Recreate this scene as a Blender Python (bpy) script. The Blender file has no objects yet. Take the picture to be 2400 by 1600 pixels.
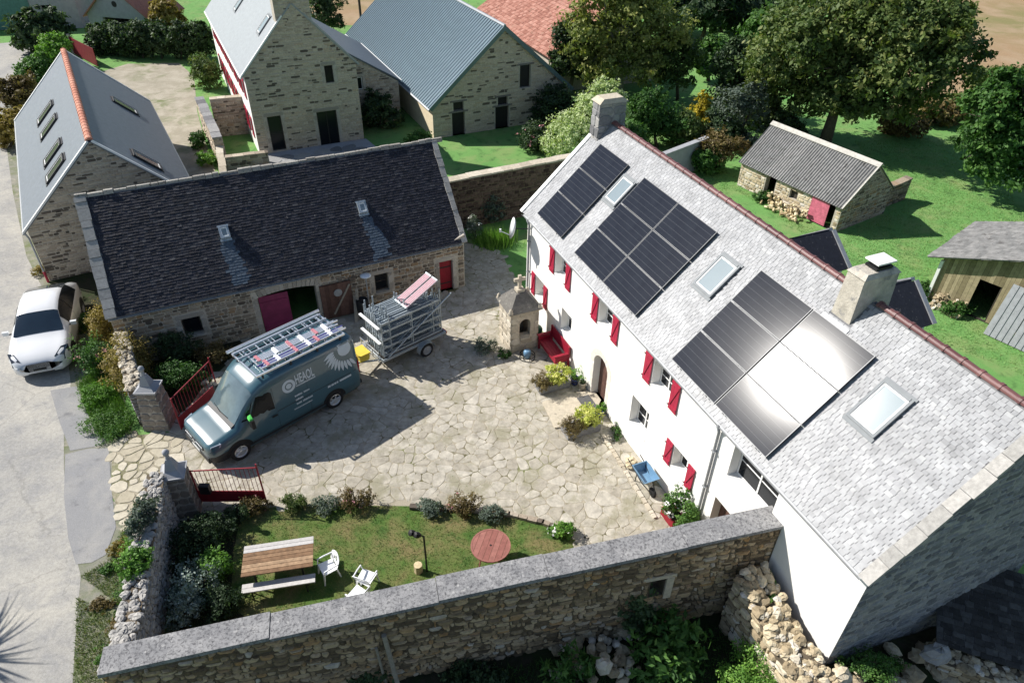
import bpy, math, random
import numpy as np
from mathutils import Vector, Matrix

SC = bpy.context.scene
COL = SC.collection
rnd = random.Random(11)
NR = np.random.RandomState(5)
rad = math.radians

# ------------------------------------------------------------------ camera
HC = 17.2                                   # camera height above the yard (metres)
FPX = 1664.0                                # focal length in photo pixels (2400 wide)
_n = np.array([1160.0 - 1200.0, 2990.0 - 800.0, FPX])
_n /= np.linalg.norm(_n)                    # straight-down direction seen in camera axes
_Z = -_n
_Y = np.array([0, 0, 1.0]) - _Z[2] * _Z
_Y /= np.linalg.norm(_Y)
_X = np.cross(_Y, _Z)
RC = np.array([_X, _Y, _Z])                 # world = RC @ (right, down, forward)
cam_d = bpy.data.cameras.new('camera')
cam_d.sensor_width = 36.0
cam_d.lens = FPX / 2400.0 * 36.0
cam_d.clip_start = 0.1
cam_d.clip_end = 2000
cam = bpy.data.objects.new('camera', cam_d)
COL.objects.link(cam)
_r, _u, _b = RC @ np.array([1, 0, 0]), RC @ np.array([0, -1, 0]), RC @ np.array([0, 0, -1])
cam.matrix_world = Matrix(((_r[0], _u[0], _b[0], 0), (_r[1], _u[1], _b[1], 0), (_r[2], _u[2], _b[2], HC), (0, 0, 0, 1)))
SC.camera = cam

# ------------------------------------------------------------------ sky and sun
SUN_AZ, SUN_EL = 161.5, 40.5
w = bpy.data.worlds.new('World')
SC.world = w
w.use_nodes = True
_nt = w.node_tree
_sky = _nt.nodes.new('ShaderNodeTexSky')
_sky.sky_type = 'NISHITA'
_sky.sun_disc = False
_sky.sun_elevation = rad(SUN_EL)
_sky.sun_rotation = rad(90 - SUN_AZ)
_sky.air_density = 1.0
_sky.dust_density = 0.6
_sky.ozone_density = 1.0
_bg = _nt.nodes['Background']
_bg.inputs[1].default_value = 0.082
_nt.links.new(_sky.outputs[0], _bg.inputs[0])
sun_d = bpy.data.lights.new('sun', 'SUN')
sun_d.energy = 5.0
sun_d.angle = rad(0.53)
sun_d.color = (1.0, 0.955, 0.89)
sun = bpy.data.objects.new('sun', sun_d)
COL.objects.link(sun)
sun.location = (-30, 10, 40)
_sd = Vector((math.cos(rad(SUN_EL)) * math.cos(rad(SUN_AZ)), math.cos(rad(SUN_EL)) * math.sin(rad(SUN_AZ)), math.sin(rad(SUN_EL))))
sun.rotation_euler = _sd.to_track_quat('Z', 'Y').to_euler()
SC.view_settings.view_transform = 'Standard'
SC.view_settings.look = 'None'
SC.view_settings.gamma = 1.0
SC.view_settings.use_curve_mapping = False
SC.view_settings.exposure = 0.50
SC.render.engine = 'CYCLES'
SC.cycles.max_bounces = 6
SC.cycles.transparent_max_bounces = 8

# ------------------------------------------------------------------ pixels to places
V3 = lambda *a: np.array(a, float)
def ray(u, v):
    return RC @ np.array([(u - 1200.0) / FPX, (v - 800.0) / FPX, 1.0])
def P(u, v, z=0.0):
    r = ray(u, v); t = (z - HC) / r[2]
    q = r * t; q[2] += HC
    return q
def PL(nv, off, u, v):
    r = ray(u, v); t = off / (nv @ r)
    return r * t + V3(0, 0, HC)
def proj(p):
    k = RC.T @ (np.asarray(p, float) - V3(0, 0, HC))
    return 1200 + FPX * k[0] / k[2], 800 + FPX * k[1] / k[2], k[2]

# ------------------------------------------------------------------ objects
def wloc(o):
    s = V3(0, 0, 0)
    while o is not None:
        s = s + np.array(o.location); o = o.parent
    return s
def link(name, data, parent=None, loc=(0, 0, 0)):
    o = bpy.data.objects.new(name, data)
    COL.objects.link(o)
    o.location = loc
    o.parent = parent
    return o
def tag(o, label=None, cat=None, group=None, kind=None):
    if label: o['label'] = label
    if cat: o['category'] = cat
    if group: o['group'] = group
    if kind: o['kind'] = kind
    return o
def thing(name, label, cat, loc=(0, 0, 0), group=None):
    o = link(name, None, None, tuple(float(x) for x in loc))
    o.empty_display_size = 0.2
    return tag(o, label, cat, group)
def copy_tree(o, parent=None):
    c = o.copy(); COL.objects.link(c); c.parent = parent
    for ch in o.children:
        copy_tree(ch, c)
    return c
def set_mesh(me, v, f, mats, mi=None, tint=None, smooth=False):
    me.from_pydata([tuple(map(float, p)) for p in v], [], f)
    for m in mats: me.materials.append(m)
    if mi is not None and len(mats) > 1:
        me.polygons.foreach_set('material_index', mi)
    if tint is not None:
        a = me.attributes.new('tint', 'FLOAT', 'FACE')
        a.data.foreach_set('value', np.asarray(tint, np.float32))
    if smooth:
        me.polygons.foreach_set('use_smooth', [True] * len(f))
    me.update()

class MB:
    """collects faces in world (or thing-local) coordinates; build() links them as ONE mesh object"""
    def __init__(s): s.v = []; s.f = []; s.m = []; s.t = []
    def add(s, vs, fs, m=0, t=0.5):
        o = len(s.v); s.v.extend(vs)
        for f in fs:
            s.f.append([i + o for i in f]); s.m.append(m); s.t.append(t)
        return s
    def hexa(s, b, t_, m=0, t=0.5):
        return s.add(list(b) + list(t_), [(3, 2, 1, 0), (4, 5, 6, 7), (0, 1, 5, 4), (1, 2, 6, 5), (2, 3, 7, 6), (3, 0, 4, 7)], m, t)
    def box(s, c, size, ux=(1, 0, 0), uy=(0, 1, 0), m=0, t=0.5):
        c = np.asarray(c, float); ux = np.asarray(ux, float); uy = np.asarray(uy, float); uz = np.cross(ux, uy)
        a, b, d = ux * size[0] / 2, uy * size[1] / 2, uz * size[2] / 2
        return s.hexa([c - a - b - d, c + a - b - d, c + a + b - d, c - a + b - d], [c - a - b + d, c + a - b + d, c + a + b + d, c - a + b + d], m, t)
    def prism(s, poly, vec, m=0, t=0.5):
        n = len(poly); vec = np.asarray(vec, float)
        p = [np.asarray(q, float) for q in poly]
        fs = [tuple(range(n - 1, -1, -1)), tuple(range(n, 2 * n))] + [(i, (i + 1) % n, n + (i + 1) % n, n + i) for i in range(n)]
        return s.add(p + [q + vec for q in p], fs, m, t)
    def tube(s, pts, r, n=6, m=0, t=0.5, caps=True):
        pts = [np.asarray(p, float) for p in pts]
        rs = r if isinstance(r, (list, tuple)) else [r] * len(pts)
        rings = []; prev = None
        for i, p in enumerate(pts):
            d = pts[min(i + 1, len(pts) - 1)] - pts[max(i - 1, 0)]
            d = d / (np.linalg.norm(d) + 1e-9)
            if prev is None:
                a = np.cross(d, V3(0, 0, 1) if abs(d[2]) < .9 else V3(1, 0, 0))
            else:
                a = prev - d * (prev @ d)
            a = a / (np.linalg.norm(a) + 1e-9); prev = a; b = np.cross(d, a)
            rings.append([p + rs[i] * (math.cos(2 * math.pi * k / n) * a + math.sin(2 * math.pi * k / n) * b) for k in range(n)])
        vs = [q for rg in rings for q in rg]; fs = []
        for i in range(len(pts) - 1):
            for k in range(n):
                fs.append((i * n + k, i * n + (k + 1) % n, (i + 1) * n + (k + 1) % n, (i + 1) * n + k))
        if caps:
            fs.append(tuple(range(n - 1, -1, -1))); fs.append(tuple(range((len(pts) - 1) * n, len(pts) * n)))
        return s.add(vs, fs, m, t)
    def lathe(s, c, prof, n=14, axis=(0, 0, 1), m=0, t=0.5):
        """prof: list of (radius, height) along axis"""
        c = np.asarray(c, float); ax = np.asarray(axis, float); ax = ax / np.linalg.norm(ax)
        a = np.cross(ax, V3(1, 0, 0) if abs(ax[0]) < .9 else V3(0, 1, 0)); a /= np.linalg.norm(a); b = np.cross(ax, a)
        vs = []; fs = []
        for r, h in prof:
            for k in range(n):
                q = 2 * math.pi * k / n
                vs.append(c + ax * h + max(r, 1e-4) * (math.cos(q) * a + math.sin(q) * b))
        for i in range(len(prof) - 1):
            for k in range(n):
                fs.append((i * n + k, i * n + (k + 1) % n, (i + 1) * n + (k + 1) % n, (i + 1) * n + k))
        fs.append(tuple(range(n - 1, -1, -1))); fs.append(tuple(range((len(prof) - 1) * n, len(prof) * n)))
        return s.add(vs, fs, m, t)
    def build(s, name, mats, parent=None, smooth=False, label=None):
        if not isinstance(mats, (list, tuple)): mats = [mats]
        me = bpy.data.meshes.new(name)
        off = wloc(parent)
        set_mesh(me, [np.asarray(p) - off for p in s.v], s.f, mats, s.m, s.t, smooth)
        o = link(name, me, parent)
        if label: o['label'] = label
        return o

def solid(name, mats, label, cat, fill, base=None, group=None, smooth=False):
    """a thing that is one mesh, origin at its base"""
    mb = MB(); fill(mb)
    v = np.array(mb.v)
    b = np.array([v[:, 0].mean(), v[:, 1].mean(), v[:, 2].min()]) if base is None else np.asarray(base, float)
    me = bpy.data.meshes.new(name)
    if not isinstance(mats, (list, tuple)): mats = [mats]
    set_mesh(me, list(v - b), mb.f, mats, mb.m, mb.t, smooth)
    return tag(link(name, me, None, tuple(b)), label, cat, group)

def pieces(parent, name, items, mats, keep=300, many=None):
    """items: (verts, faces, tint). The ones that show largest become objects of their own, the rest one part"""
    if not isinstance(mats, (list, tuple)): mats = [mats]
    off = wloc(parent); sc = []
    for it in items:
        v = np.asarray(it[0]); c = v.mean(0)
        x, y, d = proj(c)
        q = np.linalg.norm(v.max(0) - v.min(0)) / max(d, .1)
        if not (0 < x < 2400 and 0 < y < 1600): q = -1
        sc.append(q)
    order = sorted(range(len(items)), key=lambda i: -sc[i])
    solo = [i for i in order[:keep] if sc[i] > 0]
    rest = [i for i in order if i not in set(solo)]
    for i in solo:
        v, f, t = items[i]; v = np.asarray(v); c = v.mean(0)
        me = bpy.data.meshes.new(name)
        set_mesh(me, v - c, f, mats, None, [t] * len(f))
        link(name, me, parent, tuple(c - off))
    if rest:
        mb = MB()
        for i in rest:
            v, f, t = items[i]; mb.add(list(v), f, 0, t)
        o = mb.build(many or (name + 's'), mats, parent)
        o['kind'] = 'stuff'

class Fr:
    """a wall frame: O origin on the ground, U along the wall, W outward (to the right of U)"""
    def __init__(s, O, ang=None, U=None):
        s.O = np.array([O[0], O[1], 0.0])
        s.U = V3(math.cos(rad(ang)), math.sin(rad(ang)), 0) if U is None else np.asarray(U, float)
        s.W = V3(s.U[1], -s.U[0], 0)
    def pt(s, a, w_=0.0, z=0.0):
        return s.O + s.U * a + s.W * w_ + V3(0, 0, z)
    def at(s, u, v, w_=0.0):
        """photo pixel on the plane w: (a, z)"""
        p = PL(s.W, s.W @ (s.O + s.W * w_), u, v)
        return (p - s.O) @ s.U, p[2]
    def gable_near(s, L, D): return Fr(s.pt(L), U=-s.W)
    def gable_far(s, L, D): return Fr(s.pt(0, -D), U=s.W)
    def back(s, L, D): return Fr(s.pt(L, -D), U=-s.U)

def topz(top, a):
    for (a0, z0), (a1, z1) in zip(top[:-1], top[1:]):
        if a0 - 1e-6 <= a <= a1 + 1e-6:
            return z0 + (z1 - z0) * (a - a0) / max(a1 - a0, 1e-6)
    return top[0][1] if a < top[0][0] else top[-1][1]

def wall_into(mb, fr, top, ops, th=0.35, z0=0.0, m=0, t=0.5):
    """wall with real openings: top = polyline (a,z), ops = (a0,a1,z0,z1)"""
    A = sorted(set([a for a, _ in top] + [x for o in ops for x in o[:2]]))
    for a0, a1 in zip(A[:-1], A[1:]):
        if a1 - a0 < 1e-4: continue
        mid = (a0 + a1) / 2
        cuts = sorted([(o[2], o[3]) for o in ops if o[0] - 1e-6 <= mid <= o[1] + 1e-6])
        lo = z0; segs = []
        for c0, c1 in cuts:
            if c0 > lo + 1e-4: segs.append((lo, lo, c0, c0))
            lo = max(lo, c1)
        segs.append((lo, lo, topz(top, a0), topz(top, a1)))
        for s0, s1, e0, e1 in segs:
            if e0 - s0 < 1e-3 and e1 - s1 < 1e-3: continue
            mb.add([fr.pt(a0, 0, s0), fr.pt(a1, 0, s1), fr.pt(a1, 0, e1), fr.pt(a0, 0, e0)], [(0, 1, 2, 3)], m, t)
            mb.add([fr.pt(a0, -th, s0), fr.pt(a1, -th, s1), fr.pt(a1, -th, e1), fr.pt(a0, -th, e0)], [(3, 2, 1, 0)], m, t)
    for a0, a1, c0, c1 in ops:
        p = [(a0, c0), (a1, c0), (a1, c1), (a0, c1)]
        for (x0, y0), (x1, y1) in zip(p, p[1:] + p[:1]):
            mb.add([fr.pt(x0, 0, y0), fr.pt(x0, -th, y0), fr.pt(x1, -th, y1), fr.pt(x1, 0, y1)], [(0, 1, 2, 3)], m, t)
    a0, a1 = top[0][0], top[-1][0]
    for a in (a0, a1):
        mb.add([fr.pt(a, 0, z0), fr.pt(a, -th, z0), fr.pt(a, -th, topz(top, a)), fr.pt(a, 0, topz(top, a))], [(0, 1, 2, 3)], m, t)
    for (b0, y0), (b1, y1) in zip(top[:-1], top[1:]):
        mb.add([fr.pt(b0, 0, y0), fr.pt(b1, 0, y1), fr.pt(b1, -th, y1), fr.pt(b0, -th, y0)], [(0, 1, 2, 3)], m, t)

def stone_item(fr, a0, a1, z0, z1, w0, proud, t, r=rnd):
    """one irregular eight-sided stone standing proud of the wall face"""
    dw, dh = (a1 - a0), (z1 - z0)
    c = min(dw, dh) * .28
    j = lambda s: r.uniform(-s, s)
    out = [(a0 + c + j(c * .6), z0 + j(.006)), (a1 - c + j(c * .6), z0 + j(.006)), (a1 + j(.006), z0 + c + j(c * .6)), (a1 + j(.006), z1 - c + j(c * .6)),
           (a1 - c + j(c * .6), z1 + j(.006)), (a0 + c + j(c * .6), z1 + j(.006)), (a0 + j(.006), z1 - c + j(c * .6)), (a0 + j(.006), z0 + c + j(c * .6))]
    ca, cz = (a0 + a1) / 2, (z0 + z1) / 2
    k = 1 - min(.35, .022 / max(dh / 2, .03))
    v = [fr.pt(a, w0, z) for a, z in out] + [fr.pt(ca + (a - ca) * k, w0 + proud + j(proud * .3), cz + (z - cz) * k) for a, z in out]
    f = [tuple(range(8, 16))] + [(i, (i + 1) % 8, 8 + (i + 1) % 8, 8 + i) for i in range(8)]
    return np.array(v), f, t

def stones(fr, top, ops, hr=(.10, .20), wr=(.18, .50), proud=(.012, .035), gap=.014, z0=0.0, w0=0.0, seed=1, tf=None, a_lim=None):
    r = random.Random(seed); items = []
    a0, a1 = (top[0][0], top[-1][0]) if a_lim is None else a_lim
    zmax = max(z for _, z in top); z = z0; g = .04
    N = int((a1 - a0) / g)
    while z < zmax - .04:
        h = r.uniform(*hr)
        ok = []
        for i in range(N + 1):
            a = a0 + i * g
            good = topz(top, a) >= z + h - .03
            if good:
                for o in ops:
                    if o[0] - .01 < a < o[1] + .01 and o[2] < z + h * .75 and o[3] > z + h * .25: good = False; break
            ok.append(good)
        i = 0
        while i <= N:
            if not ok[i]: i += 1; continue
            k = i
            while k < N and ok[k + 1]: k += 1
            s, e = a0 + i * g, a0 + k * g
            ph = r.uniform(0, 6)
            while e - s > .06:
                w_ = min(r.uniform(*wr) * (1.0 if r.random() < .8 else .55), e - s)
                if e - s - w_ < .1: w_ = e - s
                dz = .022 * math.sin(s * 1.9 + ph)
                t = r.random() if tf is None else tf(r, s, z)
                if r.random() < .14 and h > .13:
                    m_ = h * r.uniform(.4, .6)
                    items.append(stone_item(fr, s + gap / 2, s + w_ - gap / 2, z + dz + gap / 2, z + dz + m_ - gap / 2, w0, r.uniform(*proud), t, r))
                    items.append(stone_item(fr, s + gap / 2, s + w_ - gap / 2, z + dz + m_ + gap / 2, z + dz + h - gap / 2, w0, r.uniform(*proud), r.random(), r))
                else:
                    items.append(stone_item(fr, s + gap / 2, s + w_ - gap / 2, z + dz + gap / 2, z + dz + h - gap / 2, w0, r.uniform(*proud), t, r))
                s += w_
            i = k + 1
        z += h
    return items

class Roof:
    """one roof slope: O at the eave line, U along it, V up the slope, N out"""
    def __init__(s, O, U, V):
        s.O = np.asarray(O, float); s.U = U; s.L = np.linalg.norm(V); s.V = V / s.L
        s.N = np.cross(U, s.V); s.N = s.N if s.N[2] > 0 else -s.N
    def pt(s, a, t, h=0.0): return s.O + s.U * a + s.V * t + s.N * h
    def at(s, u, v, h=0.0):
        r = ray(u, v); o = V3(0, 0, HC); q = s.O + s.N * h
        p = o + r * (((q - o) @ s.N) / (r @ s.N))
        return (p - s.O) @ s.U, (p - s.O) @ s.V
    def box(s, mb, a0, a1, t0, t1, h0, h1, m=0, t=0.5):
        return mb.hexa([s.pt(a0, t0, h0), s.pt(a1, t0, h0), s.pt(a1, t1, h0), s.pt(a0, t1, h0)], [s.pt(a0, t0, h1), s.pt(a1, t0, h1), s.pt(a1, t1, h1), s.pt(a0, t1, h1)], m, t)

def slates(rf, a0, a1, t0, t1, ex=.15, wd=.22, th=.010, skip=None, seed=3, tf=None, jit=.008, lift=0.004):
    r = random.Random(seed); items = []; row = 0; t = t0
    while t < t1 - .02:
        a = a0 - (wd * .5 if row % 2 else 0) - r.uniform(0, .05)
        while a < a1:
            w_ = wd * r.uniform(.72, 1.25)
            s0, s1 = max(a + .0055, a0), min(a + w_ - .0055, a1)
            a += w_
            if s1 - s0 < .03 or (skip and skip((s0 + s1) / 2, t + ex / 2)): continue
            u0, u1 = r.uniform(-jit, jit), r.uniform(-jit, jit)
            e = min(t + ex * 1.08, t1)
            hh = th * r.uniform(.7, 1.6)
            v = [rf.pt(s0, t + u0, lift + hh), rf.pt(s1, t + u1, lift + hh), rf.pt(s1, e, lift), rf.pt(s0, e, lift), rf.pt(s0, t + u0, 0), rf.pt(s1, t + u1, 0)]
            items.append((np.array(v), [(0, 1, 2, 3), (4, 5, 1, 0), (5, 2, 1), (4, 0, 3)], r.random() if tf is None else tf(r, s0, t)))
        t += ex; row += 1
    return items
# ------------------------------------------------------------------ materials
def _mat(name):
    m = bpy.data.materials.new(name); m.use_nodes = True
    nt = m.node_tree
    return m, nt, nt.nodes['Principled BSDF']
def _pos(nt, scale=(1, 1, 1), obj=False):
    if obj:
        c = nt.nodes.new('ShaderNodeTexCoord').outputs['Object']
    else:
        c = nt.nodes.new('ShaderNodeNewGeometry').outputs['Position']
    mp = nt.nodes.new('ShaderNodeMapping'); mp.inputs['Scale'].default_value = scale
    nt.links.new(c, mp.inputs[0]); return mp.outputs[0]
def _noise(nt, vec, scale, detail=4, rough=.6, dist=0.0):
    n = nt.nodes.new('ShaderNodeTexNoise'); n.inputs['Scale'].default_value = scale
    n.inputs['Detail'].default_value = detail; n.inputs['Roughness'].default_value = rough; n.inputs['Distortion'].default_value = dist
    nt.links.new(vec, n.inputs['Vector']); return n.outputs[0]
def _ramp(nt, fac, stops, interp='LINEAR'):
    r = nt.nodes.new('ShaderNodeValToRGB'); r.color_ramp.interpolation = interp
    e = r.color_ramp.elements
    while len(e) < len(stops): e.new(.5)
    for i, (p, c) in enumerate(stops):
        e[i].position = p; e[i].color = (c[0], c[1], c[2], 1) if hasattr(c, '__len__') else (c, c, c, 1)
    if fac is not None: nt.links.new(fac, r.inputs[0])
    return r.outputs[0]
def _mix(nt, a, b, fac, mode='MIX'):
    n = nt.nodes.new('ShaderNodeMix'); n.data_type = 'RGBA'; n.blend_type = mode
    for val, sock in ((fac, n.inputs[0]), (a, n.inputs[6]), (b, n.inputs[7])):
        if hasattr(val, 'is_output'): nt.links.new(val, sock)
        elif hasattr(val, '__len__'): sock.default_value = (val[0], val[1], val[2], 1)
        else: sock.default_value = val
    return n.outputs[2]
def _bump(nt, b, h, strength=.4, dist=.02):
    n = nt.nodes.new('ShaderNodeBump'); n.inputs['Strength'].default_value = strength; n.inputs['Distance'].default_value = dist
    nt.links.new(h, n.inputs['Height']); nt.links.new(n.outputs[0], b.inputs['Normal'])
def _tint(nt):
    n = nt.nodes.new('ShaderNodeAttribute'); n.attribute_name = 'tint'; return n.outputs['Fac']

def M_plain(name, col, rough=.6, metal=0.0, spec=.4, var=.12, scale=6.0, bump=0.0, coat=0.0, obj=True):
    m, nt, b = _mat(name)
    p = _pos(nt, obj=obj)
    n = _noise(nt, p, scale, 5, .65)
    lo = tuple(max(0, c * (1 - var)) for c in col); hi = tuple(min(1, c * (1 + var)) for c in col)
    nt.links.new(_ramp(nt, n, [(.3, lo), (.7, hi)]), b.inputs['Base Color'])
    b.inputs['Roughness'].default_value = rough; b.inputs['Metallic'].default_value = metal
    b.inputs['Specular IOR Level'].default_value = spec; b.inputs['Coat Weight'].default_value = coat
    b.inputs['Coat Roughness'].default_value = .08
    if bump: _bump(nt, b, _noise(nt, p, scale * 4, 4), bump, .01)
    return m
def M_tint(name, stops, rough=.85, nscale=9.0, namt=.35, bump=.5, spec=.25, grime=None, bscale=40, bdist=.012, obj=False):
    """colour picked per piece by its tint, broken up by noise; grime = (colour, scale, threshold)"""
    m, nt, b = _mat(name)
    p = _pos(nt, obj=obj)
    c = _ramp(nt, _tint(nt), stops)
    n = _noise(nt, p, nscale, 6, .7)
    c = _mix(nt, c, _ramp(nt, n, [(.25, 1 - namt), (.75, 1 + namt * .6)]), 1.0, 'MULTIPLY')
    if grime:
        g = _noise(nt, p, grime[1], 5, .65)
        c = _mix(nt, c, grime[0], _ramp(nt, g, [(grime[2], 0.0), (min(1, grime[2] + .12), 1.0)]))
    nt.links.new(c, b.inputs['Base Color'])
    b.inputs['Roughness'].default_value = rough; b.inputs['Specular IOR Level'].default_value = spec
    if bump: _bump(nt, b, _noise(nt, p, bscale, 5, .7), bump, bdist)
    return m
def M_leaf(name, stops, rough=.6, trans=.30, gain=1.4):
    stops = [(p, tuple(min(.8, q * gain) for q in c)) for p, c in stops]
    m, nt, b = _mat(name)
    c = _ramp(nt, _tint(nt), stops)
    nt.links.new(c, b.inputs['Base Color'])
    b.inputs['Roughness'].default_value = rough; b.inputs['Specular IOR Level'].default_value = .3
    tr = nt.nodes.new('ShaderNodeBsdfTranslucent')
    nt.links.new(_mix(nt, c, (1.0, 1.15, .45), 1.0, 'MULTIPLY'), tr.inputs[0])
    mx = nt.nodes.new('ShaderNodeMixShader'); mx.inputs[0].default_value = trans
    nt.links.new(b.outputs[0], mx.inputs[1]); nt.links.new(tr.outputs[0], mx.inputs[2])
    nt.links.new(mx.outputs[0], nt.nodes['Material Output'].inputs[0])
    return m
def M_ground(name, layers, rough=.95, bump=.5, bscale=30, bdist=.03):
    """layers: first (colour); then (colour, noise scale, threshold, softness)"""
    m, nt, b = _mat(name)
    p = _pos(nt)
    c = None
    for L in layers:
        if c is None:
            c = L; continue
        n = _noise(nt, p, L[1], 6, .65, .4)
        c = _mix(nt, c, L[0], _ramp(nt, n, [(max(0, L[2] - L[3]), 0.0), (min(1, L[2] + L[3]), 1.0)]))
    n = _noise(nt, p, 55, 3, .7)
    c = _mix(nt, c, _ramp(nt, n, [(.25, .72), (.75, 1.25)]), 1.0, 'MULTIPLY')
    nt.links.new(c, b.inputs['Base Color'])
    b.inputs['Roughness'].default_value = rough; b.inputs['Specular IOR Level'].default_value = .2
    _bump(nt, b, _noise(nt, p, bscale, 5, .7), bump, bdist)
    return m

M = {}
M['white_wall'] = M_plain('limewash', (.83, .82, .79), .9, spec=.15, var=.05, scale=1.2, bump=.25, obj=False)
def M_limewash():
    m, nt, b = _mat('stained_limewash')
    p = _pos(nt); n1 = _noise(nt, p, 1.1, 6, .65); n2 = _noise(nt, _pos(nt, (5, 5, .7)), 1.0, 5, .7); n3 = _noise(nt, p, 26, 4)
    c = _ramp(nt, n1, [(.3, (.79, .775, .735)), (.65, (.86, .85, .82))])
    c = _mix(nt, c, (.60, .57, .50), _ramp(nt, n2, [(.60, 0.0), (.80, .5)]))
    nt.links.new(c, b.inputs['Base Color']); b.inputs['Roughness'].default_value = .92; b.inputs['Specular IOR Level'].default_value = .15
    _bump(nt, b, n3, .35, .01)
    return m
M['white_wall'] = M_limewash()
M['white_trim'] = M_plain('white_paint', (.80, .80, .78), .5, var=.04)
M['red_paint'] = M_plain('crimson_paint', (.37, .020, .052), .5, var=.14, scale=5)
M['red_dark'] = M_plain('oxblood_paint', (.26, .010, .022), .55, var=.2, scale=4)
M['pink_paint'] = M_plain('faded_pink_paint', (.52, .13, .19), .75, var=.3, scale=5)
M['slate_light'] = M_tint('pale_slate', [(0, (.27, .275, .283)), (.25, (.31, .315, .325)), (.85, (.34, .345, .355)), (1, (.385, .39, .395))], .5, 2.2, .34, .35, .4, None, 60, .006)
M['slate_bed'] = M_plain('roof_felt', (.16, .16, .165), .9, var=.3)
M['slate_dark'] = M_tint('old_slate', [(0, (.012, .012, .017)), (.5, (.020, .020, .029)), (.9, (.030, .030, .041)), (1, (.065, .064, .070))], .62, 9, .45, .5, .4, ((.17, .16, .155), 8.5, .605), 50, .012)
M['slate_blue'] = M_tint('blue_slate', [(0, (.125, .148, .175)), (1, (.15, .175, .205))], .5, 5, .22, .3, .35, ((.21, .235, .25), 7, .60), 60, .006)
M['slate_silver'] = M_tint('silvered_slate', [(0, (.26, .285, .30)), (1, (.30, .325, .34))], .5, 5, .2, .3, .4, ((.36, .385, .395), 6, .60), 60, .006)
M['pillar'] = M_tint('weathered_pillar_stone', [(0, (.23, .195, .165)), (1, (.31, .27, .23))], .92, 6, .4, .7, .2, ((.40, .38, .34), 5, .64), 30, .02)
M['chimney_render'] = M_tint('patched_chimney_render', [(0, (.50, .46, .39)), (1, (.52, .48, .41))], .92, 4, .35, .6, .2, ((.26, .25, .24), 3.2, .56), 14, .03)
M['lean_slate'] = M_tint('mossy_brown_slate', [(0, (.045, .042, .038)), (.6, (.07, .066, .06)), (1, (.12, .115, .105))], .8, 7, .5, .6, .25, ((.16, .15, .13), 6, .62), 30, .02)
M['stone_weather'] = M_tint('weathered_dome', [(0, (.15, .14, .125)), (1, (.20, .19, .17))], .95, 7, .4, .8, .2, ((.42, .39, .33), 5, .60), 20, .03)
M['red_bench'] = M_plain('bench_crimson', (.27, .010, .028), .5, var=.2, scale=4)
M['roof_frame'] = M_plain('roof_window_cladding', (.20, .215, .225), .6, spec=.3, var=.1)
M['slate_streak'] = M_plain('zinc_washed_slate', (.075, .10, .13), .5, var=.3, scale=8)
M['stone_barn'] = M_tint('barn_stone', [(0, (.10, .082, .066)), (.25, (.19, .155, .12)), (.5, (.29, .24, .185)), (.75, (.36, .30, .23)), (.9, (.30, .19, .10)), (1, (.45, .40, .33))], .9, 12, .35, .6)
M['stone_grey'] = M_tint('schist_stone', [(0, (.10, .085, .070)), (.12, (.17, .14, .11)), (.2, (.36, .30, .23)), (.55, (.49, .415, .32)), (.85, (.56, .485, .385)), (1, (.45, .33, .22))], .9, 12, .30, .6)
M['stone_wall'] = M_tint('garden_wall_stone', [(0, (.13, .095, .06)), (.25, (.27, .20, .12)), (.5, (.42, .31, .185)), (.75, (.54, .42, .27)), (.9, (.42, .25, .11)), (1, (.56, .50, .41))], .92, 11, .42, .8, .2, ((.07, .075, .04), 3.0, .66), 30, .02)
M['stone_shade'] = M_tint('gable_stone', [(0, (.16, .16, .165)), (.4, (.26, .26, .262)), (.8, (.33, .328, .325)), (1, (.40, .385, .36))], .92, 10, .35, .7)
M['stone_pale'] = M_tint('pale_stone', [(0, (.40, .35, .27)), (.5, (.52, .46, .36)), (1, (.62, .56, .46))], .9, 8, .3, .6, .2, ((.16, .15, .13), 4.5, .64), 30, .012)
M['stone_ruin'] = M_tint('ruin_stone', [(0, (.28, .22, .14)), (.4, (.50, .41, .27)), (.75, (.62, .53, .37)), (1, (.66, .62, .55))], .92, 7, .4, .8, .2, ((.09, .11, .05), 3.4, .66), 28, .02)
M['stone_brown'] = M_tint('ivy_brown_stone', [(0, (.045, .030, .026)), (.5, (.10, .065, .055)), (1, (.16, .11, .09))], .95, 10, .4, .7)
M['mortar'] = M_plain('lime_mortar', (.43, .385, .32), .95, var=.22, scale=7, bump=.5, obj=False)
M['mortar_dark'] = M_plain('earth_mortar', (.12, .095, .065), .95, var=.3, scale=7, bump=.5, obj=False)
M['mortar_grey'] = M_plain('grey_mortar', (.34, .33, .32), .95, var=.2, scale=6, bump=.5, obj=False)
M['granite'] = M_tint('dressed_granite', [(0, (.30, .27, .23)), (.5, (.40, .36, .31)), (1, (.50, .46, .40))], .85, 22, .25, .4, .25, ((.14, .13, .12), 6, .68))
M['coping'] = M_plain('lichen_coping', (.30, .29, .29), .95, var=.1, obj=False)
M['concrete'] = M_plain('grey_render', (.34, .345, .36), .92, var=.12, scale=3, bump=.4, obj=False)
M['render_cream'] = M_plain('cream_render', (.62, .53, .37), .92, var=.1, scale=3, obj=False)
M['metal_roof'] = M_plain('blue_grey_steel', (.105, .155, .185), .38, metal=.35, spec=.5, var=.1, scale=1.5)
M['zinc'] = M_plain('zinc', (.33, .345, .36), .55, metal=.3, var=.15)
M['panel_frame'] = M_plain('panel_frame', (.055, .058, .062), .4, metal=.4, var=.05)
M['galv'] = M_plain('galvanised_steel', (.38, .43, .46), .45, metal=.5, var=.15, scale=9)
M['alu'] = M_plain('aluminium', (.78, .80, .82), .32, metal=.8, var=.08, scale=12)
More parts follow.
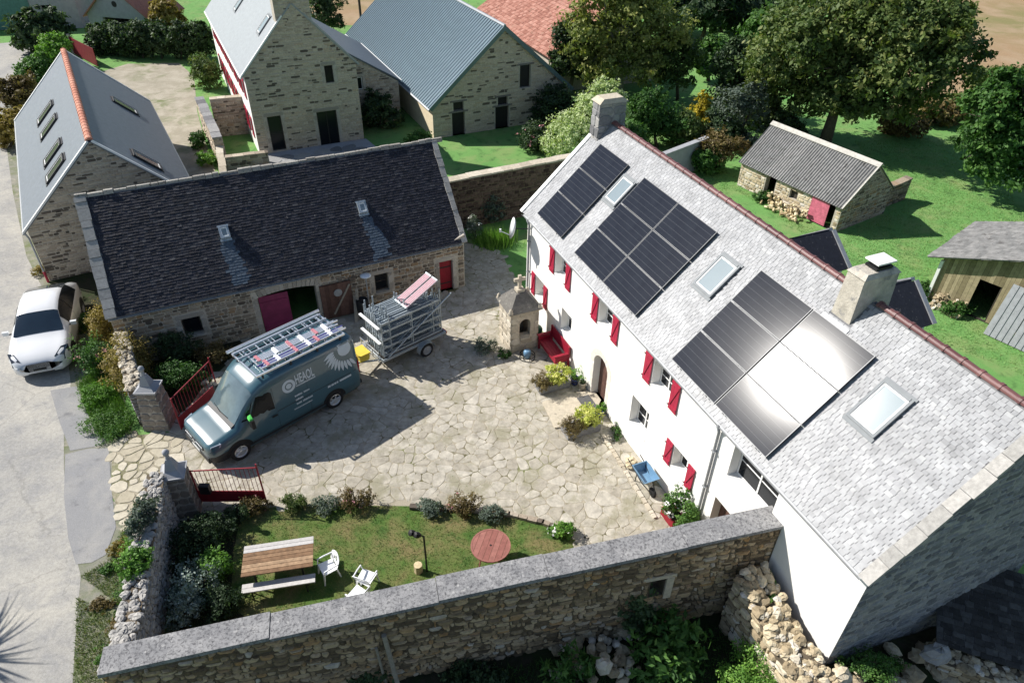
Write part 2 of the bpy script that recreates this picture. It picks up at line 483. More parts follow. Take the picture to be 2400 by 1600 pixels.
M['steel_dark'] = M_plain('dark_steel', (.03, .03, .033), .5, metal=.3, var=.2)
M['fibro'] = M_tint('fibre_cement', [(0, (.19, .19, .185)), (1, (.27, .265, .255))], .85, 4, .4, .4, .25, ((.085, .08, .075), 3.0, .58))
M['fibro_pale'] = M_plain('pale_ridge_cap', (.47, .45, .40), .85, var=.2)
M['tile_salmon'] = M_tint('salmon_ridge_tile', [(0, (.50, .20, .13)), (1, (.62, .29, .20))], .75, 10, .2, .2)
M['tile_plum'] = M_tint('plum_ridge_tile', [(0, (.115, .045, .045)), (1, (.18, .080, .075))], .42, 10, .2, .2, .5)
M['tile_red'] = M_tint('clay_tile', [(0, (.27, .115, .085)), (.5, (.38, .18, .135)), (1, (.47, .25, .195))], .85, 6, .35, .4, .2, ((.26, .20, .14), 2.2, .60))
M['glass_dark'] = M_plain('window_glass', (.010, .012, .015), .16, spec=.2, var=.2, scale=1)
M['glass_sky'] = M_plain('roof_window_glass', (.22, .27, .295), .12, spec=.4, var=.05, scale=1, coat=.2)  # pale blue base paints the reflected sky into the glass
M['black'] = M_plain('matt_black', (.012, .012, .013), .6, var=.2)
M['rubber'] = M_plain('tyre_rubber', (.014, .014, .015), .8, var=.2)
M['wood_brown'] = M_plain('brown_door_wood', (.075, .034, .024), .65, var=.35, scale=7)
M['wood_dark'] = M_plain('weathered_dark_wood', (.05, .042, .034), .85, var=.4, scale=6)
M['wood_door'] = M_tint('oak_door_plank', [(0, (.085, .045, .035)), (1, (.17, .095, .075))], .6, 8, .4, .3)
M['wood_grey'] = M_tint('silvered_plank', [(0, (.42, .40, .38)), (1, (.56, .54, .52))], .8, 12, .25, .4, .2, None, 60, .006)
M['wood_table'] = M_tint('weathered_table_plank', [(0, (.20, .115, .062)), (.5, (.32, .20, .115)), (1, (.42, .29, .18))], .75, 9, .5, .4, .25, None, 60, .006)
M['wood_olive'] = M_tint('olive_board', [(0, (.20, .165, .095)), (.5, (.30, .25, .15)), (1, (.40, .335, .21))], .9, 7, .35, .4)
M['wood_post'] = M_plain('grey_post', (.30, .27, .22), .85, var=.25, scale=8)
M['log'] = M_tint('split_log', [(0, (.34, .25, .13)), (.4, (.58, .47, .28)), (1, (.72, .62, .42))], .85, 16, .3, .4)
M['plastic_white'] = M_plain('white_plastic', (.82, .83, .84), .35, spec=.5, var=.03)
M['plastic_yellow'] = M_plain('yellow_plastic', (.72, .55, .07), .5, var=.1)
M['plastic_green'] = M_plain('green_plastic', (.012, .075, .04), .45, var=.1)
M['blue_enamel'] = M_plain('blue_tray_paint', (.13, .25, .38), .4, var=.15, spec=.5)
M['cobalt'] = M_plain('cobalt_glaze', (.012, .025, .16), .2, spec=.6, var=.15, coat=.5)
M['terracotta'] = M_plain('terracotta', (.42, .22, .10), .85, var=.25)
M['van_paint'] = M_plain('teal_grey_van_paint', (.042, .105, .135), .30, metal=.0, spec=.5, var=.03, scale=1, coat=1.0)
M['van_dark'] = M_plain('van_black_trim', (.022, .024, .027), .55, var=.1)
M['car_paint'] = M_plain('white_car_paint', (.70, .71, .72), .22, spec=.5, var=.01, coat=1.0)
M['windscreen'] = M_plain('windscreen_glass', (.095, .135, .15), .07, spec=.6, var=.25, scale=2.2, coat=.8)
M['car_glass'] = M_plain('car_glass', (.010, .020, .032), .05, spec=.7, var=.2, scale=2, coat=.6)
M['decal'] = M_plain('white_vinyl', (.56, .62, .66), .5, var=.02)
M['lamp_red'] = M_plain('red_lens', (.35, .012, .015), .25, var=.1)
M['lamp_clear'] = M_plain('headlamp_lens', (.30, .36, .42), .1, spec=.7, var=.3, coat=.8)
M['plate'] = M_plain('number_plate', (.62, .62, .60), .5, var=.05)
M['mirror_green'] = M_plain('mirror_patch_green', (.10, .62, .10), .7, var=.1)
M['mat_grey'] = M_plain('doormat', (.10, .10, .10), .95, var=.2)
M['scaf_red'] = M_plain('scaffold_red_print', (.46, .17, .20), .6, var=.3, scale=14)
M['strap_blue'] = M_plain('purple_strap', (.055, .055, .20), .6, var=.2)
M['lintel'] = M_plain('grey_timber_lintel', (.17, .155, .145), .9, var=.3, scale=8)
M['green_door'] = M_plain('faded_green_doors', (.085, .20, .17), .7, var=.25)
M['bark'] = M_plain('bark', (.085, .070, .052), .95, var=.35, scale=9, bump=.8)
M['bark_pale'] = M_plain('pale_bark', (.26, .25, .21), .9, var=.35, scale=9, bump=.6)

# solar module: black glass with cell lines and faint light busbars
def M_panel():
    m, nt, b = _mat('solar_glass')
    tc = nt.nodes.new('ShaderNodeTexCoord').outputs['Object']
    sp = nt.nodes.new('ShaderNodeSeparateXYZ'); nt.links.new(tc, sp.inputs[0])
    def lines(out, freq, width):
        a = nt.nodes.new('ShaderNodeMath'); a.operation = 'MULTIPLY'; a.inputs[1].default_value = freq; nt.links.new(out, a.inputs[0])
        f = nt.nodes.new('ShaderNodeMath'); f.operation = 'FRACT'; nt.links.new(a.outputs[0], f.inputs[0])
        c = nt.nodes.new('ShaderNodeMath'); c.operation = 'LESS_THAN'; c.inputs[1].default_value = width; nt.links.new(f.outputs[0], c.inputs[0])
        return c.outputs[0]
    l1 = lines(sp.outputs[1], 1 / .188, .045)
    n = _noise(nt, tc, 2.0, 3)
    base = _ramp(nt, n, [(.3, (.014, .017, .026)), (.7, (.020, .024, .034))])
    c = _mix(nt, base, (.075, .08, .09), l1)
    nt.links.new(c, b.inputs['Base Color'])
    b.inputs['Roughness'].default_value = .125
    b.inputs['Specular IOR Level'].default_value = .13
    b.inputs['Coat Weight'].default_value = .0
    return m
M['panel'] = M_panel()

def M_coping():
    """grey cement coping freckled with black lichen and pale worn patches"""
    m, nt, b = _mat('lichen_freckled_coping')
    p = _pos(nt)
    vo = nt.nodes.new('ShaderNodeTexVoronoi'); vo.inputs['Scale'].default_value = 13; nt.links.new(_mix(nt, p, _noise(nt, p, 20, 3), .06), vo.inputs['Vector'])
    n = _noise(nt, p, 2.2, 5)
    base = _ramp(nt, n, [(.3, (.20, .20, .205)), (.7, (.33, .325, .32))])
    sp = _noise(nt, p, 15, 6, .75, .5)
    c = _mix(nt, base, (.06, .06, .065), _ramp(nt, sp, [(.47, 0.0), (.62, .85)]))
    c = _mix(nt, c, (.46, .45, .43), _ramp(nt, _noise(nt, p, 7, 5, .7), [(.60, 0.0), (.70, .8)]))
    nt.links.new(c, b.inputs['Base Color']); b.inputs['Roughness'].default_value = .95; b.inputs['Specular IOR Level'].default_value = .2
    _bump(nt, b, sp, .6, .015)
    return m
M['coping'] = M_coping()

def M_lane():
    """worn pale tarmac with fine grit and darker damp patches"""
    m, nt, b = _mat('worn_lane_tarmac')
    p = _pos(nt)
    n1 = _noise(nt, p, .33, 5, .6, .5); n2 = _noise(nt, p, 1.6, 6, .7, .6); n3 = _noise(nt, p, 60, 3, .8)
    c = _ramp(nt, n1, [(.30, (.28, .275, .265)), (.50, (.385, .37, .335)), (.72, (.46, .435, .38))])
    c = _mix(nt, c, (.25, .25, .255), _ramp(nt, n2, [(.46, 0.0), (.72, .7)]))
    n4 = _noise(nt, p, 9, 5, .8); c = _mix(nt, c, _ramp(nt, n4, [(.3, .80), (.7, 1.16)]), 1.0, 'MULTIPLY')
    vo = nt.nodes.new('ShaderNodeTexVoronoi'); vo.feature = 'DISTANCE_TO_EDGE'; vo.inputs['Scale'].default_value = .45
    wv = _mix(nt, p, _noise(nt, p, 1.2, 4), .45); nt.links.new(wv, vo.inputs['Vector'])
    c = _mix(nt, c, (.17, .165, .155), _ramp(nt, vo.outputs[0], [(.0, .40), (.006, 0.0)]))
    c = _mix(nt, c, _ramp(nt, n3, [(.2, .62), (.8, 1.32)]), 1.0, 'MULTIPLY')
    nt.links.new(c, b.inputs['Base Color']); b.inputs['Roughness'].default_value = .92; b.inputs['Specular IOR Level'].default_value = .25
    _bump(nt, b, n3, .35, .006)
    return m
M['lane'] = M_lane()
M['tarmac_patch'] = M_ground('grey_tarmac_patch', [(.26, .26, .262), ((.17, .17, .175), 1.6, .62, .06), ((.34, .33, .31), .7, .58, .12)], .9, .3, 60, .006)
M['gravel_verge'] = M_ground('gravel_verge', [(.24, .235, .20), ((.13, .16, .06), 1.1, .55, .14), ((.33, .30, .25), 2.6, .60, .08)], .95, .6, 45, .02)
M['lawn'] = M_ground('lawn', [(.115, .275, .070), ((.165, .325, .095), .22, .50, .18), ((.25, .30, .12), .5, .62, .14), ((.065, .145, .042), 1.6, .63, .10)], .95, .7, 40, .03)
M['front_lawn'] = M_ground('dry_front_lawn', [(.085, .150, .032), ((.20, .17, .075), .9, .52, .12), ((.050, .115, .025), 2.0, .60, .10)], .95, .7, 45, .03)
M['field'] = M_ground('stubble_field', [(.33, .225, .13), ((.22, .20, .085), .06, .52, .10), ((.38, .28, .18), .3, .58, .12)], .95, .6, 8, .08)
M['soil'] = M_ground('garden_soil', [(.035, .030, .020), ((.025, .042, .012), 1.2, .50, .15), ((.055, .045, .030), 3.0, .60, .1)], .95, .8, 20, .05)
M['yard_gravel'] = M_ground('gravel_yard', [(.31, .28, .215), ((.12, .16, .05), .35, .60, .10), ((.40, .36, .29), .9, .52, .10)], .95, .5, 30, .02)
M['joint'] = M_ground('mossy_joint_soil', [(.36, .32, .245), ((.12, .11, .055), 1.3, .55, .08), ((.15, .17, .06), .5, .62, .06)], .95, .7, 40, .02)
M['flag'] = M_tint('flagstone', [(0, (.39, .355, .29)), (.4, (.43, .395, .325)), (.75, (.46, .425, .355)), (1, (.50, .465, .395))], .9, 3.2, .45, .8, .2, ((.29, .27, .195), .9, .52), 18, .02)
M['flag_edge'] = M_tint('pale_entrance_stone', [(0, (.42, .375, .28)), (.5, (.50, .455, .355)), (1, (.57, .52, .42))], .9, 6, .25, .5, .2, None, 30, .012)

g = lambda *s: [(i / (len(s) - 1), c) for i, c in enumerate(s)]
M['lf_oak'] = M_leaf('oak_leaves', g((.030, .052, .016), (.060, .095, .026), (.10, .135, .036), (.165, .17, .055)))
M['lf_birch'] = M_leaf('birch_leaves', g((.075, .10, .025), (.14, .17, .045), (.20, .215, .06), (.28, .26, .09)))
M['lf_dark'] = M_leaf('dark_leaves', g((.012, .026, .014), (.026, .048, .021), (.044, .075, .030), (.075, .11, .046)))
M['lf_green'] = M_leaf('green_leaves', g((.018, .050, .012), (.040, .100, .020), (.070, .145, .030), (.115, .195, .045)))
M['lf_bright'] = M_leaf('bright_leaves', g((.045, .105, .020), (.085, .185, .030), (.13, .25, .04), (.19, .31, .06)))
M['lf_varieg'] = M_leaf('variegated_leaves', g((.19, .245, .10), (.28, .34, .16), (.36, .42, .22), (.46, .49, .31)))
M['lf_yellow'] = M_leaf('golden_leaves', g((.14, .115, .010), (.26, .205, .014), (.40, .31, .025), (.50, .42, .06)))
M['lf_lime'] = M_leaf('lime_hydrangea', g((.14, .17, .025), (.26, .30, .05), (.40, .42, .10), (.55, .52, .20)))
M['lf_grey'] = M_leaf('grey_green_leaves', g((.038, .055, .040), (.075, .100, .078), (.125, .155, .125), (.19, .21, .175)))
M['lf_brown'] = M_leaf('dry_bronze_leaves', g((.040, .030, .014), (.085, .062, .025), (.14, .105, .040), (.19, .16, .07)))
M['lf_ochre'] = M_leaf('ochre_creeper', g((.075, .055, .016), (.15, .115, .030), (.23, .175, .05), (.30, .24, .085)))
M['lf_silver'] = M_leaf('silver_leaves', g((.05, .075, .065), (.12, .16, .14), (.30, .36, .33), (.52, .58, .54)))
M['lawn_blade'] = M_leaf('mown_blades', g((.075, .165, .042), (.11, .215, .057), (.145, .25, .07), (.20, .255, .09)), .6, .2)
M['grass'] = M_leaf('grass_blades', g((.030, .070, .014), (.060, .120, .022), (.11, .155, .035), (.185, .165, .065)), .6, .2)
M['petal_white'] = M_plain('white_petals', (.75, .74, .70), .7, var=.1)
M['petal_red'] = M_plain('red_petals', (.50, .06, .05), .7, var=.2)
M['petal_pink'] = M_plain('pink_petals', (.55, .25, .27), .7, var=.2)

# ------------------------------------------------------------------ foliage
def fast_quads(name, V, T, mats, parent=None, kind=None, tri=False):
    """V: (n,4,3) quads in world coordinates (or (n,3,3) triangles)"""
    k = 3 if tri else 4
    n = len(V); off = wloc(parent)
    me = bpy.data.meshes.new(name)
    me.vertices.add(n * k); me.loops.add(n * k); me.polygons.add(n)
    me.vertices.foreach_set('co', (V.reshape(-1, 3) - off).astype(np.float32).ravel())
    me.loops.foreach_set('vertex_index', np.arange(n * k, dtype=np.int32))
    me.polygons.foreach_set('loop_start', np.arange(0, n * k, k, dtype=np.int32))
    for m in (mats if isinstance(mats, (list, tuple)) else [mats]): me.materials.append(m)
    a = me.attributes.new('tint', 'FLOAT', 'FACE'); a.data.foreach_set('value', T.astype(np.float32))
    me.update(calc_edges=True)
    o = link(name, me, parent)
    if kind: o['kind'] = kind
    return o
def leaf_cloud(blobs, n_clump, per, leaf, rs, spread=None, shell=.55, up=.35, slim=.55, light=(0., 1.), lump=.30):
    """blobs: (x,y,z,rx,ry,rz). Clumps of small leaf faces spread through the crown, thicker near its uneven surface"""
    B = np.array(blobs, float)
    wgt = (B[:, 3] * B[:, 4] * B[:, 5]) ** (2 / 3); wgt /= wgt.sum()
    ib = rs.choice(len(B), n_clump, p=wgt)
    d = rs.normal(size=(n_clump, 3)); d[:, 2] += .25; d /= np.linalg.norm(d, axis=1)[:, None]
    ph = rs.uniform(0, 6.28, (4, 3)); fr = rs.uniform(2.0, 5.0, (4, 3))
    wob = sum(np.sin(d[:, 0] * fr[i, 0] + ph[i, 0] + ib) * np.sin(d[:, 1] * fr[i, 1] + ph[i, 1]) * np.cos(d[:, 2] * fr[i, 2] + ph[i, 2]) for i in range(4))
    k = (shell + (1 - shell) * rs.uniform(0, 1, n_clump) ** .5) * (1 + lump * wob)
    C = B[ib, :3] + d * B[ib, 3:] * k[:, None]
    sp = (B[ib, 3:].mean(1) * .16 if spread is None else np.full(n_clump, spread))
    per = int(per * 2.1); leaf = leaf * .66
    N = n_clump * per
    c = np.repeat(C, per, 0) + rs.normal(size=(N, 3)) * np.repeat(sp, per)[:, None] * np.array([1, 1, .7])
    nd = np.repeat(d, per, 0) * .7 + rs.normal(size=(N, 3)) * .6 + np.array([0, 0, up])
    nd /= np.linalg.norm(nd, axis=1)[:, None]
    a = np.cross(nd, rs.normal(size=(N, 3))); a /= np.linalg.norm(a, axis=1)[:, None]
    b = np.cross(nd, a)
    s = leaf * rs.uniform(.45, 1.0, N) ** 1.0 * np.where(rs.uniform(size=N) < .15, 1.7, 1.15)
    A = a * s[:, None]; Bv = b * (s * slim)[:, None]
    V = np.stack([c - A, c - Bv * 1.0 + A * .1, c + A, c + Bv + A * .1], 1)
    keep = V[:, :, 2].min(1) > .01
    clump_t = np.repeat(rs.uniform(light[0], light[1], n_clump), per)
    T = np.clip(clump_t * .6 + rs.uniform(light[0], light[1], N) * .4, 0, 1)
    return V[keep], T[keep]
def limbs(mb, base, blobs, r0, rs, n=7, fork=.45, sub=2):
    base = np.asarray(base, float)
    cz = min(b[2] for b in blobs); top = max(blobs, key=lambda b: b[2] + b[5])
    f = base + (np.array(top[:3]) - base) * fork
    mb.tube([base - V3(0, 0, .05), base + (f - base) * .5 + V3(rs.uniform(-.1, .1), rs.uniform(-.1, .1), 0), f], [r0 * 1.25, r0 * .9, r0 * .75], n)
    for b in blobs:
        e = np.array(b[:3]) + V3(0, 0, b[5] * .25)
        m_ = f + (e - f) * .5 + V3(rs.uniform(-.2, .2), rs.uniform(-.2, .2), .15)
        mb.tube([f, m_, e], [r0 * .62, r0 * .4, r0 * .15], 5)
        for _ in range(sub):
            q = np.array(b[:3]) + rs.normal(size=3) * np.array(b[3:]) * .5
            mb.tube([m_, (m_ + q) / 2 + V3(0, 0, .1), q], [r0 * .28, r0 * .18, r0 * .06], 4)
def tree(name, label, base, blobs, leafmat, n_clump, per, leaf, r0=.2, seed=1, group=None, cat='tree', bark='bark', **kw):
    rs = np.random.RandomState(seed)
    root = thing(name, label, cat, base, group)
    mb = MB(); limbs(mb, base, blobs[::6] if len(blobs) > 8 else blobs, r0, rs); mb.build('trunk', M[bark], root, True)
    V, T = leaf_cloud(blobs, n_clump, per, leaf, rs, **kw)
    fast_quads('crown', V, T, M[leafmat], root)
    return root
def shrub(name, label, base, r, h, leafmat, n_clump=60, per=10, leaf=.06, seed=1, group=None, cat='shrub', flowers=None, stems=4, **kw):
    rs = np.random.RandomState(seed); base = np.asarray(base, float)
    rx, ry = (r, r) if not hasattr(r, '__len__') else r
    root = thing(name, label, cat, base, group)
    mb = MB()
    for i in range(stems):
        q = rs.uniform(0, 6.28)
        mb.tube([base - V3(0, 0, .03), base + V3(math.cos(q) * rx * .25, math.sin(q) * ry * .25, h * .35), base + V3(math.cos(q) * rx * .55, math.sin(q) * ry * .55, h * .75)], [.03, .022, .008], 4)
    mb.build('stem', M['bark'], root)
    k = max(2, int(2 + max(rx, ry) / .45))
    bl = [(base[0], base[1], base[2] + h * .5, rx * .75, ry * .75, h * .5)]
    for i in range(k):
        q = 6.28 * i / k + rs.uniform(0, .8)
        bl.append((base[0] + math.cos(q) * rx * .55, base[1] + math.sin(q) * ry * .55, base[2] + h * rs.uniform(.3, .52), rx * .48, ry * .48, h * rs.uniform(.28, .42)))
    V, T = leaf_cloud(bl, n_clump, per, leaf, rs, **kw)
    keep = V[:, :, 2].min(1) > base[2] + .01
    fast_quads('foliage', V[keep], T[keep], M[leafmat], root)
    if flowers:
        fm, nf, fs = flowers
        V, T = leaf_cloud(bl, nf, 4, fs, rs, spread=fs * .7, shell=.95, up=.8, slim=.9)
        fast_quads('blossom', V, T, M[fm], root)
    return root
def blades(name, label, cat, pts, h, wd, rs, mat='grass', lean=.5, kind='stuff', tl=(0, 1)):
    """tufts of grass blades at pts: one triangle each"""
    n = len(pts); c = np.asarray(pts, float)
    q = rs.uniform(0, 6.28, n); hh = h * rs.uniform(.5, 1.3, n)
    side = np.stack([np.cos(q), np.sin(q), np.zeros(n)], 1) * (wd * rs.uniform(.6, 1.3, n))[:, None]
    tip = c + np.stack([rs.normal(size=n) * lean * hh, rs.normal(size=n) * lean * hh, hh], 1)
    V = np.stack([c - side, c + side, tip], 1)
    T = rs.uniform(tl[0], tl[1], n)
    o = fast_quads(name, V, T, M[mat], None, kind, tri=True)
    return tag(o, label, cat)
def in_poly(x, y, poly):
    ins = np.zeros(np.shape(x), bool); n = len(poly); j = n - 1
    for i in range(n):
        xi, yi = poly[i][:2]; xj, yj = poly[j][:2]
        c = ((yi > y) != (yj > y)) & (x < (xj - xi) * (y - yi) / (yj - yi + 1e-12) + xi)
        ins ^= c; j = i
    return ins
def scatter(poly, n, rs, z=0.0):
    p = np.array([q[:2] for q in poly]); lo, hi = p.min(0), p.max(0); out = np.zeros((0, 2))
    while len(out) < n:
        q = rs.uniform(lo, hi, (n * 2, 2)); out = np.vstack([out, q[in_poly(q[:, 0], q[:, 1], poly)]])
    return np.column_stack([out[:n], np.full(n, z)])
# ================================================================== THE SETTING
def Zat(b, v):
    """height of the point above ground point b that projects to image row v"""
    lo, hi = -5.0, 30.0
    for _ in range(50):
        m_ = (lo + hi) / 2
        if proj((b[0], b[1], m_))[1] > v: lo = m_
        else: hi = m_
    return lo
def sheet(name, poly, z, mat, parent=None, kind='structure', sub=None):
    mb = MB(); mb.add([V3(p[0], p[1], z) for p in poly], [tuple(range(len(poly)))])
    o = mb.build(name, M[mat], parent)
    me = o.data
    if me.polygons[0].normal.z < 0: me.flip_normals()
    if kind: o['kind'] = kind
    return o
PX = lambda l: [P(u, v) for u, v in l]

sheet('ground', [(-420, -40), (420, -40), (420, 560), (-420, 560)], 0.0, 'lawn')
lane_edge = [(120, 92), (92, 116), (52, 178), (12, 255), (15, 340), (30, 450), (62, 600), (102, 680), (150, 760), (166, 900), (150, 1000), (150, 1100), (165, 1250), (190, 1350), (180, 1450), (168, 1640)]
lane_poly = PX(lane_edge) + [V3(-10.5, 5, 0), V3(-26, 5, 0), V3(-60, 40, 0), V3(-70, 70, 0), P(-500, 95), P(-120, 112)]
verge_poly = PX([(98, 110), (52, 178), (12, 255), (15, 340), (30, 450), (62, 600), (102, 680), (150, 760), (166, 900), (150, 1000), (150, 1100), (165, 1250), (190, 1350), (180, 1450), (168, 1640)]) + PX([(250, 1640), (345, 1470), (350, 1240), (262, 1170), (262, 1060), (310, 1010), (280, 880), (225, 720), (128, 655), (66, 540), (42, 300), (80, 180), (120, 130)])
sheet('verge', verge_poly, .004, 'gravel_verge')
sheet('lane', lane_poly, .008, 'lane')
sheet('tarmac_patch', PX([(153, 1065), (205, 1052), (255, 1050), (262, 1150), (272, 1235), (248, 1300), (215, 1318), (178, 1322), (160, 1260), (150, 1160)]), .012, 'tarmac_patch')
sheet('tarmac_patch', PX([(118, 915), (180, 905), (212, 985), (250, 1030), (235, 1044), (165, 1056), (140, 990)]), .012, 'tarmac_patch')

F = Fr(PL(V3(-math.sin(rad(-66.5)), math.cos(rad(-66.5)), 0), 10.47, 1238, 494), -66.5)   # white farmhouse, far corner of its front
FL, FD, FZE, FZR = 17.62, 6.5, 4.53, 7.65
BA = 26.0
B = Fr(P(1085, 672) - 13.6 * V3(math.cos(rad(BA)), math.sin(rad(BA)), 0), BA)               # long dark-roofed barn, left end of its front
BL, BD, BZE, BZR = 13.7, 6.4, 2.36, 5.5

# front garden wall line (outer coping edge)
GW = Fr(P(237, 1585, 2.55), U=(F.pt(15.25) - P(237, 1585, 2.55)) * V3(1, 1, 0) / np.linalg.norm((F.pt(15.25) - P(237, 1585, 2.55))[:2]))
GWL = (F.pt(15.25) - GW.O) @ GW.U
GWZ = [(0, 2.55), (GWL * .5, 2.95), (GWL, 3.32)]

yard_poly = [P(262, 1060), P(300, 1022), P(405, 1012), P(470, 915), B.pt(4.2, .02), B.pt(13.75, .02), B.pt(14.2, -5.6), F.pt(-.3, 1.0) + V3(0, 4.5, 0), F.pt(-.2, .02), F.pt(15.2, .02),
             GW.pt(GWL - .1, -.5), GW.pt(GWL * .78, -.5), P(1335, 1245), P(1270, 1222), P(1190, 1203), P(1080, 1192), P(960, 1186), P(800, 1184), P(640, 1188), P(480, 1206), P(345, 1240), P(300, 1238), P(262, 1160)]
yard = sheet('courtyard', yard_poly, .010, 'joint')
garden_poly = [P(345, 1240), P(480, 1206), P(640, 1188), P(800, 1184), P(960, 1186), P(1080, 1192), P(1190, 1203), P(1270, 1222), P(1335, 1245), GW.pt(GWL * .78, -.5), GW.pt(1.2, -.4), P(365, 1440)]
sheet('front_lawn', garden_poly, .012, 'front_lawn')
bed_poly = [P(400, 1222), P(480, 1206), P(600, 1190), P(560, 1230), P(548, 1290), P(540, 1420), GW.pt(4.2, -.45), GW.pt(1.4, -.45), P(385, 1420)]
sheet('flower_bed', bed_poly, .016, 'soil')
sheet('lower_garden', [GW.pt(.2, -.2), GW.pt(GWL, -.2), F.pt(17.5, .02), F.pt(17.7, -7), V3(24, 4, 0), V3(20, -12, 0), V3(-10, -12, 0), V3(-8.6, 4, 0)], .008, 'soil')
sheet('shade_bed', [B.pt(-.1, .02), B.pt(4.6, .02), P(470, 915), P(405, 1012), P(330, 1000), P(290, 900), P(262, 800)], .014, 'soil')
sheet('gravel_yard', PX([(240, 168), (300, 150), (420, 148), (455, 180), (462, 260), (480, 330), (505, 400), (440, 430), (345, 250)]), .006, 'yard_gravel')
sheet('field', [P(2080, 262), P(2230, 232), P(2500, 262), V3(150, 120, 0), V3(260, 330, 0), V3(60, 400, 0), P(2150, 30)], .006, 'field')
sheet('field', [P(770, 60), P(900, 60), P(1000, 20), V3(60, 330, 0), V3(-90, 330, 0), P(700, 18)], .006, 'field')
hills = MB()
for x0, x1, y, h, s_ in ((-400, 400, 470, 14, 2),):
    N_ = 40
    vs = []
    for i in range(N_ + 1):
        x = x0 + (x1 - x0) * i / N_
        hh = h * (.6 + .4 * math.sin(i * .5) * math.sin(i * .17 + 1))
        vs += [V3(x, y, -1), V3(x, y + 60, hh), V3(x, y + 160, -1)]
    fs = []
    for i in range(N_):
        for k in range(2): fs.append((3 * i + k, 3 * i + 3 + k, 3 * i + 4 + k, 3 * i + 1 + k))
    hills.add(vs, fs)
ho = hills.build('hills', M['lawn']); ho['kind'] = 'structure'

# ---- flagstones: irregular Voronoi slabs with recessed joints
def voronoi(poly, spacing, seed, jitter=.42, aspect=1.0, ang=0.0, drop=.16):
    r = np.random.RandomState(seed); p = np.array([q[:2] for q in poly])
    ca, sa = math.cos(rad(ang)), math.sin(rad(ang)); R2 = np.array([[ca, sa], [-sa, ca]])
    q = p @ R2.T; lo, hi = q.min(0) - 1, q.max(0) + 1
    nx, ny = int((hi[0] - lo[0]) / (spacing * aspect)), int((hi[1] - lo[1]) / spacing)
    G = np.zeros((nx, ny, 2))
    for i in range(nx):
        for j in range(ny):
            G[i, j] = [lo[0] + (i + .5 + (j % 2) * .5) * spacing * aspect + r.uniform(-jitter, jitter) * spacing * aspect, lo[1] + (j + .5) * spacing + r.uniform(-jitter, jitter) * spacing]
    # some neighbours merge into larger slabs: drop seeds at random
    alive = r.uniform(size=(nx, ny)) > drop
    cells = []
    for i in range(2, nx - 2):
        for j in range(2, ny - 2):
            if not alive[i, j]: continue
            c = G[i, j]
            cw = R2.T @ c
            if not in_poly(np.array(cw[0]), np.array(cw[1]), poly): continue
            cell = [c + np.array(d) * spacing * 1.8 for d in ((-1, -1), (1, -1), (1, 1), (-1, 1))]
            for ii in range(i - 2, i + 3):
                for jj in range(j - 2, j + 3):
                    if (ii, jj) == (i, j) or not alive[ii, jj]: continue
                    o = G[ii, jj]; m_ = (c + o) / 2; nn = o - c
                    out = []
                    for a, b in zip(cell, cell[1:] + cell[:1]):
                        da, db = (a - m_) @ nn, (b - m_) @ nn
                        if da <= 0: out.append(a)
                        if da * db < 0: out.append(a + (b - a) * (da / (da - db)))
                    cell = out
                    if len(cell) < 3: break
                if len(cell) < 3: break
            if len(cell) >= 3: cells.append([R2.T @ a for a in cell])
    return cells
def slab(cell, joint, z0, h, t, r):
    c = np.mean(cell, 0); n = len(cell)
    # drop tiny edges
    pts = [cell[i] for i in range(n) if np.linalg.norm(cell[i] - cell[(i + 1) % n]) > .05]
    if len(pts) < 3: return None
    pts = [q for a, b in zip(pts, pts[1:] + pts[:1]) for q in (a * .8 + b * .2, a * .2 + b * .8)]
    pts = [p + np.array([r.uniform(-.012, .012), r.uniform(-.012, .012)]) for p in pts]
    rr = np.mean([np.linalg.norm(p - c) for p in pts])
    if rr < .07: return None
    k0 = 1 - joint / rr; k1 = k0 - .014 / rr
    out = [c + (p - c) * k0 for p in pts]; top = [c + (p - c) * k1 for p in pts]
    tilt = r.uniform(-.006, .006), r.uniform(-.006, .006)
    v = [V3(p[0], p[1], z0) for p in out] + [V3(p[0], p[1], z0 + h + (p - c) @ np.array(tilt)) for p in top]
    m_ = len(pts)
    return np.array(v), [tuple(range(m_, 2 * m_))] + [(i, (i + 1) % m_, m_ + (i + 1) % m_, m_ + i) for i in range(m_)], t
r_ = random.Random(4)
main, edge = [], []
for cell in voronoi(yard_poly, .29, 3, jitter=.49, aspect=1.35, ang=24, drop=.28):
    c = np.mean(cell, 0); u, v, d = proj((c[0], c[1], 0))
    pale = u < 430 and v > 990
    it = slab(cell, r_.choice([.004, .006, .009, .016]) + (.018 if pale else 0), .010, .004 + r_.uniform(0, .005) + (.010 if pale else 0), r_.random(), r_)
    if it is None: continue
    (edge if pale else main).append(it)
pieces(yard, 'flagstone', main, M['flag'], 230, 'flagstones')
pieces(yard, 'entrance_stone', edge, M['flag_edge'], 70, 'entrance_stones')
# row of small kerb stones along the strip under the house wall
kr = []
k0, k1 = P(1412, 1020), P(1535, 1215); kd = (k1 - k0) / np.linalg.norm(k1 - k0); kn = V3(-kd[1], kd[0], 0); s_ = 0
while s_ < np.linalg.norm(k1 - k0):
    l_ = r_.uniform(.12, .30)
    mbk = MB(); mbk.box(k0 + kd * (s_ + l_ / 2) + V3(0, 0, .035), (l_ * .9, r_.uniform(.09, .14), .07), kd, kn)
    kr.append((np.array(mbk.v), mbk.f, r_.random())); s_ += l_
pieces(yard, 'kerb_stone', kr, M['stone_pale'], 60)
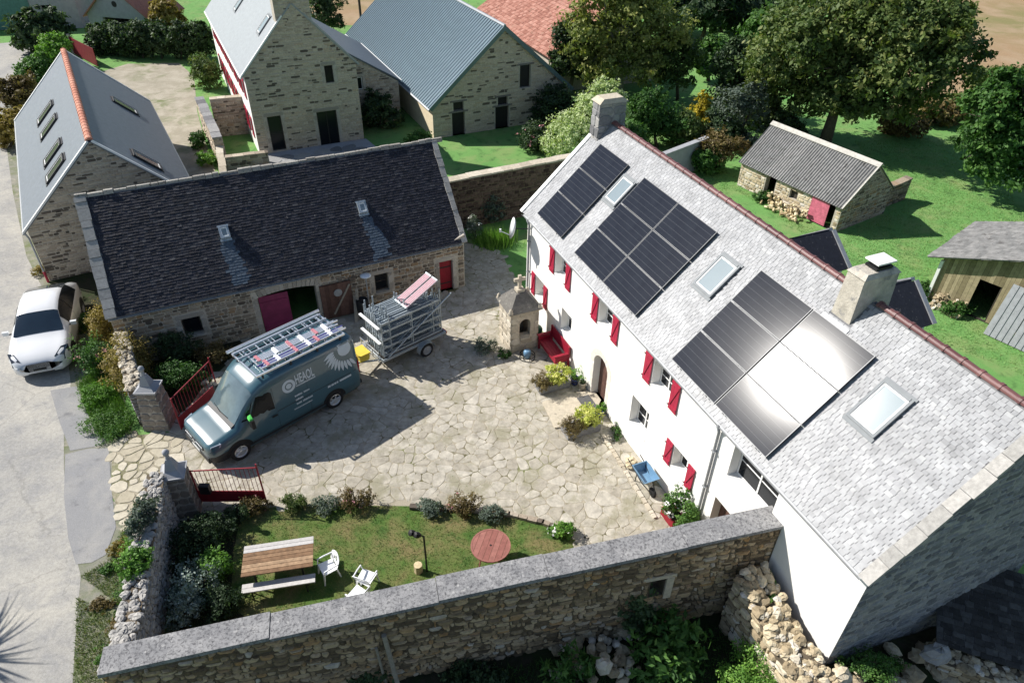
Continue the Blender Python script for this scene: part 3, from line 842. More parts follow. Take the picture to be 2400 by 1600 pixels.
# curved stone edging between paving and lawn
er = []
ep = [P(960, 1190), P(1080, 1196), P(1190, 1207), P(1270, 1226), P(1330, 1248)]
for a_, b_ in zip(ep[:-1], ep[1:]):
    L_ = np.linalg.norm(b_ - a_); d_ = (b_ - a_) / L_; n2 = V3(-d_[1], d_[0], 0); s_ = 0
    while s_ < L_:
        l_ = r_.uniform(.18, .36); mbk = MB(); mbk.box(a_ + d_ * (s_ + l_ / 2) + V3(0, 0, .06), (l_ * .92, r_.uniform(.12, .18), .13), d_, n2)
        er.append((np.array(mbk.v), mbk.f, r_.random())); s_ += l_
pieces(yard, 'edging_stone', er, M['stone_barn'], 60)
# pale cement step in front of the arched door
step = MB(); sp_ = PX([(1271, 945), (1330, 925), (1392, 918), (1408, 940), (1386, 985), (1352, 1000), (1300, 1005)])
step.prism([p + V3(0, 0, .012) for p in sp_], (0, 0, .06)); so = step.build('door_step', M['stone_pale'], yard)

# ================================================================== BUILDINGS
def gable_house(name, label, fr, L, D, ze, zr, wallmat, roofmat, ops=None, th=.35, ov=.12, vo=.08, rt=.09, cat='building', names=('front_wall', 'side_wall'), base=None, sides=('front', 'near', 'back', 'far'), wm=None):
    ops = ops or {}
    root = thing(name, label, cat, fr.pt(L / 2, -D / 2))
    gt = [(.004, ze), (D / 2, zr), (D - .004, ze)]
    frs = {'front': (fr, [(0, ze), (L, ze)]), 'near': (fr.gable_near(L, D), gt), 'back': (fr.back(L, D), [(0, ze), (L, ze)]), 'far': (fr.gable_far(L, D), gt)}
    walls = {}
    nm = {'front': 'front_wall', 'back': 'rear_wall', 'near': 'gable_wall', 'far': 'gable_wall'}
    for k in sides:
        f_, tp = frs[k]
        if k in ('near', 'far'):      # gables butt against the long walls, set 3 mm proud of their ends
            f_ = Fr(f_.pt(0, .003), U=f_.U)
        mb = MB(); wall_into(mb, f_, tp, ops.get(k, []), th)
        walls[k] = mb.build(nm[k], M[(wm or {}).get(k, wallmat)], root)
    V = fr.pt(0, -D / 2, zr) - fr.pt(0, 0, ze)
    rf = Roof(fr.pt(0, 0, ze), fr.U, V)
    bk = fr.back(L, D)
    rb = Roof(bk.pt(0, 0, ze), bk.U, bk.pt(0, -D / 2, zr) - bk.pt(0, 0, ze))
    rp = []
    for r0 in (rf, rb):
        mb = MB(); r0.box(mb, -vo, L + vo, -ov, r0.L, .002, rt)
        rp.append(mb.build('roof_slope', M[roofmat], root))
    return root, walls, frs, rf, rb, rp

def ridge_tiles(parent, fr, a0, a1, D, z, mat, ln=.42, r=.13, skip=None, keep=300, name='ridge_tile', collar=True):
    items = []; a = a0; rr = random.Random(2)
    while a < a1 - .05:
        e = min(a + ln, a1)
        if not (skip and skip[0] < (a + e) / 2 < skip[1]):
            mb = MB(); n = 7
            sec = lambda x, rad_, dz: [fr.pt(x, -D / 2 + rad_ * math.cos(math.pi * k / (n - 1)), z + dz + rad_ * math.sin(math.pi * k / (n - 1)) * .85 - rad_ * .35) for k in range(n)]
            A_, B_ = sec(a, r, .01), sec(e - .012, r * .94, .0)
            mb.add(A_ + B_, [(k, k + 1, n + k + 1, n + k) for k in range(n - 1)])
            if collar:
                C_, D_ = sec(a - .01, r * 1.16, .012), sec(a + .07, r * 1.16, .012)
                mb.add(C_ + D_, [(k, k + 1, n + k + 1, n + k) for k in range(n - 1)] + [tuple(range(n)), tuple(range(2 * n - 1, n - 1, -1))])
            items.append((np.array(mb.v), mb.f, rr.random()))
        a = e
    pieces(parent, name, items, M[mat], keep)

def casement(fr, parent, a0, a1, z0, z1, depth, nx=2, nz=2, mat='white_trim', glass='glass_dark', bar=.05, name='window'):
    """window = frame mesh with one pane child per light"""
    mb = MB(); w0, w1 = -depth, -depth + .05
    def bx(x0, x1, y0, y1, wa=w0, wb=w1): mb.hexa([fr.pt(x0, wb, y0), fr.pt(x1, wb, y0), fr.pt(x1, wa, y0), fr.pt(x0, wa, y0)], [fr.pt(x0, wb, y1), fr.pt(x1, wb, y1), fr.pt(x1, wa, y1), fr.pt(x0, wa, y1)])
    bx(a0, a0 + bar, z0, z1); bx(a1 - bar, a1, z0, z1); bx(a0 + bar, a1 - bar, z0, z0 + bar); bx(a0 + bar, a1 - bar, z1 - bar, z1)
    xs = [a0 + bar + (a1 - a0 - 2 * bar) * i / nx for i in range(nx + 1)]; zs = [z0 + bar + (z1 - z0 - 2 * bar) * i / nz for i in range(nz + 1)]
    for i in range(1, nx): bx(xs[i] - bar * .45, xs[i] + bar * .45, z0 + bar, z1 - bar, w0 + .004, w1 + .006)
    for j in range(1, nz):
        for i in range(nx): bx(xs[i] + (bar * .45 if i else 0), xs[i + 1] - (bar * .45 if i < nx - 1 else 0), zs[j] - .014, zs[j] + .014, w0 + .006, w1 - .006)
    o = mb.build(name, M[mat], parent)
    for i in range(nx):
        for j in range(nz):
            g_ = MB(); g_.hexa([fr.pt(xs[i], w0 + .03, zs[j]), fr.pt(xs[i + 1], w0 + .03, zs[j]), fr.pt(xs[i + 1], w0 + .018, zs[j]), fr.pt(xs[i], w0 + .018, zs[j])], [fr.pt(xs[i], w0 + .03, zs[j + 1]), fr.pt(xs[i + 1], w0 + .03, zs[j + 1]), fr.pt(xs[i + 1], w0 + .018, zs[j + 1]), fr.pt(xs[i], w0 + .018, zs[j + 1])])
            g_.build('pane', M[glass], o)
    return o
def fbox(mb, fr, a0, a1, w0, w1, z0, z1, m=0, t=.5):
    return mb.hexa([fr.pt(a0, w1, z0), fr.pt(a1, w1, z0), fr.pt(a1, w0, z0), fr.pt(a0, w0, z0)], [fr.pt(a0, w1, z1), fr.pt(a1, w1, z1), fr.pt(a1, w0, z1), fr.pt(a0, w0, z1)], m, t)
def shutter(fr, parent, a0, a1, z0, z1, mat='red_paint'):
    mb = MB(); n = 3
    for i in range(n):
        x0 = a0 + (a1 - a0) * i / n + .003; x1 = a0 + (a1 - a0) * (i + 1) / n - .003
        fbox(mb, fr, x0, x1, .02, .05, z0, z1)
    for z in (z0 + .12, z1 - .18): fbox(mb, fr, a0 + .01, a1 - .01, .05, .075, z, z + .07)
    d = fr.pt(a1 - .06, .062, z1 - .2) - fr.pt(a0 + .06, .062, z0 + .2); l_ = np.linalg.norm(d)
    mb.box((fr.pt(a1 - .06, .062, z1 - .2) + fr.pt(a0 + .06, .062, z0 + .2)) / 2, (l_, .05, .022), d / l_, np.cross(fr.W, d / l_))
    o = mb.build('shutter', M[mat], parent)
    for z in (z0 + .15, z1 - .15):
        h = MB(); fbox(h, fr, a0 - .03, a0 + .05, .076, .086, z - .015, z + .015); h.build('hinge', M['steel_dark'], o)
    return o
def boards(fr, parent, a0, a1, z0, z1, w0, th, n, mat, name='plank', seed=1, gap=.006):
    r = random.Random(seed); items = []
    for i in range(n):
        x0 = a0 + (a1 - a0) * i / n + gap / 2; x1 = a0 + (a1 - a0) * (i + 1) / n - gap / 2
        mb = MB(); fbox(mb, fr, x0, x1, w0, w0 + th + r.uniform(-.004, .004), z0 + r.uniform(0, .02), z1 - r.uniform(0, .01))
        items.append((np.array(mb.v), mb.f, r.random()))
    pieces(parent, name, items, M[mat], 300)
def roof_window(rf, parent, a0, a1, t0, t1, h0=.02, h1=.09, name='roof_window', glass='glass_sky', frame='roof_frame', bar=.07):
    mb = MB()
    rf.box(mb, a0, a0 + bar, t0, t1, h0, h1); rf.box(mb, a1 - bar, a1, t0, t1, h0, h1)
    rf.box(mb, a0 + bar, a1 - bar, t0, t0 + bar, h0, h1); rf.box(mb, a0 + bar, a1 - bar, t1 - bar * 1.2, t1, h0, h1 + .015)
    rf.box(mb, a0 - .03, a1 + .03, t0 - .10, t0 - .002, h0 - .002, h0 + .02)       # apron
    rf.box(mb, a0 - .03, a1 + .03, t1 + .002, t1 + .07, h0 - .002, h0 + .02)
    o = mb.build(name, M[frame], parent)
    ib = MB()
    i0, i1, j0, j1 = a0 + bar + .002, a1 - bar - .002, t0 + bar + .002, t1 - bar * 1.2 - .002
    for q in ((i0, i0 + .045, j0, j1), (i1 - .045, i1, j0, j1), (i0 + .045, i1 - .045, j0, j0 + .045), (i0 + .045, i1 - .045, j1 - .045, j1)): rf.box(ib, *q, h0, h1 - .018)
    ib.build('sash', M['white_trim'], o)
    g_ = MB(); rf.box(g_, i0 + .045, i1 - .045, j0 + .045, j1 - .045, h0, h1 - .03); g_.build('pane', M[glass], o)
    return o

# ------------------------------------------------------------------ white farmhouse
f_ops = {'W1': (2.55, 3.42, 3.2, 4.28), 'W2': (5.92, 6.82, 3.2, 4.24), 'W3': (9.32, 10.28, 3.15, 4.2), 'W4': (13.15, 14.85, 3.0, 4.15),
         'G1': (.96, 1.70, 1.25, 2.2), 'G2': (3.3, 4.12, 1.15, 2.15), 'D': (5.95, 6.9, .0, 2.02), 'G3': (8.5, 9.5, .88, 2.06), 'G4': (10.95, 11.66, 1.2, 2.04), 'D2': (12.98, 14.7, .0, 1.98)}
house, hw, hfr, HRF, HRB, hrp = gable_house('farmhouse', 'long white limewashed farmhouse with crimson shutters and solar panels on its roof', F, FL, FD, FZE, FZR, 'white_wall', 'slate_bed',
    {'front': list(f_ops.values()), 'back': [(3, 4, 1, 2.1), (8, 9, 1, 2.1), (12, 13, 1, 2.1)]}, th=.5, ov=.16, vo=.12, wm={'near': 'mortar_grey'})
hrp[0]['label'] = 'front slope of pale grey slates facing the courtyard'
# slates on the sunny slope
SKY3 = [(2.93, 3.73, 2.24, 3.32), (8.66, 9.50, 2.06, 3.26), (14.73, 15.57, 2.10, 3.28)]
NCH = (12.45, 13.12, -2.62, -3.85)      # chimney on the ridge: s0,s1,w0,w1
PAN = [(.78, .22, 1), (3.90, .20, 2), (10.12, .10, 2)]
PWD, PHT = 2.055, 1.150
def hskip(a, t):
    for s in SKY3:
        if s[0] < a < s[1] and s[2] < t < s[3]: return True
    for s0, t0, n in PAN:
        if s0 + .2 < a < s0 + n * PWD - .2 and t0 + .2 < t < t0 + 3 * PHT - .25: return True
    return NCH[0] < a < NCH[1] and t > 3.7
HR = Roof(HRF.pt(0, 0, .09), HRF.U, HRF.V * HRF.L)
pieces(hrp[0], 'slate', slates(HR, -.10, 17.45, -.16, HR.L - .05, .092, .155, .010, hskip, 3, jit=.003), M['slate_light'], 300, 'slates')
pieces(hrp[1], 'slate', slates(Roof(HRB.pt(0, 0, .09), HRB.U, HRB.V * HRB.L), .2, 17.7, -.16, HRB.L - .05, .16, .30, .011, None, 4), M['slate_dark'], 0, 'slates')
# stone verge copings on the near gable, white verge on the far one
vi = []; t = -.2; r_ = random.Random(9)
while t < HR.L - .05:
    e = min(t + r_.uniform(.4, .75), HR.L); mb = MB(); HR.box(mb, 17.46, 17.76 + r_.uniform(-.03, .03), t + .006, e - .006, -.05, .035 + r_.uniform(0, .02)); vi.append((np.array(mb.v), mb.f, r_.random())); t = e
M['verge_grey'] = M_tint('grey_verge_stone', [(0, (.34, .33, .31)), (1, (.46, .44, .41))], .9, 9, .35, .6)
pieces(hrp[0], 'verge_stone', vi, M['verge_grey'], 40)
mb = MB(); HR.box(mb, -.30, -.11, -.18, HR.L, -.09, .05); mb.build('verge_board', M['white_trim'], hrp[0])
ridge_tiles(house, F, -.1, 17.75, FD, FZR + .12, 'tile_plum', .46, .108, (NCH[0] - .05, NCH[1] + .05))
# gable stones in shade
gt = [(0, FZE), (FD / 2, FZR - .02), (FD, FZE)]
gf = Fr(hfr['near'][0].pt(0, .003), U=hfr['near'][0].U)
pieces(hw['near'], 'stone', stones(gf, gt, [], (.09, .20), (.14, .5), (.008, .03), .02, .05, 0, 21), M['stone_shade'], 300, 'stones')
# gutter and downpipes
gb = MB()
n = 6
def gut(mb, rf_, a0, a1, t=-.20, h=.02, r=.06):
    for a, b in ((a0, a1),):
        A_ = [rf_.pt(a, t, h) + F.W * (r * math.cos(math.pi * k / n)) * 1.0 + V3(0, 0, -r * math.sin(math.pi * k / n)) for k in range(n + 1)]
        B_ = [rf_.pt(b, t, h) + F.W * (r * math.cos(math.pi * k / n)) * 1.0 + V3(0, 0, -r * math.sin(math.pi * k / n)) for k in range(n + 1)]
        mb.add(A_ + B_, [(k, k + 1, n + 2 + k, n + 1 + k) for k in range(n)])
gut(gb, HRF, -.15, 17.5); gb.build('gutter', M['zinc'], house)
for s0 in (.30, 12.56):
    mb = MB(); mb.tube([F.pt(s0, .17, 4.36), F.pt(s0, .07, 4.1), F.pt(s0, .07, 1.2), F.pt(s0, .07, .05)], .045, 8); dp = mb.build('downpipe', M['zinc'], house, True)
    for z in (3.4, 2.0, .8):
        mb = MB(); fbox(mb, F, s0 - .06, s0 + .06, .002, .125, z - .02, z + .02); mb.build('pipe_clip', M['zinc'], dp)
# windows, shutters, doors
for k, nx, nz, dep in (('W1', 2, 3, .34), ('W2', 2, 3, .34), ('W3', 2, 3, .34), ('W4', 2, 2, .34), ('G1', 2, 2, .36), ('G2', 2, 2, .34), ('G3', 2, 3, .34), ('G4', 2, 2, .36)):
    a0, a1, z0, z1 = f_ops[k]
    wo = casement(F, house, a0 + .02, a1 - .02, z0 + .03, z1 - .01, dep, nx, nz)
    mb = MB(); fbox(mb, F, a0 + .002, a1 - .002, -dep + .055, .03, z0 - .001, z0 + .028); mb.build('sill', M['white_trim'], wo)
for k, ww in (('W1', .37), ('W2', .38), ('W3', .39), ('G1', .30), ('G4', .32)):
    a0, a1, z0, z1 = f_ops[k]
    shutter(F, house, a0 - ww - .05, a0 - .05, z0 - .06, z1 + .02); shutter(F, house, a1 + .05, a1 + ww + .05, z0 - .06, z1 + .02)
def arch_fill(mb, fr, a0, a1, zs, zt, w0, w1, N_=10):
    """spandrels that turn a square-headed opening into an arched one"""
    c = (a0 + a1) / 2; R_ = (a1 - a0) / 2
    for sgn in (-1, 1):
        pts = [(c + sgn * R_, zt)] + [(c + sgn * R_ * math.cos(q), zs + (zt - zs) * math.sin(q)) for q in [math.pi / 2 * i / N_ for i in range(N_ + 1)]]
        mb.prism([fr.pt(a, w1, z) for a, z in pts], fr.W * (w0 - w1))
mb = MB(); arch_fill(mb, F, 5.95, 6.9, 1.55, 2.02, -.30, -.004); mb.build('door_arch', M['white_wall'], house)
dr = MB(); fbox(dr, F, 5.95, 6.9, -.34, -.31, 0.02, 2.02); dro = dr.build('door', M['wood_brown'], house, label='arched dark oak plank door')
boards(F, dro, 5.96, 6.89, .04, 2.0, -.31, .035, 7, 'wood_door', 'plank', 3)
mb = MB(); mb.tube([F.pt(6.78, -.24, 1.0), F.pt(6.78, -.20, 1.0), F.pt(6.70, -.20, 1.0)], .012, 6); mb.build('handle', M['steel_dark'], dro)
# dressed stones round the arched door
sur = []
for sgn, a in ((-1, 5.95), (1, 6.9)):
    z = .0
    while z < 1.5:
        h = r_.uniform(.26, .4); wdt = r_.uniform(.16, .3)
        sur.append(stone_item(F, a - wdt if sgn < 0 else a + .004, a - .004 if sgn < 0 else a + wdt, z, z + h - .004, 0.0, .006, r_.uniform(.8, 1), r_)); z += h
for i in range(9):
    q0, q1 = math.pi * i / 9 + .008, math.pi * (i + 1) / 9 - .008; c = 6.425
    pts = [(c + rr * math.cos(q), 1.55 + rr * math.sin(q) * (.47 / .475)) for rr, q in ((.49, q0), (.74, q0), (.74, q1), (.49, q1))]
    mb = MB(); mb.prism([F.pt(a, 0.0, z) for a, z in pts], F.W * .008); sur.append((np.array(mb.v), mb.f, r_.uniform(.8, 1)))
M['surround'] = M_tint('limewashed_surround', [(0, (.58, .53, .45)), (1, (.74, .70, .62))], .9, 8, .2, .4)
pieces(house, 'door_surround_stone', sur, M['surround'], 60)
dr = MB(); fbox(dr, F, 12.98, 14.7, -.36, -.32, 0.02, 1.98); dro = dr.build('door', M['wood_brown'], house, label='wide brown double door')
boards(F, dro, 12.99, 14.69, .04, 1.96, -.32, .03, 10, 'wood_door', 'plank', 5)
# roof windows
for s in SKY3: roof_window(HR, house, *s)
# chimneys
def chimney(parent, s0, s1, w0, w1, z0, z1, mat, taper=.06, seed=1, coping=True):
    core = MB(); b_ = [F.pt(s0 + .02, w0 - .02, z0), F.pt(s1 - .02, w0 - .02, z0), F.pt(s1 - .02, w1 + .02, z0), F.pt(s0 + .02, w1 + .02, z0)]
    t_ = [F.pt(s0 + taper + .02, w0 - taper - .02, z1), F.pt(s1 - taper - .02, w0 - taper - .02, z1), F.pt(s1 - taper - .02, w1 + taper + .02, z1), F.pt(s0 + taper + .02, w1 + taper + .02, z1)]
    core.hexa(b_, t_); ch = core.build('chimney', M['mortar_grey'], parent)
    its = []; r = random.Random(seed)
    for fr_, ln in ((Fr(F.pt(s0, w0), U=F.U), s1 - s0), (Fr(F.pt(s1, w0), U=-F.W), w0 - w1), (Fr(F.pt(s1, w1), U=-F.U), s1 - s0), (Fr(F.pt(s0, w1), U=F.W), w0 - w1)):
        z = z0
        while z < z1 - .02:
            h = min(r.uniform(.24, .4), z1 - z); k = (z - z0) / (z1 - z0) * taper; a = k
            while a < ln - k - .02:
                l_ = min(r.uniform(.3, .6), ln - k - a)
                if ln - k - a - l_ < .12: l_ = ln - k - a
                its.append(stone_item(fr_, a + .006, a + l_ - .006, z + .006, z + h - .006, -k - .012, .02, r.random(), r)); a += l_
            z += h
    if mat == 'chimney_render': ch.data.materials[0] = M[mat]
    else: pieces(ch, 'chimney_stone', its, M[mat], 60)
    return ch
c1 = chimney(house, NCH[0], NCH[1], NCH[2], NCH[3], 6.9, 8.42, 'chimney_render', .05, 3)
mb = MB(); mb.hexa([F.pt(12.49, -2.66, 8.42), F.pt(13.08, -2.66, 8.42), F.pt(13.08, -3.81, 8.42), F.pt(12.49, -3.81, 8.42)], [F.pt(12.56, -2.8, 8.53), F.pt(13.0, -2.8, 8.53), F.pt(13.0, -3.7, 8.53), F.pt(12.56, -3.7, 8.53)]); mb.build('flaunching', M['chimney_render'], c1)
mb = MB(); fbox(mb, F, 12.57, 12.99, -3.62, -3.05, 8.70, 8.74); mb.build('cowl_plate', M['white_trim'], c1)
mb = MB(); fbox(mb, F, 12.60, 12.96, -3.59, -3.08, 8.535, 8.60); fbox(mb, F, 12.66, 12.90, -3.54, -3.13, 8.60, 8.695); mb.build('flue', M['black'], c1)
mb = MB(); HR.box(mb, NCH[0] - .1, NCH[1] + .1, 3.52, 3.66, .012, .03); mb.build('flashing', M['zinc'], c1)
c2 = chimney(house, -.28, .40, -2.55, -3.75, 6.4, 8.50, 'stone_shade', .05, 4)
mb = MB(); mb.hexa([F.pt(-.29, -2.54, 8.50), F.pt(.41, -2.54, 8.50), F.pt(.41, -3.76, 8.50), F.pt(-.29, -3.76, 8.50)], [F.pt(-.2, -2.75, 8.66), F.pt(.32, -2.75, 8.66), F.pt(.32, -3.55, 8.66), F.pt(-.2, -3.55, 8.66)]); mb.build('chimney_cap', M['stone_pale'], c2)
# rear dormers with dark slate roofs and pale verges
for q0_, q1_ in (((1945, 543), (1984, 632)), ((2137, 660), (2180, 762))):
    s0, zd = F.at(*q0_, w_=-FD - .25); s1_, zb = F.at(*q1_, w_=-FD - .25); hw_ = s1_ - s0
    wv = -FD + .0
    for sg in (1, -1):
        mb = MB(); p0, p1 = F.pt(s0, wv - .25, zd), F.pt(s0 + sg * hw_, wv - .25, zb); q0, q1 = F.pt(s0, -FD / 2 - (FZR - zd) * (FD / 2) / (FZR - FZE), zd), F.pt(s0 + sg * hw_, -FD / 2 - (FZR - zb) * (FD / 2) / (FZR - FZE), zb)
        nn = np.cross(p1 - p0, q0 - p0); nn /= np.linalg.norm(nn); nn = nn if nn[2] > 0 else -nn
        mb.hexa([p0, p1, q1, q0], [p0 + nn * .08, p1 + nn * .08, q1 + nn * .08, q0 + nn * .08])
        d_ = mb.build('dormer_roof', M['slate_dark'], house)
        mb = MB(); e = F.W * -.14; mb.hexa([p0 + nn * .02, p1 + nn * .02, p1 + nn * .02 + e, p0 + nn * .02 + e], [p0 + nn * .12, p1 + nn * .12, p1 + nn * .12 + e, p0 + nn * .12 + e]); mb.build('verge_strip', M['zinc'], d_)
    mb = MB(); mb.prism([F.pt(s0 - hw_ + .1, wv, 4.4), F.pt(s0 + hw_ - .1, wv, 4.4), F.pt(s0 + hw_ - .1, wv, zb), F.pt(s0, wv, zd - .05), F.pt(s0 - hw_ + .1, wv, zb)], F.W * -.2); mb.build('dormer_front', M['white_wall'], house)

# solar modules: each one a thing on the roof
def panel_proto():
    root = thing('solar_panel', 'x', 'solar panel', (0, 0, 0))
    fr_ = MB(); W_, H_, T_ = PWD - .022, PHT - .018, .035
    b = .018
    for c, s in (((W_ / 2, b / 2), (W_, b)), ((W_ / 2, H_ - b / 2), (W_, b)), ((b / 2, H_ / 2), (b, H_ - 2 * b)), ((W_ - b / 2, H_ / 2), (b, H_ - 2 * b))):
        fr_.box((c[0], c[1], T_ / 2), (s[0], s[1], T_))
    fr_.build('frame', M['panel_frame'], root)
    g_ = MB(); g_.box((W_ / 2, H_ / 2, T_ - .008), (W_ - 2 * b - .002, H_ - 2 * b - .002, .012)); g_.build('glass', M['panel'], root)
    cl = MB()
    for x in (.35, W_ - .35): cl.box((x, -.012, .02), (.05, .022, .045))
    cl.build('clamp', M['steel_dark'], root)
    ral = MB()
    for x in (.35, W_ - .35): ral.box((x, H_ / 2, -.025), (.04, H_ - .004, .045))
    ral.build('mounting_rail', M['alu'], root)
    return root
pp = panel_proto()
rot = Matrix((HR.U, HR.V, HR.N)).transposed()
blk = ['single column by the far chimney', 'block between roof windows', 'block beside the capped chimney']
rown = ['bottom', 'middle', 'top']
first = True
for gi, (s0, t0, n) in enumerate(PAN):
    for j in range(3):
        for i in range(n):
            o = pp if first else copy_tree(pp); first = False
            p = HR.pt(s0 + i * PWD, t0 + j * PHT, .085)
            o.matrix_world = Matrix.Translation(Vector(p)) @ rot.to_4x4() @ (Matrix.Rotation(rad(-.8), 4, 'Y') if gi == 2 and i == 0 else Matrix.Identity(4))
            side = '' if n == 1 else (' dish' if i == 0 else ' garden')
            o['label'] = 'black solar panel, %s row of %s%s' % (rown[j], blk[gi], side and ', satellite' + side + ' side' if i == 0 and n > 1 else (', garden wall side' if n > 1 else ''))
            o['group'] = 'solar panels on the farmhouse roof'

# satellite dish on the far corner
def fill_dish():
    root = thing('satellite_dish', 'white satellite dish on a bracket at the far corner of the white house', 'satellite dish', F.pt(.10, .62, 3.55))
    c = F.pt(.10, .62, 3.98); ax = V3(-.98, -.10, .22); ax /= np.linalg.norm(ax)
    mb = MB(); mb.lathe(c, [(.42, .10), (.40, .07), (.30, .03), (.15, .005), (.01, 0), (.01, -.012), (.16, -.008), (.31, .015), (.42, .085)], 20, ax); mb.build('reflector', M['plastic_white'], root, True)
    mb = MB(); mb.tube([c - V3(0, 0, .36) + ax * .08, c + ax * .55 - V3(0, 0, .22)], .014, 6); mb.box(c + ax * .56 - V3(0, 0, .2), (.07, .07, .12)); mb.build('feed_arm', M['plastic_white'], root)
    mb = MB(); mb.tube([c - ax * .01, c - ax * .1, F.pt(.28, .08, 3.95), F.pt(.28, .0, 3.95)], .02, 6); mb.build('bracket', M['steel_dark'], root)
fill_dish()
M['ridge_lichen'] = M_tint('lichen_ridge', [(0, (.30, .28, .25)), (1, (.42, .40, .36))], .95, 9, .5, .8, .2, ((.09, .085, .08), 9, .56), 24, .03)
# ------------------------------------------------------------------ long stone barn with dark slates
b_ops = [(2.2, 2.88, .72, 1.52), (5.05, 7.30, 0, 1.86), (9.70, 10.28, .72, 1.58), (12.55, 13.16, 0, 1.50)]
barn, bw, bfr, BRF, BRB, brp = gable_house('stone_barn', 'long low stone barn with dark mossy slate roof and double doors', B, BL, BD, BZE, BZR, 'mortar', 'slate_bed', {'front': b_ops}, th=.5, ov=.14, vo=.02)
pieces(bw['front'], 'stone', stones(B, [(0, BZE - .05), (BL, BZE - .05)], [(o[0] - .2, o[1] + .2, o[2] - .05, o[3] + .2) for o in b_ops], (.08, .18), (.14, .46), (.012, .035), .018, 0, 0, 31), M['stone_barn'], 300, 'stones')
gn = Fr(bfr['near'][0].pt(0, .003), U=bfr['near'][0].U); gl = Fr(bfr['far'][0].pt(0, .003), U=bfr['far'][0].U)
bt = [(0, BZE), (BD / 2, BZR - .02), (BD, BZE)]
pieces(bw['near'], 'stone', stones(gn, bt, [], (.1, .2), (.16, .5), (.01, .03), .018, 0, 0, 33), M['stone_barn'], 60, 'stones')
pieces(bw['far'], 'stone', stones(gl, bt, [], (.1, .2), (.16, .5), (.01, .03), .018, 0, 0, 34), M['stone_barn'], 40, 'stones')
# dressed stones around the openings, voussoirs over the cart door
ds = []; r_ = random.Random(12)
for (a0, a1, z0, z1) in b_ops:
    for sg, a in ((-1, a0), (1, a1)):
        z = z0
        while z < z1 - .02:
            h = min(r_.uniform(.22, .38), z1 - z); wdt = r_.uniform(.15, .21)
            ds.append(stone_item(B, a - wdt if sg < 0 else a + .004, a - .004 if sg < 0 else a + wdt, z + .004, z + h - .008, 0, .022, r_.random(), r_)); z += h
    if a1 - a0 < 1.5:
        ds.append(stone_item(B, a0 - .18, a1 + .18, z1 + .004, z1 + .18, 0, .026, r_.random(), r_))
        if z0 > .1: ds.append(stone_item(B, a0 - .1, a1 + .1, z0 - .12, z0 - .006, 0, .05, r_.random(), r_))
nv_ = 15
for i in range(nv_):
    x0, x1 = 4.95 + (7.4 - 4.95) * i / nv_, 4.95 + (7.4 - 4.95) * (i + 1) / nv_
    zz = lambda x: 1.72 + .14 * (1 - ((x - 6.175) / 1.225) ** 2)
    lean = .12 * (((x0 + x1) / 2 - 6.175) / 1.225)
    mb = MB(); mb.prism([B.pt(x0 + .008, .002, zz(x0)), B.pt(x1 - .008, .002, zz(x1)), B.pt(x1 - .008 + lean, .002, zz(x1) + .30), B.pt(x0 + .008 + lean, .002, zz(x0) + .30)], B.W * .03); ds.append((np.array(mb.v), mb.f, r_.random()))
pieces(bw['front'], 'dressed_stone', ds, M['granite'], 200)
# doors
mb = MB(); fbox(mb, B, 6.20, 7.28, -.75, -.70, .02, 1.8)
pd = MB(); fbox(pd, B, 5.07, 6.20, -.10, -.06, .03, 1.70); pdo = pd.build('door', M['pink_paint'], barn, label='dull magenta cart door leaf')
pdo.data.materials[0] = M['magenta'] if 'magenta' in M else M_plain('dull_magenta_paint', (.20, .022, .075), .6, var=.25, scale=3)
mb = MB()
for z in (.3, 1.35): fbox(mb, B, 5.10, 6.17, -.06, -.035, z, z + .09)
mb.build('ledge', pdo.data.materials[0], pdo)
bd = MB(); fbox(bd, B, 7.42, 8.68, .04, .08, .05, 1.66); bdo = bd.build('door', M['wood_brown'], barn, label='brown plank door leaf folded back against the wall')
boards(B, bdo, 7.43, 8.67, .06, 1.65, .08, .02, 7, 'wood_door', 'plank', 8)
mb = MB(); mb.lathe(B.pt(8.12, .101, 1.22), [(.17, 0), (.17, .02), (.10, .03), (.02, .03)], 16, B.W); mb.build('round_plaque', M['zinc'], bdo)
mb = MB(); d0, d1 = B.pt(8.62, .13, 1.52), B.pt(7.85, .13, .25); l_ = np.linalg.norm(d1 - d0); mb.box((d0 + d1) / 2, (l_, .07, .035), (d1 - d0) / l_, np.cross(B.W, (d1 - d0) / l_)); mb.build('brace', M['wood_post'], bdo)
mb = MB(); fbox(mb, B, 12.57, 13.14, -.2, -.15, .02, 1.48); rdo = mb.build('door', M['red_dark'], barn, label='dark red plank door')
for z in (.3, 1.1):
    mb = MB(); fbox(mb, B, 12.6, 13.1, -.15, -.135, z, z + .05); mb.build('strap_hinge', M['steel_dark'], rdo)
casement(B, barn, 9.72, 10.26, .74, 1.56, .22, 1, 2, 'wood_dark', 'glass_dark', .05)
casement(B, barn, 2.22, 2.86, .74, 1.50, .25, 1, 1, 'wood_dark', 'glass_dark', .04)
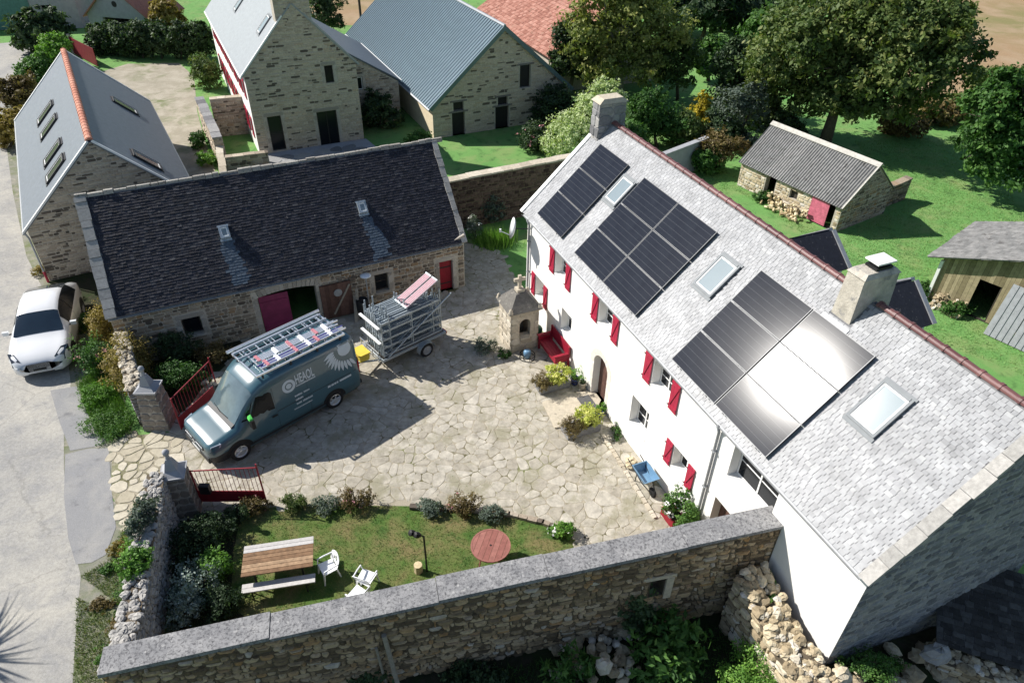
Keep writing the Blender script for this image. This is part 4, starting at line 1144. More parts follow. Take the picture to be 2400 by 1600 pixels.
# roof: mossy slates, two small roof lights with zinc-washed streaks under them
BR = Roof(BRF.pt(0, 0, .09), BRF.U, BRF.V * BRF.L)
lights = []
for q in ([(510, 530), (541, 530), (541, 562), (512, 562)], [(836, 474), (858, 474), (860, 501), (840, 503)]):
    c = np.mean([BR.at(*x) for x in q], 0); lights.append((c[0] - .18, c[0] + .18, c[1] - .24, c[1] + .24))
streaks = [[BR.at(*x) for x in q] for q in ([(513, 563), (545, 560), (582, 640), (586, 665), (545, 672)], [(843, 503), (862, 500), (905, 560), (915, 600), (880, 610)])]
def in_streak(a, t): return any(bool(in_poly(np.array(a), np.array(t), s)) for s in streaks)
si = slates(BR, .28, BL - .12, -.14, BR.L - .06, .11, .18, .012, lambda a, t: any(l[0] < a < l[1] and l[2] < t < l[3] for l in lights), 7, jit=.014, lift=.006)
plain = [i for i in si if not in_streak(*((lambda c: ((c - BR.O) @ BR.U, (c - BR.O) @ BR.V))(i[0].mean(0))))]
wash = [i for i in si if in_streak(*((lambda c: ((c - BR.O) @ BR.U, (c - BR.O) @ BR.V))(i[0].mean(0))))]
pieces(brp[0], 'slate', plain, M['slate_dark'], 220, 'slates')
pieces(brp[0], 'washed_slate', wash, M['slate_streak'], 80, 'washed_slates')
for l in lights: roof_window(BR, barn, *l, .03, .16, 'roof_window', 'glass_sky', 'galv', .05)
pieces(brp[1], 'slate', slates(Roof(BRB.pt(0, 0, .09), BRB.U, BRB.V * BRB.L), .1, BL - .1, -.14, BRB.L - .05, .2, .34, .012, None, 8), M['slate_dark'], 0, 'slates')
rv = []
for a0, a1, keep in ((-.12, .26, 1), (BL - .14, BL + .10, 1)):
    t = -.16
    while t < BR.L:
        e = min(t + r_.uniform(.25, .5), BR.L); mb = MB(); BR.box(mb, a0 + r_.uniform(-.02, .02), a1 + r_.uniform(-.02, .02), t + .008, e - .008, -.06, .03 + r_.uniform(0, .03)); rv.append((np.array(mb.v), mb.f, r_.random())); t = e
pieces(brp[0], 'verge_stone', rv, M['verge_grey'], 60)
rv = []; a = -.1
while a < BL + .05:
    l_ = r_.uniform(.2, .6); mb = MB(); k = .11 + r_.uniform(-.03, .03); z = BZR + .15 + r_.uniform(-.04, .03)
    mb.hexa([B.pt(a, -BD / 2 + k, z - .16), B.pt(a + l_ - .012, -BD / 2 + k, z - .16), B.pt(a + l_ - .012, -BD / 2 - k, z - .16), B.pt(a, -BD / 2 - k, z - .16)], [B.pt(a + .01, -BD / 2 + k * .5, z), B.pt(a + l_ - .02, -BD / 2 + k * .5, z), B.pt(a + l_ - .02, -BD / 2 - k * .5, z), B.pt(a + .01, -BD / 2 - k * .5, z)]); rv.append((np.array(mb.v), mb.f, r_.random())); a += l_
pieces(barn, 'ridge_stone', rv, M['ridge_lichen'], 60)
mb = MB()
for a in (0,): 
    A_ = [BRF.pt(-.05, -.18, .03) + B.W * (.055 * math.cos(math.pi * k / 6)) + V3(0, 0, -.055 * math.sin(math.pi * k / 6)) for k in range(7)]
    B_ = [BRF.pt(BL - .1, -.18, .03) + B.W * (.055 * math.cos(math.pi * k / 6)) + V3(0, 0, -.055 * math.sin(math.pi * k / 6)) for k in range(7)]
    mb.add(A_ + B_, [(k, k + 1, 8 + k, 7 + k) for k in range(6)])
mb.build('gutter', M['zinc'], barn)
mb = MB(); mb.prism([B.pt(12.9, .06, 2.33), B.pt(13.72, .06, 2.33), B.pt(13.72, .06, 2.62)], B.W * -.4); mb.build('kneeler_stone', M['granite'], barn)

# ------------------------------------------------------------------ slate-roofed house by the lane (salmon ridge)
S_n, S_f = P(64, 540, 2.53), P(42, 280, 2.53)
SL = np.linalg.norm(S_n - S_f); S = Fr(S_f, U=(S_n - S_f) / SL); SD, SZE, SZR = 6.75, 2.53, 5.76
sh, sw_, sfr, SRF, SRB, srp = gable_house('slate_house', 'stone house by the lane with smooth blue slate roof and salmon ridge', S, SL, SD, SZE, SZR, 'mortar', 'slate_blue', {}, th=.4, ov=.15, vo=.06, rt=.08)
st_ = [(0, SZE), (SD / 2, SZR - .02), (SD, SZE)]
gs = Fr(sfr['near'][0].pt(0, .003), U=sfr['near'][0].U)
pieces(sw_['near'], 'stone', stones(gs, st_, [], (.07, .15), (.16, .5), (.01, .028), .02, 0, 0, 41, lambda r, a, z: r.uniform(0, .14) if r.random() < .2 else r.uniform(.3, .95)), M['stone_grey'], 200, 'stones')
ridge_tiles(sh, S, -.05, SL + .05, SD, SZR + .11, 'tile_salmon', .40, .14, keep=60)
for r0, q in ((SRF, srp[0]), (SRB, srp[1])):
    for a0, a1 in ((-.09, .04), (SL - .04, SL + .09)):
        mb = MB(); r0.box(mb, a0, a1, -.17, r0.L - .02, .05, .125); mb.build('verge_strip', M['white_trim'], q)
    mb = MB(); r0.box(mb, -.08, SL + .08, -.24, -.155, .0, .075); mb.build('gutter', M['zinc'], q)
SR = Roof(SRF.pt(0, 0, .08), SRF.U, SRF.V * SRF.L); SB = Roof(SRB.pt(0, 0, .08), SRB.U, SRB.V * SRB.L)
for q in ([(90, 274), (120, 237), (126, 255), (94, 298)], [(98, 306), (128, 269), (135, 288), (102, 332)], [(108, 365), (139, 327), (144, 350), (110, 395)], [(115, 405), (143, 362), (151, 383), (116, 437)]):
    c = np.mean([SR.at(*x) for x in q], 0); roof_window(SR, sh, c[0] - .42, c[0] + .42, c[1] - .66, c[1] + .66, .01, .09, 'roof_window', 'glass_dark', 'steel_dark', .07)
for q in ([(268, 235), (316, 265)], [(316, 360), (370, 393)]):
    c = np.mean([SB.at(*x) for x in q], 0); roof_window(SB, sh, c[0] - .42, c[0] + .42, c[1] - .66, c[1] + .66, .01, .09, 'roof_window', 'glass_dark', 'steel_dark', .07)
mb = MB(); mb.tube([S.pt(SL + .06, .12, 2.42), S.pt(SL + .06, .06, 2.2), S.pt(SL + .06, .06, .55)], .04, 6); dpo = mb.build('downpipe', M['zinc'], sh)
mb = MB(); mb.tube([S.pt(SL + .06, .06, .55), S.pt(SL + .06, .06, .02)], .055, 6); mb.build('pipe_shoe', M['red_paint'], dpo)

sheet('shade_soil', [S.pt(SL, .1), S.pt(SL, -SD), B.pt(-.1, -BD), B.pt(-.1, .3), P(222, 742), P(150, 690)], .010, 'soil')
# ------------------------------------------------------------------ tall stone house with red shutters
TR = P(854, 329); TA = 26.0; TD, TZE, TZR, TL = 6.4, 4.75, 8.2, 17.0
T = Fr(TR - TD * V3(math.cos(rad(TA)), math.sin(rad(TA)), 0) - TL * V3(math.cos(rad(TA - 90)), math.sin(rad(TA - 90)), 0), TA - 90)
Tg = T.gable_near(TL, TD)
t_ops = [tuple([Tg.at(*a)[0], Tg.at(*b)[0], Tg.at(*b)[1] if Tg.at(*b)[1] > .15 else 0.0, Tg.at(*a)[1]]) for a, b in (((741, 264), (798, 335)), ((625, 275), (672, 350)), ((759, 155), (784, 193)))]
side_ops = []
for i in range(7):
    a = TL - 1.6 - i * 2.15
    side_ops += [(a - .45, a + .45, .9, 2.1), (a - .45, a + .45, 3.2, 4.3)]
hs, tw, tfr, TRF, TRB, trp = gable_house('gabled_stone_house', 'tall stone house with red shutters, wide gable chimney and glazed doors', T, TL, TD, TZE, TZR, 'mortar', 'slate_silver', {'near': t_ops, 'front': side_ops}, th=.4, ov=.2, vo=.05, rt=.08, wm={'front': 'white_wall'})
tt = [(0, TZE), (TD / 2, TZR - .02), (TD, TZE)]
Tg2 = Fr(Tg.pt(0, .003), U=Tg.U)
pieces(tw['near'], 'stone', stones(Tg2, tt, [(o[0] - .18, o[1] + .18, o[2] - .02, o[3] + .2) for o in t_ops], (.08, .17), (.18, .55), (.01, .03), .018, 0, 0, 51, lambda r, a, z: r.uniform(0, .12) if r.random() < .14 else r.uniform(.35, .95)), M['stone_grey'], 250, 'stones')
ds = []
for (a0, a1, z0, z1) in t_ops:
    for sg, a in ((-1, a0), (1, a1)):
        z = z0
        while z < z1 - .02:
            h = min(r_.uniform(.25, .4), z1 - z); wdt = r_.uniform(.14, .18); ds.append(stone_item(Tg2, a - wdt if sg < 0 else a + .004, a - .004 if sg < 0 else a + wdt, z + .004, z + h - .006, 0, .022, r_.uniform(.3, 1), r_)); z += h
    ds.append(stone_item(Tg2, a0 - .18, a1 + .18, z1 + .004, z1 + .2, 0, .026, r_.random(), r_))
pieces(tw['near'], 'dressed_stone', ds, M['granite'], 60)
casement(Tg2, hs, *t_ops[0][:2], t_ops[0][2] + .02, t_ops[0][3], .15, 2, 1, 'black', 'glass_dark', .06, 'glazed_door')
casement(Tg2, hs, *t_ops[1][:2], t_ops[1][2] + .02, t_ops[1][3], .15, 1, 2, 'black', 'glass_dark', .06, 'glazed_door')
casement(Tg2, hs, *t_ops[2], .15, 1, 1, 'black', 'glass_dark', .04)
for (a0, a1, z0, z1) in side_ops:
    casement(T, hs, a0 + .02, a1 - .02, z0 + .02, z1 - .02, .2, 2, 2)
    shutter(T, hs, a0 - .46, a0 - .03, z0 - .03, z1 + .03); shutter(T, hs, a1 + .03, a1 + .46, z0 - .03, z1 + .03)
# wide chimney standing on the gable
mb = MB(); fbox(mb, Tg, 2.25, 4.20, -.85, .012, 6.6, 9.6); tch = mb.build('chimney', M['mortar'], hs)
pieces(tch, 'chimney_stone', stones(Fr(Tg.pt(0, .012), U=Tg.U), [(2.25, 9.6), (4.2, 9.6)], [], (.1, .2), (.2, .55), (.01, .03), .016, 6.7, 0, 53, lambda r, a, z: r.uniform(.3, .9)), M['stone_grey'], 60, 'chimney_stones')
TRr = Roof(TRF.pt(0, 0, .08), TRF.U, TRF.V * TRF.L)
for q in ([(605, 78), (633, 38)], [(548, 26), (576, -12)]):
    c = np.mean([TRr.at(*x) for x in q], 0); roof_window(TRr, hs, c[0] - .4, c[0] + .4, c[1] - .6, c[1] + .6, .01, .08)
for a0, a1 in ((TL - .04, TL + .09),):
    mb = MB(); TRF.box(mb, a0, a1, -.2, TRF.L - .8, .05, .125); mb.build('verge_strip', M['white_trim'], trp[0])
    mb = MB(); TRB.box(mb, -.06, .06, -.2, TRB.L - .8, .05, .125); mb.build('verge_strip', M['zinc'], trp[1])
mb = MB(); TRF.box(mb, -.05, TL + .05, -.28, -.205, .0, .08); mb.build('gutter', M['white_trim'], trp[0])
# lower wing set back on the far side, catslide roof
WG = Fr(Tg.pt(TD, -2.6), U=Tg.U); wl = 3.3; wz = TZE - 3.3 * (TZR - TZE) / (TD / 2) * .62
mb = MB(); wall_into(mb, WG, [(0, TZE - .05), (wl, wz)], [(.35, .95, 2.3, 3.1)], .35); wo = mb.build('wing_wall', M['mortar'], hs)
pieces(wo, 'stone', stones(WG, [(0, TZE - .1), (wl, wz - .05)], [(.2, 1.1, 2.15, 3.25)], (.09, .17), (.2, .5), (.01, .03), .018, 0, 0, 55), M['stone_grey'], 40, 'stones')
casement(WG, hs, .36, .94, 2.31, 3.09, .12, 1, 1, 'white_trim', 'glass_dark', .05)
mb = MB(); mb.hexa([WG.pt(-.1, .1, TZE + .0), WG.pt(wl + .15, .1, wz), WG.pt(wl + .15, -9.5, wz), WG.pt(-.1, -9.5, TZE + .0)], [WG.pt(-.1, .1, TZE + .1), WG.pt(wl + .15, .1, wz + .1), WG.pt(wl + .15, -9.5, wz + .1), WG.pt(-.1, -9.5, TZE + .1)]); wr_ = mb.build('wing_roof', M['slate_blue'], hs)
mb = MB(); mb.tube([WG.pt(wl + .2, .1, wz + .03), WG.pt(wl + .2, -9.5, wz + .03)], .06, 6); mb.build('gutter', M['white_trim'], wr_)
mb = MB(); fbox(mb, WG, wl - .35, wl, -9.4, -.36, 0, wz - .02); mb.build('wing_side_wall', M['mortar'], hs)
# terrace and its walls
ter = MB(); tp_ = [Tg.pt(-.4, .02), Tg.pt(TD + .1, .02), Tg.pt(TD + .4, 2.4), Tg.pt(-.6, 3.2)]
ter.prism([p + V3(0, 0, .012) for p in tp_], (0, 0, .10)); tro = ter.build('terrace', M['concrete']); tro['kind'] = 'structure'
its = []
for cell in voronoi(tp_, .7, 8, .3, 1.3, TA):
    it = slab(cell, .012, .112, .02, r_.random(), r_)
    if it: its.append(it)
pieces(tro, 'paving_slab', its, M['stone_shade'], 80)
def blob_item(c, s3, sq, r, t=None):
    n_, m_ = 7, 4; vs = []; an = r.uniform(0, 3)
    for i in range(m_ + 1):
        q = math.pi * i / m_
        for k in range(n_):
            a = 2 * math.pi * k / n_ + .3 * i; j = r.uniform(.72, 1.1)
            x, y, z = s3 * sq[0] * j * math.sin(q) * math.cos(a), s3 * sq[1] * j * math.sin(q) * math.sin(a), -s3 * sq[2] * math.cos(q) * j
            vs.append(c + V3(x * math.cos(an) - y * math.sin(an), x * math.sin(an) + y * math.cos(an), z))
    return np.array(vs), [(i * n_ + k, i * n_ + (k + 1) % n_, (i + 1) * n_ + (k + 1) % n_, (i + 1) * n_ + k) for i in range(m_) for k in range(n_)], (r.random() if t is None else t)
def rubble_wall(name, label, fr, L, z_top, th, mat, mortar, cap, seed, keep=80, both=False, hr=(.1, .18), wr=(.18, .5), base=0.0, proud=(.012, .035), capw=.04, capt=.07, ctiles=None, gap=.016, rough=False, ops=()):
    """free-standing rubble wall with capping: z_top polyline"""
    root = thing(name, label, 'wall', fr.pt(L / 2, -th / 2))
    mb = MB(); wall_into(mb, fr, z_top, list(ops), th, base); core = mb.build('core', M[mortar], root)
    its = stones(fr, [(a, z - .02) for a, z in z_top], list(ops), hr, wr, proud, gap, base, 0, seed)
    if both:
        bf = Fr(fr.pt(L, -th), U=-fr.U); its += stones(bf, [(L - a, z - .02) for a, z in z_top[::-1]], [], hr, wr, proud, gap, base, 0, seed + 1)
    ef = Fr(fr.pt(0, -th), U=fr.W); its += stones(ef, [(0, z_top[0][1]), (th, z_top[0][1])], [], hr, (.15, .4), proud, gap, base, 0, seed + 2)
    pieces(core, 'stone', its, M[mat], keep, 'stones')
    r = random.Random(seed + 5); cs = []; a = -capw
    if rough:
        for i in range(int(L * th / .011)):
            x = r.uniform(0, L); w_ = -th * r.uniform(-.02, 1.02); cs.append(blob_item(fr.pt(x, w_, topz(z_top, x) + r.uniform(-.03, .05)), r.uniform(.05, .13), (1.2, .95, .6), r))
        pieces(root, 'cap_stone', cs, M[cap], 160, 'cap_stones')
        return root
    while a < L + capw - .02:
        l_ = min(r.uniform(*(ctiles or (.4, .8))), L + capw - a)
        z0, z1 = topz(z_top, min(max(a, 0), L)), topz(z_top, min(max(a + l_, 0), L)); g_ = .006
        mb = MB(); dz = r.uniform(-.012, .012); dw = r.uniform(-.02, .02)
        mb.hexa([fr.pt(a + g_, capw + dw, z0 + .002), fr.pt(a + l_ - g_, capw + dw, z1 + .002), fr.pt(a + l_ - g_, -th - capw + dw, z1 + .002), fr.pt(a + g_, -th - capw + dw, z0 + .002)],
                [fr.pt(a + g_, capw + dw - .01, z0 + capt + dz), fr.pt(a + l_ - g_, capw + dw - .01, z1 + capt + dz), fr.pt(a + l_ - g_, -th - capw + dw + .01, z1 + capt + dz + .01), fr.pt(a + g_, -th - capw + dw + .01, z0 + capt + dz + .01)])
        cs.append((np.array(mb.v), mb.f, r.random())); a += l_
    pieces(root, 'coping_stone', cs, M[cap], 60)
    return root
def wall_px(lab, p0, z0, p1, z1, th, seed, cap='stone_pale', mat='stone_grey', keep=50, both=False, rough=False):
    a, b = P(*p0, z0), P(*p1, z1); d = (b - a) * V3(1, 1, 0); L = np.linalg.norm(d)
    return rubble_wall('terrace_wall', lab, Fr(a, U=d / L), L, [(0, z0), (L, z1)], th, mat, 'mortar', cap, seed, keep, both, capw=.03, rough=rough)
wall_px('grey-capped stone wall running left from the tall house gable', (492, 236), 2.3, (600, 226), 2.3, .4, 61)
wall_px('thick grey-topped stone wall stepping down beside the sunken terrace', (520, 322), 1.5, (477, 228), 2.1, .5, 64, 'stone_shade', both=True)
wall_px('low stone wall in front of the sunken terrace', (528, 372), .8, (628, 360), .75, .35, 67, 'stone_grey')
wall_px('narrow stone wall end below the stepped terrace wall', (532, 406), .7, (519, 335), 1.0, .35, 69, 'stone_pale', both=True)

# ------------------------------------------------------------------ barn with blue-grey steel roof
KN = P(1017, 326); KU = V3(math.cos(rad(-63.6)), math.sin(rad(-63.6)), 0); KL = 19.0
K = Fr(KN - KU * KL, U=KU); KD, KZE, KZR = 9.7, 2.15, 6.3; Kg = K.gable_near(KL, KD)
k_ops = []
for a, b in (((1059, 266), (1091, 333)), ((1062, 241), (1087, 258)), ((1161, 252), (1192, 320)), ((1167, 229), (1190, 245)), ((1270, 238), (1297, 262)), ((1275, 215), (1298, 232)), ((1219, 154), (1243, 204))):
    x0, z1 = Kg.at(*a); x1, z0 = Kg.at(*b); k_ops.append((x0, x1, z0 if z0 > .15 else 0.0, z1))
kb, kw_, kfr, KRF, KRB, krp = gable_house('steel_roof_barn', 'stone barn with ribbed blue-grey steel roof and small dark openings', K, KL, KD, KZE, KZR, 'mortar', 'metal_roof', {'near': k_ops}, th=.4, ov=.3, vo=.2, rt=.05, wm={'front': 'render_cream'})
Kg2 = Fr(Kg.pt(0, .003), U=Kg.U)
pieces(kw_['near'], 'stone', stones(Kg2, [(0, KZE), (KD / 2, KZR - .03), (KD, KZE)], [(o[0] - .05, o[1] + .05, o[2] - .02, o[3] + .14) for o in k_ops], (.09, .18), (.2, .6), (.01, .03), .018, 0, 0, 71, lambda r, a, z: r.uniform(0, .12) if r.random() < .12 else r.uniform(.4, .95)), M['stone_grey'], 200, 'stones')
for i, (a0, a1, z0, z1) in enumerate(k_ops):
    mb = MB(); fbox(mb, Kg2, a0 - .22, a1 + .22, -.1, .03, z1 + .004, z1 + .11); mb.build('lintel', M['lintel'], kb)
    mb = MB(); fbox(mb, Kg2, a0 + .01, a1 - .01, -.24, -.20, z0 + .01, z1 - .005); mb.build('door' if z0 < .2 else 'hatch', M['black'], kb)
rib = MB(); KS = Roof(KRF.pt(0, 0, .05), KRF.U, KRF.V * KRF.L); items = []
a = -.2
while a < KL + .18:
    mb = MB()
    for k in range(3):
        x = a + .16 + k * .333
        if x > KL + .2: break
        mb.hexa([KS.pt(x - .05, -.3, 0), KS.pt(x + .05, -.3, 0), KS.pt(x + .05, KS.L, 0), KS.pt(x - .05, KS.L, 0)], [KS.pt(x - .022, -.3, .045), KS.pt(x + .022, -.3, .045), KS.pt(x + .022, KS.L, .045), KS.pt(x - .022, KS.L, .045)])
    items.append((np.array(mb.v), mb.f, .5)); a += 1.0
pieces(krp[0], 'roof_sheet_ribs', items, M['metal_roof'], 60)
for r0, q in ((KRF, krp[0]), (KRB, krp[1])):
    a_ = KL + .2 if r0 is KRF else -.2
    mb = MB(); r0.box(mb, a_ - .02, a_ + .06, -.31, r0.L + .03, -.14, .11); mb.build('barge_board', M['metal_roof'], q)
mb = MB(); KRF.box(mb, -.2, KL + .2, -.40, -.305, -.02, .05); mb.build('gutter', M['zinc'], krp[0])
mb = MB(); mb.tube([K.pt(-.2, -KD / 2, KZR + .09), K.pt(KL + .22, -KD / 2, KZR + .09)], .10, 6); mb.build('ridge_cap', M['zinc'], kb)

# ------------------------------------------------------------------ red-tiled outbuilding behind it
q0, q1 = P(1120, 22, 2.6), P(1262, 112, 2.6); rl = np.linalg.norm(q1 - q0)
Rd = Fr(q0, U=(q1 - q0) / rl)
rb_, _, _, RRF, RRB, rrp = gable_house('red_tiled_barn', 'long outbuilding with faded red clay tile roof behind the trees', Rd, rl + 2.5, 9.0, 2.6, 5.3, 'mortar', 'tile_red', {}, th=.35, ov=.3, vo=.1)
pieces(rrp[0], 'tile', slates(Roof(RRF.pt(0, 0, .09), RRF.U, RRF.V * RRF.L), 0, rl + 2.5, -.3, RRF.L, .30, .30, .035, None, 10), M['tile_red'], 60, 'tiles')

# ------------------------------------------------------------------ garage and farm sheds beyond the lane
g0, g1 = P(222, 88), P(364, 100); gl_ = np.linalg.norm(g1 - g0); GU = (g1 - g0) / gl_
Gf = Fr(g0, U=GU); ge = Zat(g0, 33)
G_ = Fr(Gf.pt(0, -4.5), U=Gf.W)
go_ = [(gl_ * .24, gl_ * .76, 0, ge * .92)]
gr, gw_, _, _, GRB, grp = gable_house('garage', 'grey rendered garage with dark open door and pink tile roof', G_, 4.5, gl_, ge, ge + gl_ * .42, 'concrete', 'tile_red', {'near': go_}, th=.3, ov=.35, vo=.25)
mb = MB(); c_ = Gf.pt(gl_ / 2, .005, ge + gl_ * .16); mb.lathe(c_, [(.25, 0), (.25, .01), (.01, .01)], 10, Gf.W); mb.build('vent', M['black'], gr)
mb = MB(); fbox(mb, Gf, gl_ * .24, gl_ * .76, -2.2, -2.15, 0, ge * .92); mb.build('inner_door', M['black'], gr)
h0, h1 = P(-260, 78), P(196, 66); hl = np.linalg.norm(h1 - h0)
Hf = Fr(h0, U=(h1 - h0) / hl)
hr_, hw2, _, HRf, _, hrp2 = gable_house('farm_shed', 'long grey farm building with faded green doors beyond the garden', Hf, hl, 8.0, 3.4, 6.0, 'concrete', 'slate_dark', {'front': [(hl - 3.0, hl - 2.1, 1.2, 2.0), (hl - 14, hl - 13, 1.2, 2.0)]}, th=.3, ov=.3)
for x0, x1 in ((hl - 8.2, hl - 3.9), (hl - 12.4, hl - 9.8)):
    mb = MB(); fbox(mb, Hf, x0, x1, .02, .07, .05, 3.0); d_ = mb.build('door', M['green_door'], hr_)
    boards(Hf, d_, x0, x1, .1, 2.95, .07, .03, 8, 'green_tint' if 'green_tint' in M else 'wood_dark', 'plank', 4) if False else None

# ------------------------------------------------------------------ wall closing the yard between barn and farmhouse
y0, y1 = P(1050, 425, 2.7), P(1345, 372, 2.7); yl = np.linalg.norm((y1 - y0)[:2])
Y = Fr(y0, U=(y1 - y0) * V3(1, 1, 0) / yl)
rubble_wall('yard_wall', 'dark brown rubble wall between the barn and the white house', Y, yl, [(0, 2.62), (yl, 2.72)], .45, 'stone_brown', 'mortar_dark', 'stone_pale', 81, 120, False, (.08, .2), (.12, .5), capt=.08)
# rendered wall behind the white house
e0, e1 = P(1575, 415), P(1648, 392); e1 = P(1648, 392); e0 = P(1520, 445)
ez = Zat(e1, 325); El = np.linalg.norm(e1 - e0)
mb = None
def fill(mb):
    fr = Fr(e0, U=(e1 - e0) / El)
    fbox(mb, fr, 0, El, -.22, 0, 0, ez); fbox(mb, fr, -.02, El + .06, -.28, .06, ez + .002, ez + .08)
solid('rendered_wall', M['concrete'], 'smooth grey rendered garden wall behind the far chimney', 'wall', fill)

# ------------------------------------------------------------------ garden shed with corrugated roof
sb0, sb1 = P(1733, 432), P(1955, 545); sze = Zat(sb1, 484)
c0_, d0_ = P(1740, 377, sze), P(1976, 484, sze); shl = np.linalg.norm(d0_ - c0_)
X = Fr(c0_, U=(d0_ - c0_) / shl)
ap = PL(X.U, X.U @ d0_, 2061, 388); xd = -(ap - X.O) @ X.W * 2; xzr = ap[2]
x_at = lambda *q: X.at(*q)
x_ops = [(x_at(1798, 410)[0], x_at(1820, 425)[0], 0, sze - .12), (x_at(1853, 444)[0], x_at(1870, 455)[0], x_at(1860, 468)[1], x_at(1862, 446)[1]), (x_at(1948, 470)[0] - 1.0, x_at(1948, 470)[0] + .45, 0, sze - .1)]
shd, shw, shf, XRF, XRB, xrp = gable_house('garden_shed', 'old stone shed with corrugated grey roof and faded pink door', X, shl, xd, sze, xzr, 'mortar', 'fibro', {'front': x_ops}, th=.35, ov=.15, vo=.1, rt=.03)
pieces(shw['front'], 'stone', stones(X, [(0, sze - .03), (shl, sze - .03)], x_ops, (.1, .2), (.16, .45), (.01, .03), .02, 0, 0, 91), M['stone_ruin'], 80, 'stones')
Xg = Fr(shf['near'][0].pt(0, .003), U=shf['near'][0].U)
pieces(shw['near'], 'stone', stones(Xg, [(0, sze), (xd / 2, xzr - .03), (xd, sze)], [], (.1, .2), (.16, .5), (.01, .03), .02, 0, 0, 92), M['stone_barn'], 80, 'stones')
def corrugated(rf, a0, a1, t0, t1, pitch, amp, sheet_w, h=.0):
    items = []; a = a0
    while a < a1 - .02:
        e = min(a + sheet_w, a1); n = max(2, int((e - a) / pitch * 6)); vs = []
        for i in range(n + 1):
            x = a + (e - a) * i / n; y = h + amp * (1 + math.sin(2 * math.pi * x / pitch)); vs += [rf.pt(x, t0, y), rf.pt(x, t1, y)]
        items.append((np.array(vs), [(2 * i, 2 * i + 2, 2 * i + 3, 2 * i + 1) for i in range(n)], rnd.random())); a = e
    return items
XS = Roof(XRF.pt(0, 0, .03), XRF.U, XRF.V * XRF.L)
pieces(xrp[0], 'corrugated_sheet', corrugated(XS, -.1, shl + .1, -.18, XS.L, .15, .028, .95, .012), M['fibro'], 30)
mb = MB()
for sg in (1, -1):
    q = [X.pt(-.14, -xd / 2, xzr + .14), X.pt(shl + .14, -xd / 2, xzr + .14), X.pt(shl + .14, -xd / 2 + sg * .2, xzr - .02), X.pt(-.14, -xd / 2 + sg * .2, xzr - .02)]
    mb.hexa(q, [p + V3(0, 0, .03) for p in q])
mb.build('ridge_cap', M['fibro_pale'], shd)
mb = MB(); XS.box(mb, shl + .06, shl + .13, -.18, XS.L, .05, .09); mb.build('verge_strip', M['fibro_pale'], xrp[0])
xdx = x_at(1948, 470)[0]
dd = MB(); dU = X.U * .82 + X.W * .57; dU /= np.linalg.norm(dU)
xdr = Fr(X.pt(xdx - 1.0, .03), U=X.U)
mb = MB(); fbox(mb, xdr, 0, 1.05, .0, .04, .08, sze - .02); xo = mb.build('door', M['pink_paint'], shd, label='faded pink plank door standing ajar')
boards(xdr, xo, 0, 1.05, .08, sze - .03, .04, .02, 5, 'pink_tint' if 'pink_tint' in M else 'pink_t', 'plank', 6) if 'pink_t' in M else None
mb = MB(); fbox(mb, X, x_ops[1][0], x_ops[1][1], -.2, -.16, x_ops[1][2], x_ops[1][3]); mb.build('window_board', M['wood_dark'], shd)
# roofless stub behind it
rubble_wall('ruined_lean_to', 'dark ruined stone stub behind the corrugated shed', Fr(Xg.pt(xd - .1, -.4), U=Xg.U), 2.6, [(0, sze - .1), (1.2, sze - .35), (2.6, 1.2)], .35, 'stone_barn', 'mortar_dark', 'stone_barn', 95, 40)

# ------------------------------------------------------------------ plank shed at the right edge
z0_, z1_ = P(2172, 698), P(2308, 756); zU = (z1_ - z0_) / np.linalg.norm(z1_ - z0_)
Zf = Fr(z0_, U=zU); zze = Zat(z0_, 606)
zo = [(Zf.at(2297, 650)[0], Zf.at(2346, 675)[0], .05, Zf.at(2320, 662)[1])]
zr_ = thing('plank_shed', 'weathered plank shed with ragged slate roof and black doorway', 'shed', Zf.pt(3.5, -2))
zl = 8.0
ztop = [(0, 2.16), (3.0, 3.32), (6.0, 2.16)]; zl, zdp = 6.0, 4.3
mb = MB(); wall_into(mb, Zf, ztop, zo, .12); zw = mb.build('front_wall', M['wood_dark'], zr_)
its = []; r_ = random.Random(31); a = 0
while a < zl:
    wd_ = r_.uniform(.13, .2); e = min(a + wd_, zl)
    top_ = min(topz(ztop, a), topz(ztop, e)) - r_.uniform(.03, .1); segs = [(0.05, top_)]
    for o in zo:
        if o[0] < (a + e) / 2 < o[1]: segs = [(o[3], top_)]
    for s0, s1 in segs:
        mb = MB(); fbox(mb, Zf, a + .004, e - .004, .002, .022 + r_.uniform(0, .008), s0, s1); its.append((np.array(mb.v), mb.f, r_.random()))
    a = e
pieces(zw, 'board', its, M['wood_olive'], 60)
for fr_, ln, tp_ in ((Fr(Zf.pt(0, -zdp), U=Zf.W), zdp, [(0.01, 2.14), (zdp - .13, 2.14)]), (Fr(Zf.pt(zl, 0), U=-Zf.W), zdp, [(.13, 2.14), (zdp - .01, 2.14)]), (Fr(Zf.pt(zl, -zdp), U=-Zf.U), zl, ztop)):
    mb = MB(); wall_into(mb, fr_, tp_, [], .12); mb.build('side_wall' if ln == zdp else 'rear_wall', M['wood_olive'], zr_)
zb_ = -zdp - .3
